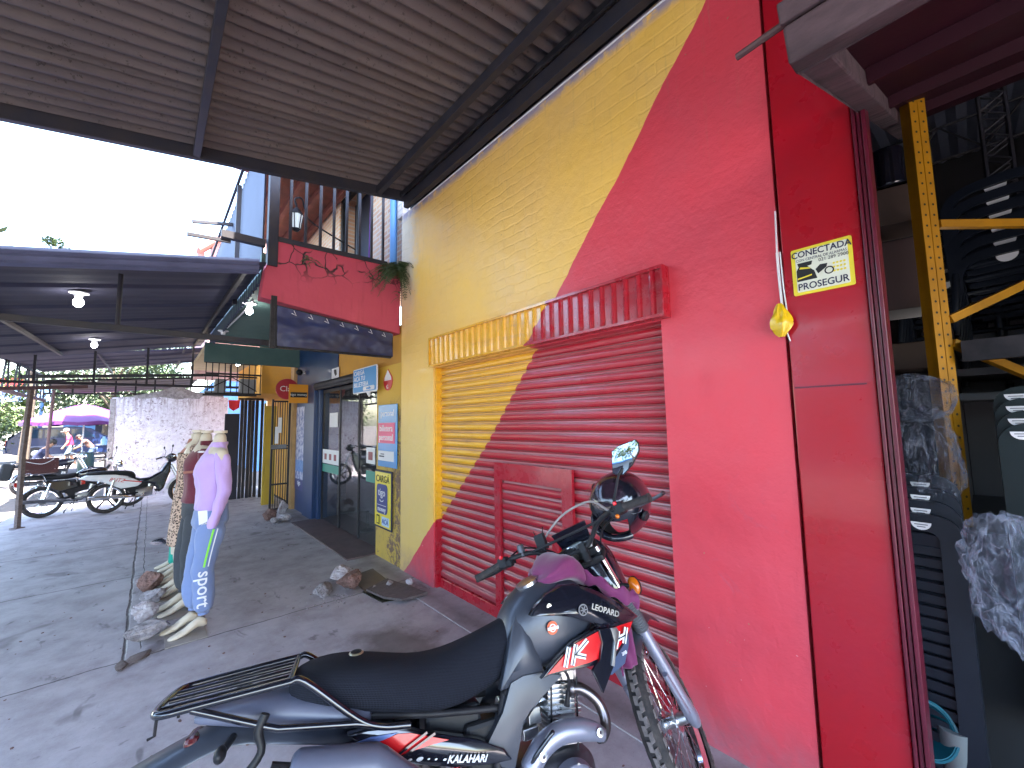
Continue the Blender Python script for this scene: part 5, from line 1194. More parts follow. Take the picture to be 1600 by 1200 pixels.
# dials
b = S(); ddir = Vector((-.55, 0, .83)).normalized()
b.lathe([(0, -.03), (.044, -.03), (.050, .0), (.050, .012), (.044, .014)], (.965, .055, 1.085), ddir, 24); b.box((.965, -.05, 1.075), (.075, .10, .035), Matrix.Rotation(math.radians(-33), 3, 'Y')); dl = P_(b, 'instrument_pod', M['blkplas'], bevel=.004)
b = S(); b.lathe([(.044, .0145), (.049, .0185), (.044, .0185), (.040, .0150)], (.965, .055, 1.085), ddir, 28); P_(b, 'dial_ring', M['chrome'], dl, smooth=60)
b = S(); b.lathe([(0, .0148), (.042, .0148)], (.965, .055, 1.085), ddir, 24); P_(b, 'dial_face', M['inkk'], dl)
b = S(); b.box((.955, -.05, 1.098), (.062, .085, .012), Matrix.Rotation(math.radians(-33), 3, 'Y')); P_(b, 'display', mat('grey_display', (.30, .30, .30), .25, .3), dl, bevel=.005)
# handlebar (steered)
cl = Vector((.905, 0, 1.115))
hb = [(.775, -.445, 1.135), (.79, -.40, 1.145), (.835, -.26, 1.16), (.885, -.17, 1.15), (.910, -.10, 1.10), (.912, -.05, 1.082), (.912, .05, 1.082), (.910, .10, 1.10), (.885, .17, 1.15), (.835, .26, 1.16), (.79, .40, 1.145), (.775, .445, 1.135)]
b = S(); b.tube(curve(hb, 6), .0112, 12); hbo = P_(b, 'handlebar', M['blkplas'], smooth=60)
b = S(); b.tube([(.875, -.195, 1.155), (.875, .195, 1.155)], .0065, 8); P_(b, 'crossbar', M['blkplas'], hbo, smooth=60)
b = S()
for y in (-.055, .055): b.tube([(.90, y, 1.02), (.912, y, 1.098)], .019, 10); b.box((.912, y, 1.085), (.045, .03, .04))
P_(b, 'bar_clamp', M['blkplas'], hbo, bevel=.003)
for sy in (-1, 1):
    a = Vector((.775, .445*sy, 1.135)); c = Vector((.812, .325*sy, 1.152)); pts = []; rs = []
    for i in range(25):
        pts.append(a.lerp(c, i/24)); rs.append(.0185 if i in (0, 1, 23, 24) else (.0165 if i % 2 else .0155))
    b = S(); b.tube(pts, rs, 16); gp = P_(b, 'grip', M['rubber'], hbo, smooth=70)
    g0 = Vector((.817, .305*sy, 1.154)); b = S(); b.box(g0, (.048, .045, .05)); b.box(g0+Vector((.0, -.03*sy, -.012)), (.034, .03, .032)); sw = P_(b, 'switch_cluster', M['blkplas'], hbo, bevel=.008)
    b = S(); b.box(g0+Vector((-.022, -.006*sy, .022)), (.018, .016, .016)); P_(b, 'red_button', M['redgr'], hbo, bevel=.004)
    if sy < 0: b = S(); b.ball(g0+Vector((-.018, .02, -.028)), .010, 10, 6); P_(b, 'amber_button', M['orange'], hbo, smooth=60)
    lv = curve([g0+Vector((.035, -.01*sy, .0)), g0+Vector((.060, .02*sy, -.004)), g0+Vector((.062, .09*sy, -.012)), g0+Vector((.040, .17*sy, -.014)), g0+Vector((.030, .19*sy, -.012))], 5)
    b = S(); b.tube(lv, [.008]*(len(lv)-2)+[.009, .010], 8); b.box(g0+Vector((.030, -.02*sy, .0)), (.03, .04, .028)); P_(b, 'lever', M['alud'] if sy < 0 else M['blkplas'], hbo, smooth=60)
    b = S(); h = curve([g0+Vector((.03, -.03*sy, .02)), Vector((.95, .24*sy, 1.20 if sy > 0 else 1.16)), Vector((1.03, .12*sy, 1.12)), Vector((1.04, .06*sy, .95)), Vector((1.06, .05*sy, .8))], 6); b.tube(h, .0042, 6); P_(b, 'cable', M['blkplas'], hbo)
b = S(); b.tube(curve([(.835, -.255, 1.165), (.93, -.16, 1.26), (1.01, .02, 1.275), (1.02, .16, 1.21), (.98, .22, 1.13)], 7), .0055, 8); P_(b, 'brake_hose', mat('hose_grey', (.35, .32, .32), .5), hbo, smooth=60)
b = S(); b.lathe([(0, 0), (.017, 0), (.017, .030), (.012, .036), (0, .036)], (.85, .215, 1.168), (0, 0, 1), 14); b.tube([(.85, .215, 1.15), (.85, .215, 1.175)], .008, 8); P_(b, 'mirror_clamp', M['alud'], hbo)
b = S(); b.box((.965, .155, 1.195), (.030, .05, .075)); b.tube([(.965, .155, 1.13), (.965, .155, 1.18)], .012, 8); b.tube([(.965, .135, 1.225), (.975, .125, 1.26)], .003, 5); b.tube([(.965, .172, 1.225), (.975, .182, 1.26)], .003, 5); P_(b, 'phone_holder', M['blkplas'], hbo, bevel=.006)
# right mirror (steered bar, placed on its stem)
b = B(); 
m0 = ST((.845, -.27, 1.165))
mi = BM.inverted()
def LW(u, v, dist):
    r = _d(u, v).normalized(); return mi @ (Vector((0, 0, CH)) + r*dist)
dm = ((BM @ m0)-Vector((0, 0, CH))).length
mc = LW(979, 715, dm+.03)
b.tube(curve([m0, m0.lerp(LW(960, 770, dm+.01), .5), LW(962, 768, dm+.01), LW(966, 745, dm+.02), LW(972, 732, dm+.03)], 4), .006, 8); ms = P_(b, 'mirror_stem', M['blkplas'], smooth=60)
out = [(958, 738), (957, 706), (966, 698), (992, 688), (997, 693), (998, 706), (987, 727), (974, 741), (963, 741)]
cam_l = mi @ Vector((0, 0, CH)); mcw = BM @ mc; inc = (mcw-Vector((0, 0, CH))).normalized(); nW = (Vector((-1, .12, .10)).normalized()-inc).normalized()
def onpl(u, v): r = _d(u, v).normalized(); return mi @ (Vector((0, 0, CH)) + r*((mcw-Vector((0, 0, CH))).dot(nW)/r.dot(nW)))
tilt = [onpl(u, v) for u, v in out]; cen = sum(tilt, Vector())/len(tilt); fwd = (mi.to_3x3() @ (-nW)).normalized()
back = [cen+(p-cen)*.72+fwd*.035 for p in tilt]; rim = [cen+(p-cen)*1.06+fwd*.006 for p in tilt]; rim2 = [cen+(p-cen)*1.06-fwd*.003 for p in tilt]
b = B(); b.loft([rim2, rim, back]); P_(b, 'mirror_shell', M['blkplas'], ms, bevel=.003)
b = B(); b.add([p-fwd*.0045 for p in tilt]+[cen-fwd*.0065], [(i, (i+1) % len(tilt), len(tilt)) for i in range(len(tilt))]); P_(b, 'mirror_glass', M['mirror'], ms, smooth=80)

# fuel tank
b = B(); rings = [ring(x, hw, z0, z1, 24, pw, xw=xw) for x, hw, z0, z1, pw, xw in [
    (.50, .060, .74, .885, 2.4, .02), (.53, .090, .72, .925, 2.4, .02), (.58, .120, .70, .965, 2.5, .01), (.65, .142, .69, 1.000, 2.6, 0), (.73, .150, .69, 1.015, 2.7, 0), (.81, .142, .71, 1.005, 2.7, 0), (.87, .120, .75, .975, 2.6, 0), (.90, .09, .80, .94, 2.4, 0)]]
b.loft(rings); tk = P_(b, 'fuel_tank', M['matt_grey'], sub=1, smooth=60)
b = B(); b.lathe([(.050, -.012), (.050, .002), (.038, .005), (.0, .006)], (.655, -.005, 1.001), (-.40, 0, 1), 26); P_(b, 'fuel_cap', M['alu'], tk, smooth=35)
# round badge sticker on the tank side
def side_disc(name, x, z, y, r, m, n=24, par=tk, th=.002): b = B(); b.lathe([(0, th), (r, th), (r, 0)], (x, y, z), (0, -1, 0), n); return P_(b, name, m, par)
side_disc('round_sticker', .678, .848, -.1525, .023, mat('orange_sticker', (.62, .10, .03), .4)); side_disc('sticker_inner', .678, .848, -.1548, .014, M['label']); side_disc('sticker_dot', .678, .848, -.157, .010, bpy.data.materials['orange_sticker'])
b = B(); b.bb((.655, -.1605, .843), (.701, -.1585, .853)); P_(b, 'sticker_band', M['label'], tk)
# side shrouds, right and left
def panel(name, poly, y0, m, par=moto, th=.012, bulge=.0, bevel=.004, mirror=True, yfn=None, sub=0, sides=(-1, 1)):
    for sg in sides:
        b = B(); n = len(poly); f = yfn or (lambda x, z: 0)
        cx_ = sum(p[0] for p in poly)/n; cz_ = sum(p[1] for p in poly)/n
        outer = [Vector((x, sg*(y0+f(x, z)), z)) for x, z in poly]; mid = [Vector((cx_+(x-cx_)*.55, sg*(y0+bulge*.85+f(cx_+(x-cx_)*.55, cz_+(z-cz_)*.55)), cz_+(z-cz_)*.55)) for x, z in poly]
        c = Vector((cx_, sg*(y0+bulge+f(cx_, cz_)), cz_)); inn = [p-Vector((0, sg*th, 0)) for p in outer]
        vs = inn+outer+mid+[c]; fs = [tuple(range(n))] + [(i, (i+1) % n, n+(i+1) % n, n+i) for i in range(n)] + [(n+i, n+(i+1) % n, 2*n+(i+1) % n, 2*n+i) for i in range(n)] + [(2*n+i, 2*n+(i+1) % n, 3*n) for i in range(n)]
        b.add(vs, fs); o = P_(b, name, m, par, smooth=42, bevel=bevel)
    return o
up_poly = [(.585, .905), (.62, .935), (.675, .965), (.745, .985), (.80, .982), (.87, .955), (.96, .905), (1.05, .850), (1.10, .808), (1.03, .795), (.965, .792), (.90, .800), (.84, .838), (.76, .872), (.68, .892)]
sfn = lambda x, z: -.035*max(0, (z-.90)/.09)**1.5 - .05*max(0, (x-.93)/.17)
panel('tank_shroud', up_poly, .170, M['gloss_blk'], th=.03, bulge=.012, yfn=sfn)
mid_poly = [(.60, .700), (.66, .745), (.745, .792), (.865, .820), (.95, .818), (1.075, .816), (1.04, .780), (.985, .735), (.93, .708), (.86, .695), (.76, .702), (.64, .706)]
sf2 = lambda x, z: -.04*max(0, (x-.93)/.15) + .008*max(0, 1-abs(x-.8)/.2)
gp_ = panel('graphic_panel', mid_poly, .172, M['gloss_blk'], th=.025, yfn=sf2)
red_poly = [(.625, .712), (.69, .752), (.755, .787), (.86, .808), (.95, .806), (1.05, .803), (1.02, .775), (.97, .745), (.93, .728), (.80, .715)]
panel('red_graphic', red_poly, .1765, M['redgr'], th=.002, bevel=0, yfn=sf2, sides=(-1,))
spike = [(.855, .815), (.905, .812), (.93, .79), (.905, .72), (.90, .69), (.832, .612), (.800, .690), (.84, .72), (.862, .77)]
panel('shroud_fin', spike, .190, M['gloss_blk'], th=.014, yfn=sf2, sides=(-1, 1))
sfin = [(.905, .812), (.935, .81), (.945, .79), (.915, .735), (.895, .685), (.885, .69), (.905, .74), (.92, .78)]
panel('silver_edge', sfin, .196, M['alu'], th=.008, yfn=sf2, sides=(-1,))
low = [(.93, .70), (1.0, .742), (1.035, .77), (1.02, .72), (.98, .665), (.90, .645), (.88, .675)]
panel('lower_panel', low, .158, mat('blue_grey_panel', (.06, .09, .17), .35), th=.012, yfn=sf2)
# lettering on the red graphic, emblem and maker's name on the shroud
def seglet(segs, y, m, name, w=.010, par=moto):
    b = B()
    for a, c in segs: b.bar((a[0], y-.0, a[1]), (c[0], y, c[1]), w, .004, up=(0, -1, 0))
    return P_(b, name, m, par)
def lt(ox, oz, s_, strokes, y, name):
    def q(p): return (ox+p[0]*s_+p[1]*s_*.42, oz+p[1]*s_+p[0]*s_*.10)
    segs = [(q(a), q(c)) for a, c in strokes]; b = B()
    for a, c in segs: b.bar((a[0], y, a[1]), (c[0], y, c[1]), .017, .003, up=(0, -1, 0))
    P_(b, name, M['white'], moto); b = B()
    for a, c in segs: b.bar((a[0], y-.002, a[1]), (c[0], y-.002, c[1]), .0035, .002, up=(0, -1, 0))
    return P_(b, 'letter_line', M['gloss_blk'], moto)
lt(.695, .722, .060, [((0, 0), (0, 1.0))], -.1865, 'red_panel_letter')
lt(.725, .722, .060, [((0, 0), (0, 1.05)), ((.05, .5), (.85, 1.05)), ((.10, .5), (.95, .15))], -.187, 'red_panel_letter')
lt(.925, .735, .060, [((0, 0), (0, .95)), ((.65, .1), (.65, .98)), ((0, .5), (.65, .55))], -.1815, 'red_panel_letter')
def stext(s_, size, x, z, y, m, rot=0.0, **k):
    r = Vector((math.cos(rot), 0, math.sin(rot))); u_ = Vector((-math.sin(rot), 0, math.cos(rot)))
    o = text(s_, size, (x, y, z), r, u_, m, moto, local=True, **k); return o
side_disc('emblem', .802, .893, -.1875, .021, M['alud'], par=moto); side_disc('emblem_face', .802, .893, -.190, .016, M['gloss_blk'], par=moto)
b = B()
for k in range(6):
    a = math.pi*k/3; b.bar((.802, -.1922, .893), (.802+.014*math.cos(a), -.1922, .893+.014*math.sin(a)), .004, .002, up=(0, -1, 0))
P_(b, 'emblem_star', M['alud'], moto)
stext('LEOPARD', .030, .905, .872, -.183, M['alu'], -.40, sx=1.0, bold=.0004)
stext('200', .016, .955, .716, -.190, M['white'], .2)
side_disc('shroud_screw', .668, .925, -.168, .010, M['alu'], 16, par=moto)

# seat
def sring(x, hw, z0, z1, cr=.012, n=26):
    out = []
    for k in range(n):
        a = 2*math.pi*k/n; c, s_ = math.cos(a), math.sin(a)
        y = hw*math.copysign(abs(c)**(.75), c); z = (z0+z1)/2+(z1-z0)/2*math.copysign(abs(s_)**(.62), s_)
        if s_ > 0: y *= (1-.20*s_**2)
        out.append(Vector((x, y, z)))
    return out
b = B(); prof = [(-.225, .055, .785, .845), (-.20, .085, .765, .868), (-.14, .112, .745, .882), (-.06, .125, .722, .880), (.03, .130, .702, .862), (.12, .128, .680, .838), (.20, .122, .655, .822), (.29, .112, .645, .826), (.37, .100, .655, .842), (.45, .090, .675, .862), (.52, .080, .70, .882), (.565, .060, .75, .897), (.585, .03, .80, .895)]
b.loft([sring(*p) for p in prof]); se = P_(b, 'seat', M['seat'], smooth=70, sub=1)
b = B(); b.lathe([(0, .003), (.020, .003), (.024, 0)], (-.02, -.045, .8825), (0.02, -.18, 1), 24); bd = P_(b, 'seat_badge', mat('badge_gold', (.55, .5, .35), .3, .8), se); b = B(); b.lathe([(0, .004), (.018, .004)], (-.02, -.045, .8830), (.02, -.18, 1), 24); b.tube([(-.03, -.045, .8885), (-.01, -.045, .8885)], .0018, 4); P_(b, 'seat_badge', M['inkk'], se)
# seat base, frame cover, side panels
cov = [(.50, .70), (.55, .712), (.62, .708), (.705, .68), (.66, .655), (.585, .612), (.545, .575), (.515, .545), (.50, .50), (.485, .45), (.44, .47), (.40, .55), (.46, .62)]
panel('frame_cover', cov, .128, M['matt_grey'], th=.05, bulge=.01)
cov2 = [(.46, .68), (.50, .78), (.535, .86), (.57, .92), (.60, .90), (.62, .83), (.63, .75), (.64, .70), (.56, .69)]
panel('knee_panel', cov2, .118, M['matt_grey'], th=.03, bulge=.015, yfn=lambda x, z: -.04*max(0, (z-.8)/.12))
sp = [(-.05, .690), (.0, .690), (.10, .674), (.18, .640), (.26, .612), (.36, .575), (.45, .525), (.475, .488), (.40, .495), (.28, .520), (.175, .555), (.06, .605)]
panel('side_panel', sp, .145, M['gloss_blk'], th=.03, bulge=.012)
rs_ = [(.025, .652), (.10, .660), (.14, .652), (.20, .628), (.26, .604), (.20, .606), (.10, .604)]
yp = .1585
panel('red_flash', rs_, yp, M['redgr'], th=.004, bevel=0, sides=(-1,)); bw = [(-.03, .668), (.02, .672), (.10, .663), (.03, .648), (.08, .612), (.03, .625)]
panel('blue_flash', bw, yp-.001, mat('pale_blue_flash', (.14, .22, .50), .3), th=.004, bevel=0, sides=(-1,))
seglet([((.085, .604), (.19, .645)), ((.115, .601), (.215, .636))], -.1655, M['gloss_blk'], 'black_pinstripe', .007)
stext('KALAHARI', .028, .315, .540, -.162, M['label'], -.235, shear=.25, bold=.0006)
b = B()
for (x, z, w_) in ((.135, .586, .004), (.165, .580, .007), (.192, .573, .003), (.215, .566, .003), (.243, .558, .004)): b.ball((x, -.162, z), w_, 8, 5, (1.6, .4, .8))
P_(b, 'paint_flake', M['label'])
# tail unit and rear mudguard
b = B(); rings = []
for x, hw, z0, z1 in [(.05, .135, .665, .73), (-.08, .130, .69, .775), (-.20, .115, .71, .815), (-.32, .095, .745, .825), (-.43, .070, .775, .815), (-.48, .045, .785, .805)]: rings.append(ring(x, hw, z0, z1, 20, 3))
b.loft(rings); P_(b, 'tail_cover', M['greypl'], smooth=50, sub=1)
b = B(); rings = []
for i in range(14):
    s_ = i/13; x = .10-.78*s_; z = .66+.13*min(1, s_*1.6)-.30*max(0, s_-.55)**1.3; wv = .085
    rings.append([Vector((x, wv*q, z-.05*abs(q)**2.2)) for q in (-1, -.7, 0, .7, 1)]+[Vector((x, wv*q, z-.006-.05*abs(q)**2.2)) for q in (1, .7, 0, -.7, -1)])
b.loft(rings); P_(b, 'rear_mudguard', M['matt_grey'], smooth=50)
b = B(); b.box((-.47, 0, .74), (.04, .10, .035)); P_(b, 'tail_light', mat('smoked_red_lens', (.08, .012, .015), .2), bevel=.015)
b = B(); b.box((-.60, 0, .60), (.006, .20, .14), Matrix.Rotation(.35, 3, 'Y')); P_(b, 'number_plate', mat('plate_white', (.5, .5, .5), .5), bevel=.002)
for sg in (-1, 1):
    b = B(); b.tube([(-.36, .07*sg, .74), (-.37, .15*sg, .735)], .010, 8); b.ball((-.372, .165*sg, .735), .022, 12, 8, (.7, 1.3, .9)); P_(b, 'rear_indicator', M['blkplas'], smooth=60)
    b = S(); b.tube([(1.03, .10*sg, .90), (1.04, .15*sg, .88)], .009, 8); b.ball((1.055, .165*sg, .875), .029, 12, 8, (.5, .95, 1.4)); fi = P_(b, 'front_indicator', M['blkplas'], smooth=60)
    b = S(); b.ball((1.04, .165*sg, .875), .028, 12, 8, (.5, .9, 1.35)); P_(b, 'amber_lens', M['orange'], fi, smooth=60)
# carrier rack
rk = thing_rack = None
b = B(); W_ = .150; zr = .862
outer = [(-.19, -W_, zr+.004), (-.21, -W_, zr+.004), (-.45, -W_*.94, zr-.006), (-.520, -W_*.90, zr-.010), (-.548, -W_*.70, zr-.010), (-.556, 0, zr-.010), (-.548, W_*.70, zr-.010), (-.520, W_*.90, zr-.010), (-.45, W_*.94, zr-.006), (-.21, W_, zr+.004), (-.19, W_, zr+.004)]
def ct(pts, r, n=4, k=12): return B().tube(curve(pts, n), r, k)
b = ct(outer[1:-1], .0105); b.tube([(-.21, -W_, zr+.004), (-.21, W_, zr+.004)], .0095, 10)
for sg in (-1, 1): b.tube(curve([(-.21, W_*sg, zr+.004), (-.17, W_*sg, zr-.004), (-.02, .150*sg, .728), (.05, .150*sg, .690), (.14, .150*sg, .672)], 5), .0105, 12)
rk = P_(b, 'carrier_rack', M['gloss_blk'], smooth=60)
b = B()
for y in (-.075, .0, .075): b.tube([(-.215, y, zr), (-.545, y*.92, zr-.012)], .0075, 8)
P_(b, 'rack_bars', M['gloss_blk'], rk, smooth=60)['kind'] = 'stuff'
for sg in (-1, 1):
    b = B(); b.tube([(-.455, .140*sg, zr-.012), (-.26, .150*sg, .765), (-.235, .150*sg, .755), (-.02, .152*sg, .715), (.05, .150*sg, .690)], .0095, 10); P_(b, 'rack_stay', M['gloss_blk'], rk, smooth=60)
    b = B(); b.tube(curve([(-.27, .150*sg, .80), (-.285, .152*sg, .76), (-.275, .155*sg, .71), (-.32, .157*sg, .66), (-.345, .157*sg, .655)], 4), [.013]*6+[.011]*11, 8); P_(b, 'tie_hook', M['blkplas'], rk, smooth=60)
b = B(); b.tube([(-.535, -W_*.88, zr-.01), (-.535, -W_*.88, zr-.055), (-.55, -W_*.88, zr-.06)], .004, 6); b.tube([(-.50, -.075, zr-.012), (-.50, -.075, zr-.04)], .004, 6); P_(b, 'rack_hook', M['black'], rk)

# engine: finned barrel, head, cases
eng = None
cy = Vector((.715, 0, 0)); tilt_ = math.radians(8)
b = B(); RT = Matrix.Rotation(tilt_, 3, 'Y'); e0 = Vector((.70, 0, .40))
def E(x, y, z): return e0+RT @ Vector((x, y, z))
for i in range(13):
    z = .045+i*.0155; w_ = .150 if i < 8 else .135; l = .150 if i < 8 else .135
    b.box(E(0, 0, z), (l, w_, .0045), RT)
b.box(E(0, 0, .135), (.115, .108, .20), RT); eng = P_(b, 'finned_cylinder', M['alu'], bevel=.0012, seg=1)
b = B(); b.box(E(0, 0, .262), (.13, .135, .045), RT); b.tube([E(.035, -.045, .28), E(.035, -.045, .318)], .022, 12); b.tube([E(-.04, -.045, .28), E(-.04, -.045, .314)], .022, 12); b.box(E(0, 0, .295), (.10, .085, .035), RT); P_(b, 'cylinder_head', M['alu'], bevel=.006)
b = B()
for x in (-.055, .055): b.tube([E(x, -.0775, .02), E(x, -.0775, .255)], .0035, 6)
b.tube([E(.01, -.079, .165), E(.012, -.088, .215)], [.012, .008], 8); b.tube(curve([E(.012, -.088, .21), E(.0, -.11, .27), E(-.05, -.10, .32)], 5), .006, 6); P_(b, 'spark_plug_lead', M['black'])
b = B(); rings = [ring(x, hw, z0, z1, 24, 3.2) for x, hw, z0, z1 in [(.44, .085, .26, .40), (.50, .115, .22, .43), (.60, .125, .20, .44), (.72, .125, .20, .44), (.79, .10, .22, .42), (.83, .06, .26, .38)]]; b.loft(rings); cs = P_(b, 'crankcase', M['alud'], bevel=.004, smooth=45)
b = B(); b.lathe([(0, .045), (.070, .045), (.082, .036), (.088, .0)], (.70, -.118, .335), (0, -1, 0), 30); b.lathe([(0, .040), (.055, .040), (.062, .0)], (.56, -.112, .33), (0, -1, 0), 24); P_(b, 'clutch_cover', M['silverp'], cs, smooth=40)
b = B()
for k in range(9): a = 2*math.pi*k/9; b.lathe([(0, .006), (.006, .006), (.006, 0)], (.70+.080*math.cos(a), -.150, .335+.080*math.sin(a)), (0, -1, 0), 8)
P_(b, 'case_bolts', M['alu'], cs)['kind'] = 'stuff'
b = B(); b.lathe([(0, 0), (.030, 0), (.034, .03), (.026, .06), (.030, .09), (.020, .11), (0, .11)], (.60, -.02, .53), (0, 0, 1), 16); b.box((.60, -.05, .56), (.05, .05, .05)); b.box((.575, -.06, .515), (.06, .05, .035)); b.tube([(.63, 0, .575), (.68, 0, .58)], .022, 12); b.tube([(.57, 0, .58), (.48, 0, .60)], .028, 12); b.ball((.60, -.055, .60), .024, 12, 8); P_(b, 'carburettor', M['alu'], bevel=.003)
# exhaust
b = B(); hp = curve([(.765, -.055, .605), (.805, -.075, .60), (.848, -.095, .565), (.866, -.11, .525), (.862, -.125, .485), (.835, -.138, .462), (.815, -.142, .465)], 6); b.tube(hp, .0205, 16); b.lathe([(.03, 0), (.034, .01), (.034, .018), (.024, .02)], (.76, -.052, .606), (1, -.3, 0), 16); ex = P_(b, 'exhaust_header', mat('blued_steel', (.16, .15, .17), .28, .9, (14, .6), None, col2=(.35, .26, .2)), smooth=60)
b = B(); sh_ = curve([(.830, -.142, .468), (.79, -.148, .492), (.72, -.152, .515), (.65, -.152, .520), (.59, -.150, .500), (.545, -.148, .462), (.515, -.148, .425), (.46, -.15, .40), (.36, -.155, .42), (.24, -.165, .48)], 6); n_ = len(sh_)
b.tube(sh_, [.024+.012*min(1, i/10) if i < n_*.6 else .030 for i in range(n_)], 18); P_(b, 'heat_shield', M['silverp'], ex, smooth=60)
b = B(); 
for x, z in ((.80, .497), (.57, .487)): b = B(); b.lathe([(.006, .004), (.014, .003), (.015, 0)], (x, -.186, z), (0, -1, .2), 16); P_(b, 'shield_bolt', M['alu'], ex)
b = B(); rings = []
for x, zc_, hh, hw in ((.26, .485, .026, .026), (.17, .525, .032, .032), (.10, .565, .044, .042), (.045, .598, .060, .052), (.02, .610, .064, .054), (-.10, .632, .066, .055), (-.19, .648, .066, .055), (-.205, .650, .056, .048)):
    rings.append([Vector((x+.02*math.sin(a), -.215+hw*math.cos(a), zc_+hh*math.copysign(abs(math.sin(a))**.7, math.sin(a)))) for a in [2*math.pi*k/22 for k in range(22)]])
b.loft(rings); mf = P_(b, 'muffler', M['greypl'], smooth=50, bevel=.004)
b = B(); b.tube([(-.20, -.215, .668), (-.245, -.215, .682)], .022, 14); P_(b, 'tail_pipe', M['black'], mf, smooth=60)
b = B(); b.box((-.06, -.165, .665), (.05, .03, .02)); P_(b, 'muffler_bracket', M['black'], mf)
# frame, swingarm, shock, chain, stands
b = B()
for sg in (-1, 1):
    b.tube(curve([(.90, .03*sg, .90), (.84, .03*sg, .74), (.74, .04*sg, .50), (.72, .07*sg, .22), (.60, .12*sg, .19), (.44, .12*sg, .22), (.42, .12*sg, .38), (.46, .10*sg, .60), (.55, .06*sg, .80)], 5), .015, 10)
    b.tube(curve([(.46, .08*sg, .62), (.20, .07*sg, .66), (-.10, .07*sg, .73), (-.36, .06*sg, .78)], 4), .012, 8)
    b.tube([(.86, .03*sg, .95), (.66, .06*sg, .82), (.48, .10*sg, .66)], .014, 8)
P_(b, 'tube_frame', M['black'], smooth=60)
b = B()
for sg in (-1, 1): b.tube([(.44, .09*sg, .37), (.20, .10*sg, .34), (-.06, .10*sg, .31)], .018, 10)
P_(b, 'swingarm', M['steelblk'], smooth=60)
b = B(); pts = [Vector((.30, 0, .38)).lerp(Vector((.36, 0, .64)), i/60) for i in range(61)]; b.tube([p+Vector((.026*math.cos(i*.8), .026*math.sin(i*.8), 0)) for i, p in enumerate(pts)], .005, 6); b.tube([pts[0], pts[-1]], .012, 8); P_(b, 'shock_absorber', M['redgr'], smooth=60)
for sg in (-1, 1):
    b = B(); b.tube([(.44, .12*sg, .29), (.44, .20*sg, .285)], .010, 8); b.box((.44, .235*sg, .29), (.05, .08, .018)); P_(b, 'footpeg', M['black'], bevel=.003)
b = B(); b.tube(curve([(.42, .13, .28), (.36, .19, .16), (.30, .30, .045+.10*0), (.28, .345, .012)], 4), .011, 8); b.box((.28, .35, .012), (.07, .05, .012)); P_(b, 'side_stand', M['black'])
b = B(); b.tube(curve([(.52, -.14, .41), (.53, -.17, .47), (.60, -.20, .545), (.61, -.20, .55)], 4), .0075, 8); b.tube([(.52, -.14, .41), (.50, -.16, .28), (.66, -.165, .235)], .0085, 8); P_(b, 'kick_lever', M['gloss_blk'], smooth=60)
b = B(); b.box((.40, -.02, .52), (.14, .16, .16)); b.box((.30, .0, .60), (.20, .14, .10)); P_(b, 'airbox', M['blkplas'], bevel=.015)

# plum cloth knotted over the front of the tank: a thing of its own
def WL(p): return BM @ Vector(p)
cl_ = thing('plum_cloth', 'plum coloured cloth tied over the motorcycle tank below the handlebar', 'cloth', WL((.82, 0, 1.04)))
b = B(); rings = []
spec = [(.690, .03, .012, 1.010, .15, 0), (.705, .10, .035, 1.012, .15, 0), (.75, .135, .055, 1.030, .12, .01), (.80, .130, .062, 1.040, .10, .01), (.85, .105, .058, 1.030, .05, .0), (.885, .060, .045, 1.005, -.02, -.02), (.910, .035, .030, .970, -.10, -.04)]
for i, (x, hw, hz, zc_, dx, yc) in enumerate(spec):
    rr = []
    for k in range(40):
        a = 2*math.pi*k/40; nz = 1+.10*math.sin(a*5+i*.7)+.06*noise.noise(Vector((math.cos(a)*2, math.sin(a)*2, i*.6)))
        rr.append(WL((x-.0+.012*math.sin(a*3), yc+hw*nz*math.cos(a), zc_+hz*nz*math.sin(a))))
    rings.append(rr)
b.loft(rings); b.obj('bundle', M['purplecl'], cl_, smooth=80, sub=1)
b = B(); tl = curve([(.895, -.05, .995), (.93, -.11, .965), (.98, -.155, .925), (1.03, -.175, .90), (1.07, -.18, .885)], 6); n_ = len(tl)
rings = []
for i, p in enumerate(tl):
    w0 = .030+.012*math.sin(i*.9)+.008*(i/n_); rings.append([WL(p+Vector((0, .4*w0*math.cos(a), w0*(.75+.25*math.sin(3*a+i*.5))*math.sin(a)))) for a in [2*math.pi*k/16 for k in range(16)]])
b.loft(rings); b.obj('twisted_end', M['purplecl'], cl_, smooth=80, sub=1)
b = B(); vs = []; nx, nz = 16, 18
for i in range(nx+1):
    for j in range(nz+1):
        s_, t_ = i/nx, j/nz; x = .955+.105*s_+.01*t_; z = .80-.18*t_+.03*s_; y = -.105-.02*math.sin(s_*9+t_*2)-.012*math.sin(s_*17)*t_-.01*t_
        vs.append(WL((x, y, z)))
b.add(vs, [(i*(nz+1)+j, (i+1)*(nz+1)+j, (i+1)*(nz+1)+j+1, i*(nz+1)+j+1) for i in range(nx) for j in range(nz)]); o = b.obj('hanging_end', M['purplecl'], cl_, smooth=80); md = o.modifiers.new('t', 'SOLIDIFY'); md.thickness = .004

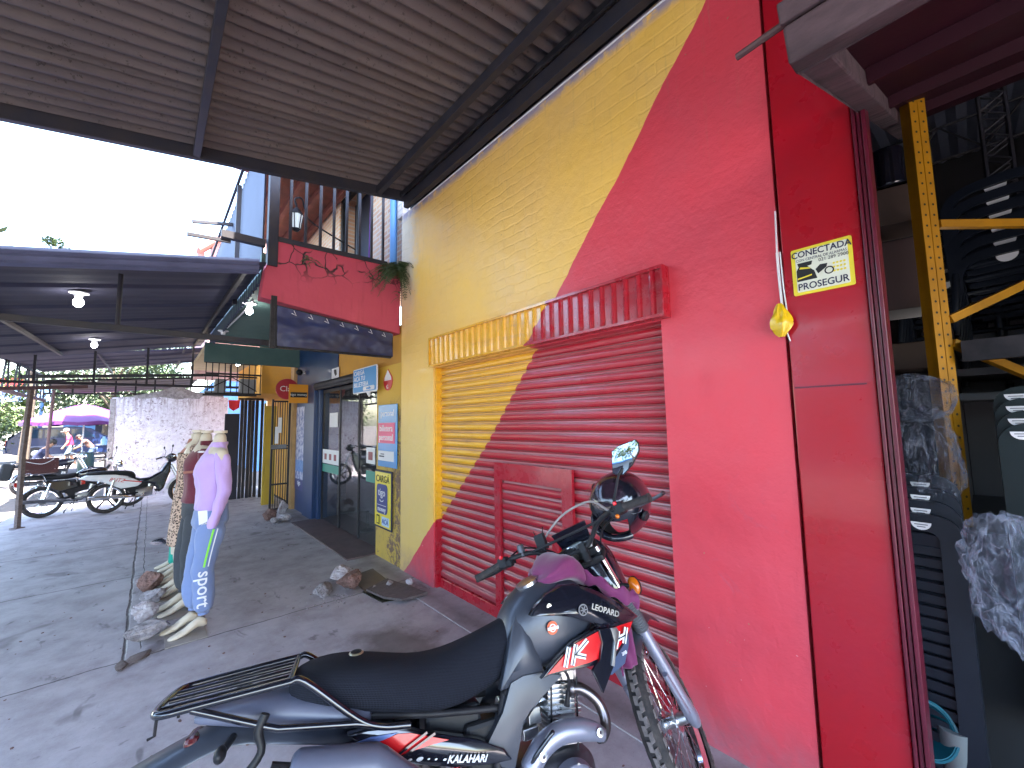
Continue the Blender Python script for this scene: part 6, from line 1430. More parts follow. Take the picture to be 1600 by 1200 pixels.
# helmet hanging from the right side of the bar
def helmet():
    c = onx(968, 787, 1.77); t = thing('helmet', 'glossy black full face helmet with a raised visor, hanging behind the right grip', 'helmet', c)
    fd = Vector((-.80, .20, -.55)).normalized()      # where the opening looks
    upv = Vector((-.35, -.30, .9)); lf = upv.cross(fd).normalized(); upv = fd.cross(lf).normalized(); R = Matrix((fd, lf, upv)).transposed()
    sc = 1.27
    b = B(); nu, nv = 48, 30; vs = []; fs = []; keep = []
    def shell(th, ph, k=1.0):
        d = Vector((math.sin(th)*math.cos(ph), math.sin(th)*math.sin(ph), math.cos(th)))
        r = Vector((d.x*.128, d.y*.112, d.z*.128))
        if d.z < 0: r.z *= 1.05; r.x += .018*max(0, d.x)*(-d.z)
        return r*k*sc
    def hole(th, ph):
        z = math.cos(th); return (abs(ph) < 1.02 and -.42 < z < .34)
    for kk in (1.0, .86):
        base = len(vs)
        for j in range(nv+1):
            th = math.radians(2+148*j/nv)
            for i in range(nu): vs.append(c+R @ shell(th, -math.pi+2*math.pi*i/nu, kk))
        for j in range(nv):
            th = math.radians(2+148*(j+.5)/nv)
            for i in range(nu):
                ph = -math.pi+2*math.pi*(i+.5)/nu
                if not hole(th, ph): fs.append([base+j*nu+i, base+(j+1)*nu+i, base+(j+1)*nu+(i+1) % nu, base+j*nu+(i+1) % nu]); keep.append(kk)
    b.add(vs, fs); b.m = [0 if k == 1.0 else 1 for k in keep]; o = b.obj('shell', [M['gloss_blk'], mat('black_lining', (.012, .012, .014), .9)], t, smooth=70)
    b = B(); vs = []; n1, n2 = 24, 10      # raised visor
    for j in range(n2+1):
        for i in range(n1+1):
            ph = -1.25+2.5*i/n1; th = math.radians(2+50*j/n2); vs.append(c+R @ shell(th, ph, 1.17))
    b.add(vs, [(j*(n1+1)+i, (j+1)*(n1+1)+i, (j+1)*(n1+1)+i+1, j*(n1+1)+i+1) for j in range(n2) for i in range(n1)]); b.obj('visor', M['visor'], t, smooth=80)
    b = B()
    for sg in (-1, 1): p = c+R @ Vector((0, .118*sc*sg, .02)); b.lathe([(0, .012), (.02, .012), (.026, 0)], p, R @ Vector((0, sg, 0)), 18)
    b.obj('visor_pivot', M['blkplas'], t, smooth=40)
    b = B()
    for (th, ph, q) in ((62, 1.30, 1), (62, -1.30, -1)):
        P = [shell(math.radians(th+a), ph+q*w_, 1.012) for a, w_ in ((-10, -.32), (-2, .55), (12, .25), (6, -.05))]; b.add([c+R @ p for p in P], [(0, 1, 2, 3)])
    b.obj('side_graphic', M['alud'], t)
    b = B(); b.tube(curve([c+R @ Vector((.02, .09, -.10)), c+R @ Vector((.05, .05, -.17)), c+R @ Vector((.05, -.05, -.17)), c+R @ Vector((.02, -.09, -.10))], 5), .006, 6); b.obj('chin_strap', M['black'], t)
    b = B(); b.tube([c+R @ shell(math.radians(115), -1.1+2.2*i/14, 1.0) for i in range(15)], .017, 10); b.obj('chin_bar', M['gloss_blk'], t, smooth=70)
helmet()
# ------------------------------------------------------------ shop mannequins standing in a row
def mann(x, y, kind, label, rz=0.0, s=1.0):
    base = Vector((x, y, 0)); R = Matrix.Rotation(rz, 3, 'Z')
    t = thing('mannequin', label, 'mannequin', base, group='clothed mannequins in a row')
    def W(p): return base + R @ (Vector(p)*s)
    J = dict(pel=(.09, 0, .93), wst=(.085, 0, 1.08), chs=(.075, 0, 1.30), up=(.11, 0, 1.43), nek=(.125, 0, 1.52), top=(.13, 0, 1.60))
    jt = []; ix = {}; ed = []
    def ad(k, p, rx, ry, par=None):
        ix[k] = len(jt); jt.append((W(p), rx*s, ry*s))
        if par: ed.append((ix[par], ix[k]))
    ad('pel', J['pel'], .14, .11); ad('wst', J['wst'], .105, .09, 'pel'); ad('chs', J['chs'], .135, .105, 'wst'); ad('up', J['up'], .075, .06, 'chs'); ad('nek', J['nek'], .05, .05, 'up'); ad('top', J['top'], .05, .05, 'nek')
    for q in (-1, 1):
        k = str(q)
        ad('sh'+k, (.11, .165*q, 1.42), .05, .05, 'up'); ad('el'+k, (.12, .215*q, 1.14), .037, .037, 'sh'+k); ad('wr'+k, (.06, .215*q, .90), .024, .024, 'el'+k)
        f = -.015*q
        ad('hip'+k, (.08, .085*q, .86), .095, .09, 'pel'); ad('kn'+k, (.015+f, .085*q, .50), .055, .055, 'hip'+k); ad('cf'+k, (.03+f, .085*q, .34), .05, .045, 'kn'+k); ad('an'+k, (.035+f, .08*q, .13), .031, .030, 'cf'+k)
    body = skin('body', jt, ed, M['skin'], t)
    for q in (-1, 1):
        f = -.015*q; b = B(); rr = []
        for x, z, ry, rz_ in ((.062, .066, .008, .010), (.058, .068, .022, .024), (.035, .078, .028, .036), (.0, .088, .031, .040), (-.045, .062, .036, .033), (-.09, .036, .041, .026), (-.135, .022, .040, .019), (-.168, .016, .031, .014), (-.185, .013, .012, .007)):
            rr.append([W((x+f, .08*q+ry*math.cos(a), max(.006, z+rz_*math.sin(a)))) for a in [2*math.pi*k/18 for k in range(18)]])
        b.loft(rr); b.obj('foot', M['skin'], t, smooth=80)
    b = B(); p = W(J['top']); b.lathe([(.048, -.01), (.047, .012), (.0, .012)], p, (0, 0, 1), 18); b.obj('neck_cap', M['skin'], t, smooth=40)
    b = B(); b.bb(W((-.20, -.20, .001)), W((.10, .20, .007))); b.tube([W((.07, 0, 0)), W((.07, 0, .25))], .006, 6); b.obj('base_plate', mat('base_'+kind, (.30, .27, .25), .5, 0, (8, .5)), t)
    def garm(name, js, es, m, wr=0.0, sub=2):
        o = skin(name, [(W(p), a*s, c*s) for p, a, c in js], es, m, t, sub=sub)
        me = o.data
        for v in me.vertices:
            n = v.normal; c_ = v.co
            v.co = c_+n*(wr*(noise.noise(Vector((c_.x*16+y, c_.y*16, c_.z*5)))+.6*noise.noise(Vector((c_.x*30, c_.y*30+y, c_.z*14)))))
        return o
    def shell(name, rows, m, wr, tubes=()):
        b = B(); N = 40
        def wob(p, k): return k*(noise.noise(Vector((p.x*14+y*3, p.y*14, p.z*6)))+.6*noise.noise(Vector((p.x*26, p.y*26+y, p.z*13))))
        rr = []
        for (z, cx_, rx_, ry_) in smooth_rows(rows, 5):
            r_ = []
            for k in range(N):
                a = 2*math.pi*k/N; p = Vector((cx_+rx_*math.cos(a), ry_*math.copysign(abs(math.sin(a))**.85, math.sin(a)), z)); n_ = Vector((math.cos(a), math.sin(a), 0)); r_.append(W(p+n_*wob(p, wr)))
            rr.append(r_)
        b.loft(rr)
        for tb in tubes:
            rr = []
            for (px, py, pz, r1) in smooth_rows(tb, 6):
                r_ = []
                for k in range(22):
                    a = 2*math.pi*k/22; p = Vector((px+r1*math.cos(a), py+r1*.92*math.sin(a), pz)); r_.append(W(p+Vector((math.cos(a), math.sin(a), .3))*wob(p, wr)))
                rr.append(r_)
            b.loft(rr)
        o = b.obj(name, m, t, smooth=80); return o
    def smooth_rows(rows, n):
        P = [rows[0]]+list(rows)+[rows[-1]]; out = []
        for i in range(1, len(P)-2):
            for k in range(n):
                q = k/n; A_, B_, C_, D_ = P[i-1], P[i], P[i+1], P[i+2]
                out.append(tuple(.5*((2*b_)+(c_-a_)*q+(2*a_-5*b_+4*c_-d_)*q*q+(3*b_-a_-3*c_+d_)*q**3) for a_, b_, c_, d_ in zip(A_, B_, C_, D_)))
        out.append(rows[-1]); return out
    def top(m, sleeve=True, hem=.96, wr=.010, long_=True):
        rows = [(hem, .078, .106, .148), (hem+.02, .075, .116, .160), (1.05, .085, .108, .150), (1.18, .08, .110, .148), (1.30, .082, .118, .160), (1.38, .095, .100, .168), (1.43, .108, .078, .150), (1.465, .115, .068, .110), (1.495, .122, .066, .074), (1.515, .125, .060, .064)]
        if long_: tb = [[(.108, .145*q, 1.44, .026), (.108, .170*q, 1.40, .050), (.115, .198*q, 1.28, .052), (.122, .212*q, 1.14, .047), (.10, .218*q, 1.02, .044), (.072, .220*q, .92, .042), (.058, .218*q, .865, .038), (.052, .217*q, .835, .030)] for q in (-1, 1)]
        else: tb = [[(.105, .150*q, 1.445, .030), (.105, .178*q, 1.40, .058), (.115, .205*q, 1.28, .058), (.122, .220*q, 1.10, .050), (.118, .221*q, 1.08, .046)] for q in (-1, 1)]
        return shell('top', rows, m, wr, tb)
    def pants(m, wide=1.0, end=.14, wr=.008):
        rows = [(1.02, .085, .104, .135), (.97, .088, .116, .150), (.90, .090, .124, .162), (.84, .082, .116, .158), (.80, .075, .09, .14)]
        tb = []
        for q in (-1, 1):
            f = -.015*q
            tb.append([(.082, .088*q, .86, .088), (.072, .090*q, .78, .086*wide), (.045+f*.5, .090*q, .64, .074*wide), (.018+f, .090*q, .50, .064*wide), (.022+f, .090*q, .38, .062*wide), (.030+f, .088*q, .26, .062*wide), (.034+f, .085*q, end+.045, .055*wide), (.036+f, .083*q, end+.02, .042), (.036+f, .083*q, end, .044)])
        return shell('trousers', rows, m, wr, tb)
    def dress(m, hem, flare=1.0, wr=.012):
        b = B(); rings = []
        for i in range(25):
            t_ = i/24; z = 1.38+(hem-1.38)*t_; w_ = .155 if t_ < .2 else (.125+.0*t_); rr = (.14 if z > 1.2 else .12 if z > 1.02 else .14+.06*(1.0-z)*flare); ry = rr*.82; r_ = []
            for k in range(44):
                a = 2*math.pi*k/44; q = 1+(.05*math.sin(9*a+y)+.03*math.sin(14*a+2))*min(1, t_*1.5)
                r_.append(W((.075-.02*t_+ry*q*math.cos(a), rr*q*math.sin(a), z)))
            rings.append(r_)
        b.loft(rings, caps=False); o = b.obj('dress', m, t, smooth=80); md = o.modifiers.new('t', 'SOLIDIFY'); md.thickness = .004
        js = [((.11, 0, 1.36), .13, .10), ((.115, 0, 1.44), .082, .066)]; es = [(0, 1)]
        for q in (-1, 1): n0 = len(js); js += [((.11, .165*q, 1.415), .062, .058), ((.12, .19*q, 1.28), .062, .058)]; es += [(1, n0), (n0, n0+1)]
        garm('bodice', js, es, m, .006); return o
    if kind == 'lilac':
        tp = top(M['lilac'], wr=.016); pt = pants(M['bluecl'], 1.12, wr=.016)
        b = B()                                  # lime side stripe, white lettering down the near leg
        for dx, m_ in ((-.016, 0), (.012, 1)):
            b.mi = m_
            P = [(.085+dx, -.200, .82), (.062+dx, -.192, .70), (.045+dx, -.184, .60), (.035+dx, -.180, .53)]
            for a, c in zip(P, P[1:]): b.bar(W(a), W(c), .006, .013 if m_ == 0 else .007, up=(1, 0, 0))
        b.obj('side_stripe', [M['lime'], M['label']], t)
        text('sport', .13, W((.025, -.176, .36)), (0, -.02, -1), (1, -.02, 0), M['label'], t, sx=1.0, bold=.001)
        b = B(); b.add([W((-.03, -.135, .97)), W((.03, -.150, .97)), W((.035, -.155, .88)), W((-.02, -.145, .86))], [(0, 1, 2, 3)]); b.obj('white_tag', M['label'], t)
        b = B(); b.ball(W((-.01, -.05, 1.44)), .018, 8, 6, (1.5, .6, .5)); b.obj('neck_tag', M['label'], t)
    elif kind == 'burg':
        top(M['burg'], long_=False, hem=.95); pants(M['greycl'], 1.1); b = B(); b.bar(W((-.05, -.14, 1.24)), W((.20, -.13, 1.24)), .02, .02); b.obj('chest_band', M['peach'], t)
    elif kind == 'leopard': dress(M['leopard'], .48)
    elif kind == 'peach': top(M['peach'], wr=.014); pants(M['skin'], .9, end=.5, wr=.0)
    elif kind == 'teal': dress(M['teal'], .07, .25)
    return t
mann(.335, 4.37, 'lilac', 'nearest mannequin, in a lilac sweatshirt and light blue joggers lettered sport', .10, 1.0)
mann(.285, 4.93, 'burg', 'second mannequin, in a burgundy top and dark grey trousers', .05)
mann(.262, 5.45, 'leopard', 'third mannequin, in a leopard print dress', .0)
mann(.275, 5.93, 'peach', 'fourth mannequin, in a peach top, mostly hidden behind the leopard dress', .0)
mann(.30, 6.42, 'teal', 'last mannequin, in a long green dress', .0, .97)

# rubble holding the bases down
R_ = [('conc', (.075, 4.43, .004), (.34, .20, .13), 'rough grey concrete lump on the base of the nearest mannequin', 3, 0.45),
      ('stonew', (.05, 4.84, .004), (.27, .15, .17), 'pale pinkish marble block before the second mannequin', 5, .5),
      ('stoneg', (.085, 5.28, .004), (.22, .18, .14), 'pale grey stone before the leopard dress mannequin', 8, .2),
      ('stoneb', (.085, 5.72, .004), (.26, .20, .22), 'jagged brown brick lump before the fourth mannequin', 9, 1.0),
      ('stoneg', (-.0, 6.0, .004), (.14, .12, .09), 'small grey stone furthest along the row of mannequins', 12, .3)]
for m_, c, s_, l, sd_, rz in R_: rock('rubble_stone', c, tuple(k_*.86 for k_ in s_), M[m_], l, 'stones on the mannequin bases', sd_, rz=rz)
R2 = [('stoneg', (1.36, 4.42, 0), (.30, .15, .07), 'flat crumbling pale stone, leftmost by the open drain', 21, 1.2),
      ('stonew', (1.60, 4.66, 0), (.24, .18, .14), 'white lump of rubble behind the brown block by the drain', 22, .4),
      ('stoneb', (1.57, 4.30, 0), (.27, .20, .17), 'squarish brown block of rubble before the peeling pier', 24, .6),
      ('conc', (1.86, 4.02, .05), (.07, .06, .05), 'small chip of stone on the far end of the drain plank', 26, 0),
      ('stonew', (2.02, 3.90, .045), (.08, .07, .06), 'small pale stone on the plank nearest the red wall', 27, 1),
      ('conc', (1.74, 4.12, .0), (.09, .06, .04), 'small grey stone touching the brown block', 28, 1)]
for m_, c, s_, l, sd_, rz in R2: rock('rubble_stone', c, s_, M[m_], l, 'rubble round the open drain', sd_, rz=rz)
R3 = [('stoneb', (1.62, 8.30, 0), (.22, .18, .16), 'brown stone leftmost of the heap by the barred gate', 31), ('stonew', (1.78, 8.05, 0), (.24, .18, .15), 'pale stone lowest right of the heap by the blue pilaster', 33), ('stonew', (1.86, 8.40, .02), (.18, .15, .26), 'upright pale stone at the back of the heap by the poster', 34), ('conc', (1.66, 8.0, 0), (.15, .13, .10), 'dark stone at the front of the heap by the poster', 36)]
for m_, c, s_, l, sd_ in R3: rock('rubble_stone', c, s_, M[m_], l, 'rubble heap by the barred gate', sd_)
# open drain with planks
t = thing('drain_hole', 'dark open drain hole half covered with a plank, at the corner of the red wall', 'drain', (1.8, 4.1, 0))
b = B(); P = [onz(u, v, 0) for u, v in ((545, 903), (582, 889), (603, 905), (640, 915), (672, 930), (628, 936), (597, 942), (566, 926), (585, 914))]; b.prism([(p.x, p.y) for p in P], 'z', .003, .006); b.obj('hole', mat('drain_pit_shade', (.02, .02, .012), .35, 0, (9, .8), None, col2=(.05, .045, .02), world=True), t)  # thin dark slab on the paving, the pit's shade put into its colour
b = B(); P = [onz(u, v, .02) for u, v in ((549, 903), (583, 888), (602, 905), (572, 924))]; b.prism([(p.x, p.y) for p in P], 'z', .012, .011); b.obj('wet_board', mat('wet_sand_board', (.13, .085, .06), .45, 0, (5, .7), world=True), t)
b = B(); P = [onz(u, v, .03) for u, v in ((572, 922), (605, 905), (668, 927), (628, 938), (600, 934))]; b.prism([(p.x, p.y) for p in P], 'z', .030, .02); b.obj('plank', mat('old_plank', (.13, .105, .105), .9, 0, (14, .8), (40, .6, .004), col2=(.06, .05, .05), stretch=(1, 5, 1), world=True), t)
rnd = random.Random(3)
for nm, n, cx_, cy_, sx_, sy_, lab in (('gravel', 90, 2.0, 3.72, .12, .18, 'loose gravel and dirt at the foot of the red wall'), ('gravel', 60, 1.65, 8.1, .22, .2, 'grit scattered round the stones by the barred gate'), ('gravel', 70, 1.42, 4.2, .3, .2, 'grit scattered by the drain stones')):
    b = B()
    for _ in range(n): r = rnd.uniform(.003, .010); b.ball((rnd.gauss(cx_, sx_*.7), rnd.gauss(cy_, sy_*.7), r*.4), r, 5, 3, (1.3, 1, .7))
    o = b.obj(nm, M['conc'], None, weld=False); tag(o, lab, 'gravel'); o['kind'] = 'stuff'
b = B()
for _ in range(240):
    x, y = rnd.uniform(-1.5, 2.0), rnd.uniform(1.2, 9.5); r = rnd.choice((.003, .004, .005, .009)); b.ball((x, y, r*.4), r, 5, 3, (rnd.uniform(.8, 1.8), 1, .5), Matrix.Rotation(rnd.uniform(0, 3), 3, 'Z'))
o = b.obj('grit', M['stoneb'], None, weld=False); tag(o, 'fine grit and litter scattered over the pavement', 'grit'); o['kind'] = 'stuff'
for i, (x, y, r, l) in enumerate(((.06, 4.13, .09, 'dark broken leaf shaped scrap at the joint in the concrete'), (-.03, 4.07, .07, 'smaller dark scrap beside the joint in the concrete'))):
    rock('scrap', (x-.05, y, 0), (r*2, r, .02), M['wood'], l, 'dark scraps on the pavement', 40+i, rz=.5+i)
b = B(); b.lathe([(0, .001), (.14, .001), (.17, -.002)], (.22, 8.0, .0), n=24); o = b.obj('wet_patch', mat('puddle_water', (.07, .085, .12), .06), None, smooth=60); tag(o, 'small shiny puddle on the pavement behind the mannequins', 'puddle'); o.scale = (1, 1.6, 1); o.location = (0, -8.0*.6, 0)

# ------------------------------------------------------------ small motorcycles under the low canopy
def small_bike(base, head, lean, kind, label):
    Mx = Matrix.Translation(base) @ Matrix.Rotation(head, 4, 'Z') @ Matrix.Rotation(-lean, 4, 'X')
    t = thing('parked_motorcycle', label, 'motorcycle', mat=Mx)
    Q = lambda b, n, m, par=t, **k: b.obj(n, m, par, local=True, **k)
    R = .285; wb = 1.24
    for nm, x in (('rear_wheel', 0), ('front_wheel', wb)):
        b = B(); b.lathe([(R-.065, -.036), (R-.03, -.048), (R-.006, -.030), (R, 0), (R-.006, .030), (R-.03, .048), (R-.065, .036)], (x, 0, R), (0, 1, 0), 36); w_ = Q(b, nm, M['rubber'], smooth=50)
        b = B(); b.lathe([(R-.075, -.030), (R-.062, -.034), (R-.062, .034), (R-.075, .030), (R-.085, 0), (R-.075, -.030)], (x, 0, R), (0, 1, 0), 36); Q(b, 'rim', M['chrome'], w_, smooth=40)
        b = B()
        for k in range(10 if kind == 'black' else 5):
            a = 2*math.pi*k/(10 if kind == 'black' else 5)+.3; b.tube([(x+.03*math.cos(a), 0, R+.03*math.sin(a)), (x+(R-.08)*math.cos(a), 0, R+(R-.08)*math.sin(a))], .007 if kind == 'black' else .016, 5)
        Q(b, 'spokes', M['alu'] if kind == 'black' else M['black'], w_); b = B(); b.lathe([(0, -.05), (.05, -.05), (.055, 0), (.05, .05), (0, .05)], (x, 0, R), (0, 1, 0), 18); Q(b, 'hub', M['alud'], w_, smooth=40)
    for q in (-1, 1):
        b = B(); b.tube([(wb, .07*q, R), (wb-.25, .07*q, .86)], .017, 10); Q(b, 'fork_leg', M['chrome'], smooth=50)
        b = B(); b.tube([(0, .11*q, R+.02), (.08, .11*q, .62)], [.024, .020], 10); Q(b, 'shock', M['chrome'], smooth=50)
    def fend(x, a0, a1, m, nm, r=.325):
        b = B(); rings = []
        for i in range(12):
            a = math.radians(a0+(a1-a0)*i/11); rings.append([Vector((x+(r-.02*abs(s_)**2)*math.cos(a), s_*.055, R+(r-.02*abs(s_)**2)*math.sin(a))) for s_ in (-1, -.5, 0, .5, 1)]+[Vector((x+(r-.006-.02*abs(s_)**2)*math.cos(a), s_*.053, R+(r-.006-.02*abs(s_)**2)*math.sin(a))) for s_ in (1, .5, 0, -.5, -1)])
        b.loft(rings); Q(b, nm, m, smooth=50)
    b = B(); b.tube(curve([(.55, -.07, .38), (.50, -.11, .26), (.3, -.13, .27), (.05, -.14, .30), (-.28, -.15, .32)], 5), [.016]*11+[.034]*10, 12); Q(b, 'exhaust', M['chrome'] if kind == 'white' else M['alud'], smooth=60)
    b = B(); b.tube([(0, .09, R), (.45, .08, .33)], .02, 8); b.tube([(0, -.09, R), (.45, -.08, .33)], .02, 8); Q(b, 'swingarm', M['black'])
    b = B(); rings = [ring(x, hw, z0, z1, 16, 3) for x, hw, z0, z1 in [(.42, .09, .24, .40), (.55, .11, .22, .44), (.68, .09, .25, .46)]]; b.loft(rings); b.lathe([(0, 0), (.07, 0), (.075, .12), (0, .13)], (.64, 0, .42), (.25, 0, 1), 14)
    for k in range(6): b.lathe([(.078, 0), (.085, .004), (.078, .008)], (.645+k*.004, 0, .44+k*.018), (.25, 0, 1), 14)
    Q(b, 'engine', M['alu'], smooth=40)
    hx = wb-.30
    bar = [(hx-.10, -.34, 1.00), (hx-.02, -.20, 1.03), (hx+.03, -.06, .97), (hx+.03, .06, .97), (hx-.02, .20, 1.03), (hx-.10, .34, 1.00)]
    b = B(); b.tube(curve(bar, 5), .011, 8); h = Q(b, 'handlebar', M['chrome'] if kind == 'black' else M['black'], smooth=60)
    for q in (-1, 1):
        b = B(); b.tube([(hx-.11, .35*q, .997), (hx-.045, .24*q, 1.022)], .018, 10); Q(b, 'grip', M['rubber'], h, smooth=60); b = B(); b.tube([(hx+.0, .20*q, 1.02), (hx+.06, .24*q, 1.02), (hx, .36*q, 1.00)], .007, 6); Q(b, 'lever', M['alu'], h)
        b = B(); b.tube(curve([(hx-.01, .19*q, 1.03), (hx+.02, .22*q, 1.14), (hx+.01, .27*q, 1.20)], 4), .005, 6); b.ball((hx+.01, .29*q, 1.23), .05, 12, 8, (.25, 1, .65)); Q(b, 'mirror', M['black'], h, smooth=60)
    b = B(); b.bb((-.36, -.05, .60), (-.31, .05, .68)); Q(b, 'tail_light', M['tail'])
    b = B(); b.tube([(.42, .12, .22), (.33, .20, .06), (.32, .22, .01)], .01, 6); b.tube([(.42, -.10, .24), (.42, -.24, .24)], .012, 8); b.tube([(.40, -.16, .26), (.36, -.20, .06)], .008, 6); Q(b, 'stand', M['black'])
    b = B(); b.prism([(.10, .60), (.70, .62), (.74, .50), (.66, .26), (.40, .24), (.30, .40), (.14, .46)], 'y', 0, .12); Q(b, 'inner_body', M['black'], bevel=.02)
    if kind == 'black':
        b = B(); rings = [ring(x, hw, z0, z1, 18, 2.6) for x, hw, z0, z1 in [(.42, .05, .68, .78), (.50, .10, .66, .84), (.65, .12, .66, .88), (.80, .11, .70, .87), (.90, .05, .76, .84)]]; b.loft(rings); Q(b, 'fuel_tank', M['gloss_blk'], sub=1, smooth=60)
        b = B(); rings = [sring(x, hw, z0, z1) for x, hw, z0, z1 in [(-.28, .06, .72, .78), (-.2, .11, .70, .80), (.1, .12, .68, .785), (.3, .115, .67, .78), (.46, .09, .69, .80)]]; b.loft(rings); Q(b, 'seat', M['blkplas'], smooth=60, sub=1)
        b = B(); b.prism([(.0, .66), (.42, .66), (.46, .50), (.20, .44), (.08, .52)], 'y', 0, .20); Q(b, 'side_cover', M['gloss_blk'], bevel=.015)
        fend(0, 20, 165, M['chrome'], 'rear_mudguard'); fend(wb, 30, 150, M['gloss_blk'], 'front_mudguard'); b = B(); b.lathe([(0, .06), (.06, .055), (.085, .02), (.08, -.03), (.04, -.07), (0, -.08)], (hx+.13, 0, .90), (1, 0, 0), 18); Q(b, 'headlight', M['chrome'], smooth=60)
        b = B(); b.tube([(.75, 0, .60), (.92, 0, .90)], .025, 8); b.tube([(.75, .03, .60), (.62, .05, .22)], .018, 8); b.tube([(.4, .09, .62), (-.25, .09, .68)], .012, 6); b.tube([(.4, -.09, .62), (-.25, -.09, .68)], .012, 6); Q(b, 'frame', M['black'])
        b = B()
        for q in (-.11, .11): b.tube(curve([(.02, q, .66), (-.05, q, .80), (-.30, q, .82), (-.40, q, .70)], 4), .009, 6)
        b.tube([(-.05, -.11, .80), (-.05, .11, .80)], .009, 6); b.tube([(-.30, -.11, .82), (-.30, .11, .82)], .009, 6); Q(b, 'luggage_rack', M['chrome'], smooth=60)
    else:
        b = B(); P = [(-.40, .70), (-.30, .755), (.10, .735), (.38, .62), (.52, .52), (.44, .455), (.20, .44), (.10, .50), (-.10, .62), (-.30, .66)]; b.prism(P, 'y', 0, .20); bd = Q(b, 'side_fairing', M['white'], bevel=.03)
        text('BLITZ', .10, (.12, -.1065, .615), (1, 0, -.22), (.22, 0, 1), M['signred'], bd, shear=.3, local=True, sx=.9)
        b = B(); b.bar((.22, -.104, .60), (.50, -.104, .535), .004, .02, up=(0, 0, 1)); Q(b, 'red_stripe', M['signred'], bd)
        b = B(); rings = [sring(x, hw, z0, z1) for x, hw, z0, z1 in [(-.32, .07, .755, .80), (-.2, .11, .745, .83), (.1, .12, .725, .815), (.30, .11, .69, .80), (.40, .085, .60, .76), (.42, .06, .58, .68)]]; b.loft(rings); Q(b, 'seat', M['blkplas'], smooth=60, sub=1)
        b = B(); P = [(.44, .56), (.60, .60), (.80, .72), (.90, .90), (.98, .92), (.97, .70), (.86, .36), (.78, .28), (.70, .46)]; b.prism(P, 'y', 0, .26); Q(b, 'leg_shield', M['gloss_blk'], bevel=.04)
        b = B(); b.ball((hx+.07, 0, .99), .11, 18, 12, (.9, 1.1, .9)); ck = Q(b, 'headset_cowl', M['gloss_blk'], smooth=60); b = B(); b.ball((hx+.115, 0, .98), .08, 16, 10, (.9, 1.0, .7)); Q(b, 'headlight', M['glass'], ck, smooth=60)
        fend(0, 10, 150, M['black'], 'rear_mudguard'); fend(wb, 20, 170, M['white'], 'front_mudguard')
    return t, Mx
pb = onz(64, 809, 0); pf = onz(185, 795, 0); h1 = math.atan2(pf.y-pb.y, pf.x-pb.x)
t1, M1 = small_bike(pb, .26, .10, 'black', 'black parked motorcycle with a maroon crate on its rear rack')
pb2 = onz(165, 802, 0); small_bike(pb2, .22, .10, 'white', 'white step-through motorcycle with red lettering before the whitewashed wall')
small_bike(onz(40, 775, -.02), .45, .10, 'black', 'dark motorcycle furthest back, half hidden by the maroon crate')
# crate tied on the rack
cm = M1 @ Matrix.Translation((-.06, 0, .83)); t = thing('crate', 'maroon wooden crate tied on the rack of the black motorcycle', 'crate', mat=cm)
b = B(); L_, W__, H_ = .44, .36, .27
for z in (.0, .07, .14, .21):
    for q in (-1, 1): b.bb((-L_/2, q*W__/2-.006, z), (L_/2, q*W__/2+.006, z+.055)); b.bb((q*L_/2-.006, -W__/2+.008, z), (q*L_/2+.006, W__/2-.008, z+.055))
for sx_ in (-1, 1):
    for sy_ in (-1, 1): b.box((sx_*(L_/2-.02), sy_*(W__/2-.018), .135), (.03, .022, .27))
b.bb((-L_/2+.01, -W__/2+.01, -.012), (L_/2-.01, W__/2-.01, -.001)); b.obj('slatted_box', M['crate'], t, local=True)
b = B(); b.tube(curve([(-.2, -.2, .22), (0, -.21, .16), (.15, -.2, .24), (.2, .1, .28), (-.1, .15, .28)], 5), .006, 6); b.obj('elastic_cord', M['label'], t, local=True)
b = B(); b.box((-.40, .05, .06), (.16, .22, .30), Matrix.Rotation(.2, 3, 'Y')); o = b.obj('pannier_bag', M['greycl'], t, local=True, bevel=.03)

# ------------------------------------------------------------ string, yellow bag on the corner of the wall
t = thing('yellow_bag', 'small yellow plastic bag tied to a cord on the edge of the red wall', 'bag', (2.18, .58, 2.05))
b = B(); c = onx(1221, 500, 2.165); vs = []
bm_ = []
for j in range(15):
    tt = j/14; z = c.z+.075-.155*tt; r = (.010+.030*math.sin(math.pi*min(1, tt*1.02))**.8*(.35+1.0*tt)) if j > 0 else .008
    for k in range(24):
        a = 2*math.pi*k/24; q = 1+.20*math.sin(5*a+tt*5)+.14*math.sin(9*a+tt*3)+.25*noise.noise(Vector((math.cos(a)*2, math.sin(a)*2, tt*4))); bm_.append(Vector((c.x-.012+.55*r*q*math.cos(a), c.y+r*q*math.sin(a), z)))
b.add(bm_, [(j*24+k, j*24+(k+1) % 24, (j+1)*24+(k+1) % 24, (j+1)*24+k) for j in range(14) for k in range(24)]+[tuple(14*24+k for k in range(24))]); b.obj('bag', mat('yellow_plastic_film', (.80, .52, .01), .28, 0, (30, .6), None, .3, col2=(.5, .28, .01)), t, smooth=60)
b = B(); p = [onx(u, v, 2.175) for u, v in ((1214, 395), (1216, 420), (1219, 450), (1222, 478))]; b.tube(p, .006, 6); b.tube([p[0]+Vector((0, -.012, 0)), p[2]+Vector((-.004, -.014, 0)), onx(1230, 490, 2.17)], .003, 5); b.tube([onx(1229, 518, 2.17), onx(1235, 533, 2.17)], .003, 5); b.tube([onx(1211, 330, 2.186), onx(1214, 395, 2.18)], .004, 5); b.obj('cord', M['label'], t)

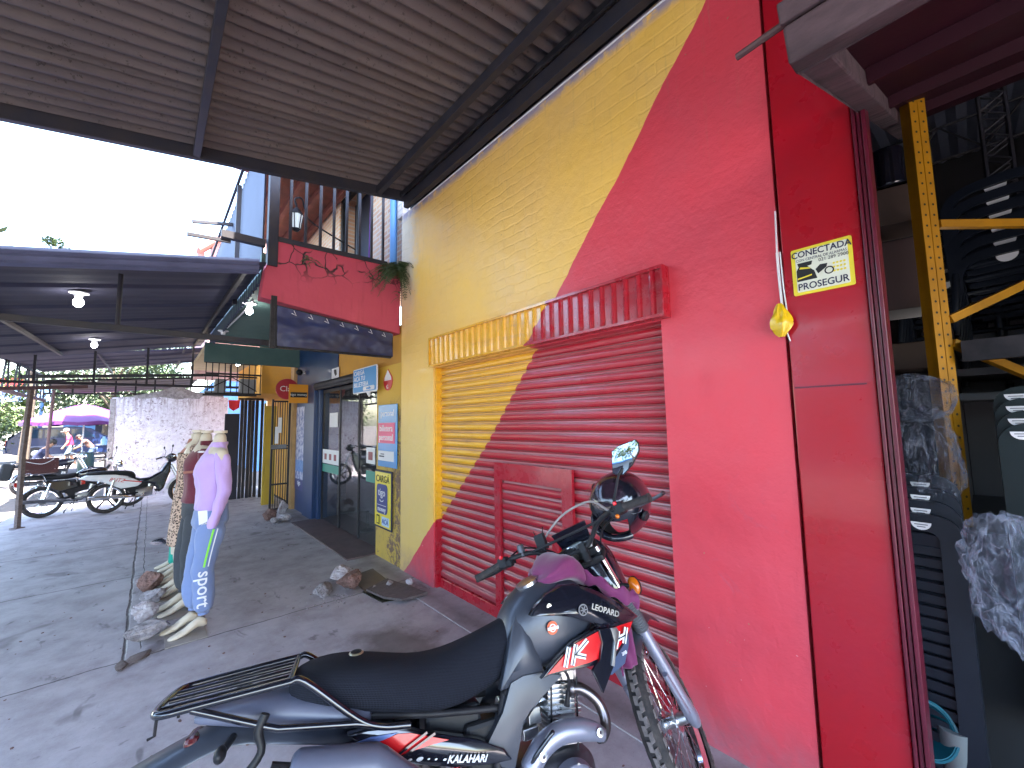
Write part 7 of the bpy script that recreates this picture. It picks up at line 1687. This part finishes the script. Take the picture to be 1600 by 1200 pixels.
# alarm company plate
q4 = [onx(u, v, 2.183) for u, v in ((1237, 393), (1330, 366), (1335, 445), (1241, 463))]
py0, py1 = .49, .30; sy0 = max(p.y for p in q4); sy1 = min(p.y for p in q4); sz1 = sum(p.z for p in q4[:2])/2; sz0 = sum(p.z for p in q4[2:])/2
t = thing('alarm_sign', 'yellow and white alarm company plate on the glossy red pillar', 'sign', (2.18, (sy0+sy1)/2, sz0))
def pl_(y0, y1, z0, z1, x, th, m, name, r=.006): b = B(); b.prism(rrect(min(y0, y1), max(y0, y1), z0, z1, r, 3), 'x', x, th); return b.obj(name, m, t)
w_ = sy0-sy1; h_ = sz1-sz0; X0 = 2.184
U = lambda a, c: (sy0-w_*a, sz0+h_*c)
pl_(sy0, sy1, sz0, sz1, X0, .005, M['signyel'], 'plate', .008)
a = U(.07, .06); c = U(.93, .94); pl_(a[0], c[0], a[1], c[1], X0-.0032, .0012, M['signpale'], 'white_field')
def pt(s, a, z, size, m=M['inkd'], **k): y, zz = U(a, z); return text(s, size, (X0-.0046, y, zz), (0, -1, 0), (0, 0, 1), m, t, ext=.0004, **k)
pt('CONECTADA', .5, .86, .040, sx=.87, bold=.0006); pt('CON CENTRAL DE ALARMAS', .5, .735, .0165, sx=.85); pt('021 289 2900', .70, .655, .021, M['inkk'], sx=.9); pt('PROSEGUR', .5, .16, .042, sx=.88, bold=.0006)
b = B()
def poly(P, x=X0-.0047): b.prism([U(*p) for p in P], 'x', x, .0006)
poly([(.08, .29), (.08, .52), (.12, .60), (.10, .68), (.36, .68), (.34, .60), (.27, .59), (.38, .46), (.42, .29)]); poly([(.40, .48), (.48, .56), (.60, .55), (.58, .48), (.50, .42), (.44, .38)])
b.obj('black_rider', M['inkk'], t)
b = B(); y_, z_ = U(.62, .40); b.lathe([(.012, 0), (.017, 0), (.017, .0006), (.012, .0006)], (X0-.0044, y_, z_), (-1, 0, 0), 20); b.obj('wheel_ring', M['inkk'], t)
b = B(); poly([(.09, .33), (.09, .36), (.34, .40), (.33, .37)]); poly([(.13, .55), (.15, .59), (.30, .55), (.32, .52)]); b.v = [(v[0]-.0008, v[1], v[2]) for v in b.v]; b.obj('yellow_trim', M['signyel'], t)
b = B()
for i in range(4):
    for j in range(3): y_, z_ = U(.70+.055*i, .36+.08*j); b.lathe([(0, .0004), (.005, .0004)], (X0-.0045, y_, z_), (-1, 0, 0), 6)
b.obj('honeycomb', M['signyel'], t)['kind'] = 'stuff'

# ------------------------------------------------------------ goods inside the warehouse
rk = thing('storage_rack', 'yellow perforated steel storage rack inside the dark warehouse', 'rack', (2.75, .08, 0))
ca, cb_ = Vector((2.98, .102, 0)), Vector((3.80, -.60, 0)); dr = (cb_-ca).normalized(); nr = Vector((-dr.y, dr.x, 0))
for p in (ca, cb_):
    b = B()
    for o_, w2 in ((-.022, .040), (.022, .040)): b.box(p+dr*o_+Vector((0, 0, 2.30)), (w2, .012, 2.4), Matrix.Rotation(math.atan2(dr.y, dr.x), 3, 'Z'))
    b.box(p+nr*.03+Vector((0, 0, 2.30)), (.07, .05, 2.4), Matrix.Rotation(math.atan2(dr.y, dr.x), 3, 'Z')); u_ = b.obj('upright', M['yelrack'], rk)
    b = B(); fn = -nr if (-nr).dot(Vector((-1, 0, 0))) > 0 else nr; sd2 = p+Vector((0, 0, 0))
    for k in range(41):
        for o_ in (-.022, .022):
            q = sd2+dr*o_-nr*.0062+Vector((0, 0, 1.13+k*.057)); b.lathe([(0, .001), (.0065, .001)], q, -nr, 8)
    b.obj('punched_holes', M['inkk'], u_)['kind'] = 'stuff'
for z0_, z1_ in ((2.62, 2.62), (2.12, 2.55), (2.0, 1.55)):
    b = B(); b.bar(ca+dr*.045+Vector((0, 0, z0_)), cb_-dr*.045+Vector((0, 0, z1_)), .03, .04); b.obj('brace', M['yelrack'], rk)
b = B(); b.bar(ca+nr*-.0+Vector((.02, -.06, 1.95)), Vector((2.85, -2.6, 1.95)), .05, .10); b.obj('shelf_beam', M['black'], rk)

b = B(); b.bb((2.92, -1.4, 0), (4.2, .20, 1.10)); o = b.obj('filler', mat('gap_black', (.008, .009, .012), .6), None, bevel=.01); tag(o, 'black cabinet added in the dark gap under the yellow storage rack', 'filler')  # added solid, stands in for the dark gap below the uprights
def monobloc(mk='chair'):
    """resin armchair, back panel with horizontal slats; faces -x"""
    t = thing('resin_chair', 'dark resin armchair', 'chair', (0, 0, 0))
    Q = lambda b, n, **k: b.obj(n, M[mk], t, local=True, **k)
    b = B()
    for i in range(8):
        z = .46+i*.048; x = .20+.20*(z-.42)*.55; w_ = .205-.012*abs(i-4); b.box((x, 0, z), (.012, 2*w_, .030), Matrix.Rotation(-.11, 3, 'Y'))
    Q(b, 'slats', bevel=.004)['kind'] = 'stuff'
    b = B(); path = [(.19, -.235, .40), (.235, -.245, .60), (.275, -.225, .80), (.288, -.14, .872), (.292, 0, .885), (.288, .14, .872), (.275, .225, .80), (.235, .245, .60), (.19, .235, .40)]
    pp = curve(path, 5); rings = []
    for i, p in enumerate(pp):
        tg = (pp[min(i+1, len(pp)-1)]-pp[max(0, i-1)]).normalized(); nrm = Vector((1, 0, 0)); s_ = tg.cross(nrm).normalized()
        rings.append([p+nrm*a*.012+s_*c_*.030 for a, c_ in ((-1, -1), (-1.6, 0), (-1, 1), (1, 1), (1, -1))])
    b.loft(rings); Q(b, 'back_frame', smooth=40)
    b = B(); b.loft([[Vector((x, y, z)) for x, y, z in ((-.24, -.22, z0), (-.26, 0, z0-.004), (-.24, .22, z0), (.20, .21, z0-.03), (.20, -.21, z0-.03))] for z0 in (.40, .425)]); Q(b, 'seat', bevel=.008)
    for q in (-1, 1):
        b = B(); b.tube(curve([(.245, .245*q, .64), (.05, .275*q, .655), (-.18, .275*q, .64), (-.245, .27*q, .60)], 4), .022, 6); Q(b, 'arm', smooth=60)
        b = B(); b.tube([(-.25, .265*q, .62), (-.275, .275*q, 0)], [.026, .018], 6); Q(b, 'leg', smooth=60)
        b = B(); b.tube([(.19, .235*q, .42), (.27, .255*q, 0)], [.028, .018], 6); Q(b, 'leg', smooth=60)
    b = B(); b.prism([(.05*math.cos(a), .05*math.sin(a)) for a in [math.pi*k/10+math.pi for k in range(11)]], 'x', 0, .002); b.v = [(p[0]+.268, p[1], p[2]+.855) for p in b.v]
    o = b.obj('paper_label', M['label'], t, local=True); return t
proto = monobloc()
used = [False]
def stack(x, y, z, rz, n, label, grp, dz=.075, dx=.012, tilt=0.0):
    for k in range(n):
        if used[0]: c = copy_tree(proto)
        else: c = proto; used[0] = True
        c.matrix_world = Matrix.Translation((x, y, z)) @ Matrix.Rotation(rz, 4, 'Z') @ Matrix.Rotation(tilt, 4, 'Y') @ Matrix.Translation((dx*k, 0, dz*k))
        ords = ('lowest', 'second', 'third', 'fourth', 'fifth', 'sixth', 'seventh', 'eighth')
        c['label'] = ('topmost chair of' if k == n-1 else ords[k]+' chair from the bottom of')+label.replace('one of the chairs in', ''); c['group'] = grp
def lounger(c, y0, y1, z0, z1, n, label, grp, lab_y, step=.045, lean=.06, m='chair'):
    """resin sun lounger stood on end: bordered panel with cross slats, rounded at the top"""
    for k in range(n):
        t = thing('resin_lounger', ('front', 'second', 'third', 'rearmost')[k]+' '+label, 'sun lounger', (c+k*step, (y0+y1)/2, z0), group=grp)
        dz = -.0*k; X = lambda z: c+k*step+lean*(z-z0); zt_ = z1+.055*k; Q = lambda b, nm, mm=M[m], **kk: b.obj(nm, mm, t, **kk)
        b = B(); bw = .075; r = .09; out = []; inn = []
        for (cy, cz, a0) in ((y1-r, zt_-r, 0), (y0+r, zt_-r, 90)):
            for i in range(7): a = math.radians(a0+15*i); out.append((cy+r*math.cos(a), cz+r*math.sin(a))); inn.append((cy+(r-bw*.7)*math.cos(a)-(bw*.3 if a0 == 0 else -bw*.3), cz+(r-bw*.7)*math.sin(a)-bw*.3))
        out = [(y1, z0)]+out+[(y0, z0)]; inn = [(y1-bw, z0)]+inn+[(y0+bw, z0)]; n_ = len(out)
        vs = []
        for P, dx in ((out, .02), (out, -.012), (inn, -.016), (inn, .012)): vs += [(X(z)+dx, y_, z) for y_, z in P]
        fs = [(j*n_+i, j*n_+i+1, (j+1)*n_+i+1, (j+1)*n_+i) for j in range(3) for i in range(n_-1)]; b.add(vs, fs); Q(b, 'panel_frame', smooth=50)
        if k == 0 or k == n-1 or 1:
            b = B(); ns = int((zt_-z0-.14)/.052)
            for i in range(ns):
                z = z0+.02+i*.052; b.box((X(z)+.004, (y0+y1)/2, z+.02), (.010, y1-y0-2*bw+.01, .040), Matrix.Rotation(.10, 3, 'Y'))
            b.box((X(z1-.10)+.002, (y0+y1)/2, zt_-.115), (.010, y1-y0-2*bw+.01, .055)); Q(b, 'slats', bevel=.003)['kind'] = 'stuff'
        b = B(); P = [(lab_y+.034*math.cos(a), zt_-.035+.034*math.sin(a)) for a in [math.pi+math.pi*i/12 for i in range(13)]]; b.prism(P, 'x', X(zt_)-.022, .003); lo_ = Q(b, 'paper_label', M['label'])
        b = B(); b.bb((X(zt_)-.0255, lab_y-.022, zt_-.046), (X(zt_)-.0238, lab_y+.022, zt_-.043)); b.bb((X(zt_)-.0255, lab_y-.014, zt_-.056), (X(zt_)-.0238, lab_y+.014, zt_-.053)); Q(b, 'label_print', M['inkd'], )
lounger(2.62, .095, .72, .0, 1.19, 4, 'dark resin lounger of those standing beside the red door frame', 'loungers stood beside the door frame', .225, .040)
lounger(2.74, -.62, -.035, .35, 1.60, 4, 'green-black resin lounger of those standing at the right edge', 'loungers stood at the right edge', -.105, .045, m='chair2')
cA = onx(1500, 470, 4.6); stack(4.6, cA.y, cA.z-.75, math.pi-.25, 6, 'one of the chairs in the high stack behind the yellow post', 'high stack of resin chairs behind the post', dz=.09)
cA = onx(1598, 430, 4.4); stack(4.4, cA.y, cA.z-.75, math.pi-.25, 6, 'one of the chairs in the high stack at the right edge', 'high stack of resin chairs at the right edge', dz=.09)
# film wrapped chairs and loose film
def film(c, r, seed, m, label, name='plastic_bag', sub=4, amp=.28, fold=1.7):
    bm = bmesh.new(); bmesh.ops.create_icosphere(bm, subdivisions=5, radius=1)
    for v in bm.verts:
        p = v.co.copy(); n1 = noise.noise(p*1.6+Vector((seed, 0, 0))); n2 = 1-abs(noise.noise(p*3.1+Vector((0, seed, 0))))*2; n3 = 1-abs(noise.noise(p*7+Vector((0, 0, seed))))*2
        n4 = 1-abs(noise.noise(p*15+Vector((seed, seed, 0))))*2; k = 1+amp*(n1+.35*n2*fold+.16*n3*fold+.07*n4*fold); v.co = Vector((c[0]+p.x*r[0]*k, c[1]+p.y*r[1]*k, c[2]+p.z*r[2]*k))
    me = bpy.data.meshes.new('f'); bm.to_mesh(me); bm.free(); o = link(name, me, m, None, smooth=True); smooth_angle(o, 14); return tag(o, label, 'plastic wrap')
film(onx(1446, 715, 2.84), (.10, .105, .20), 3, M['bagp2'], 'cloudy plastic film heaped above the lounger stack, left of the yellow post', 'plastic_wrap')
film(onx(1432, 622, 2.86), (.10, .115, .10), 9, M['bagp2'], 'dusty grey plastic bag above the cloudy film, left of the yellow post', 'plastic_wrap')
film(onx(1582, 905, 2.58), (.05, .11, .20), 5, M['bagp'], 'clear plastic film hanging off the right hand loungers', 'plastic_wrap', amp=.38, fold=1.8)
def bxp(u, v, X, size, m, name, label, cat, rz=.2): c = onx(u, v, X); b = B(); b.box(c, size, Matrix.Rotation(rz, 3, 'Z')); o = b.obj(name, m, None, bevel=.006); return tag(o, label, cat)
bxp(1396, 335, 3.3, (.3, .20, .22), M['cardb'], 'cardboard_box', 'dark brown cardboard box high up behind the door frame', 'box')
bxp(1402, 440, 3.3, (.34, .24, .40), mat('dark_card', (.04, .022, .022), .9), 'cardboard_box', 'darker cardboard box under the brown one behind the door frame', 'box')
bxp(1420, 560, 3.5, (.3, .22, .16), M['cardb'], 'cardboard_box', 'flat brown cardboard box near the small lit bulb', 'box', .1)
c = onx(1384, 270, 3.2); b = B(); b.tube([c-Vector((0, 0, .11)), c+Vector((0, 0, .12))], [.09, .085], 20); o = b.obj('black_bin', M['gloss_blk'], None, smooth=40, bevel=.01); tag(o, 'shiny black plastic bin on top of the cardboard boxes', 'bin')
c = onx(1450, 1140, 2.56); b = B(); ax_ = Vector((-.62, -.55, .30)).normalized(); b.lathe([(0, -.14), (.075, -.14), (.105, .0), (.112, .004), (.112, -.006), (.100, -.003), (.07, -.13), (0, -.13)], c, ax_, 32); o = b.obj('bucket', M['bucket'], None, smooth=40); tag(o, 'dark teal plastic bucket lying behind the red door frame', 'bucket')
c = onx(1492, 1150, 2.66); b = B(); b.tube([(c.x, c.y, 0), (c.x, c.y, .30)], [.05, .055], 20); o = b.obj('drum', mat('grey_drum', (.12, .14, .15), .5), None, smooth=40); tag(o, 'dull grey plastic tub behind the teal bucket', 'tub')
b = B(); b.bb((3.5, -1.4, 1.86), (4.4, .08, 1.90)); b.bb((3.5, -1.4, 2.02), (4.4, .08, 2.06)); b.bb((3.5, -1.4, 1.72), (4.4, .08, 1.76)); b.bb((3.5, .085, 0), (4.4, .10, 2.2)); b.bb((4.3, -1.4, 0), (4.36, .08, 2.2)); o = b.obj('shelf_unit', mat('dark_shelf', (.02, .02, .026), .5, 0, (4, .5))); tag(o, 'dark shelf unit behind the tall stack of chairs', 'shelf')
p = onx(1447, 549, 3.8); b = B(); b.ball(p, .035, 12, 8); o = b.obj('lit_bulb', M['white_em'], None, smooth=80); tag(o, 'small lit bulb glowing inside the dark warehouse', 'lamp')

# ------------------------------------------------------------ across the street, seen in mirror and glass
def row():
    for i, (y0, y1, h, c, lab) in enumerate(((-14, -4, 4.2, (.45, .40, .34), 'cream single storey shop across the street'), (-3.5, 7, 5.2, (.25, .34, .42), 'pale blue two storey shop across the street'), (7.5, 17, 3.8, (.48, .33, .22), 'ochre shop across the street'))):
        t = thing('street_shop', lab, 'building', (-16, y0, 0)); b = B(); b.bb((-20, y0, -.1), (-16, y1, h)); b.obj('wall', mat('wall_far_%s' % 'abc'[i], c, .8, 0, (1, .4)), t)
        b = B(); n = int((y1-y0)/3)
        for k in range(n): b.bb((-15.99, y0+.6+k*3, 0), (-15.95, y0+2.6+k*3, 2.4))
        b.obj('opening', M['dnavy'], t); b = B(); b.bb((-16, y0, 2.7), (-14.6, y1, 2.8)); b.obj('awning', M['bluepaint'], t)
row()
tree((-12.5, 1.5, -.1), 6.5, 2.8, 'street tree across the road behind the camera', 31, 'leafl', nb=22, nl=110)
tree((-12.0, 13, -.1), 7, 3, 'second street tree across the road', 33, 'leaf', nb=22, nl=110)
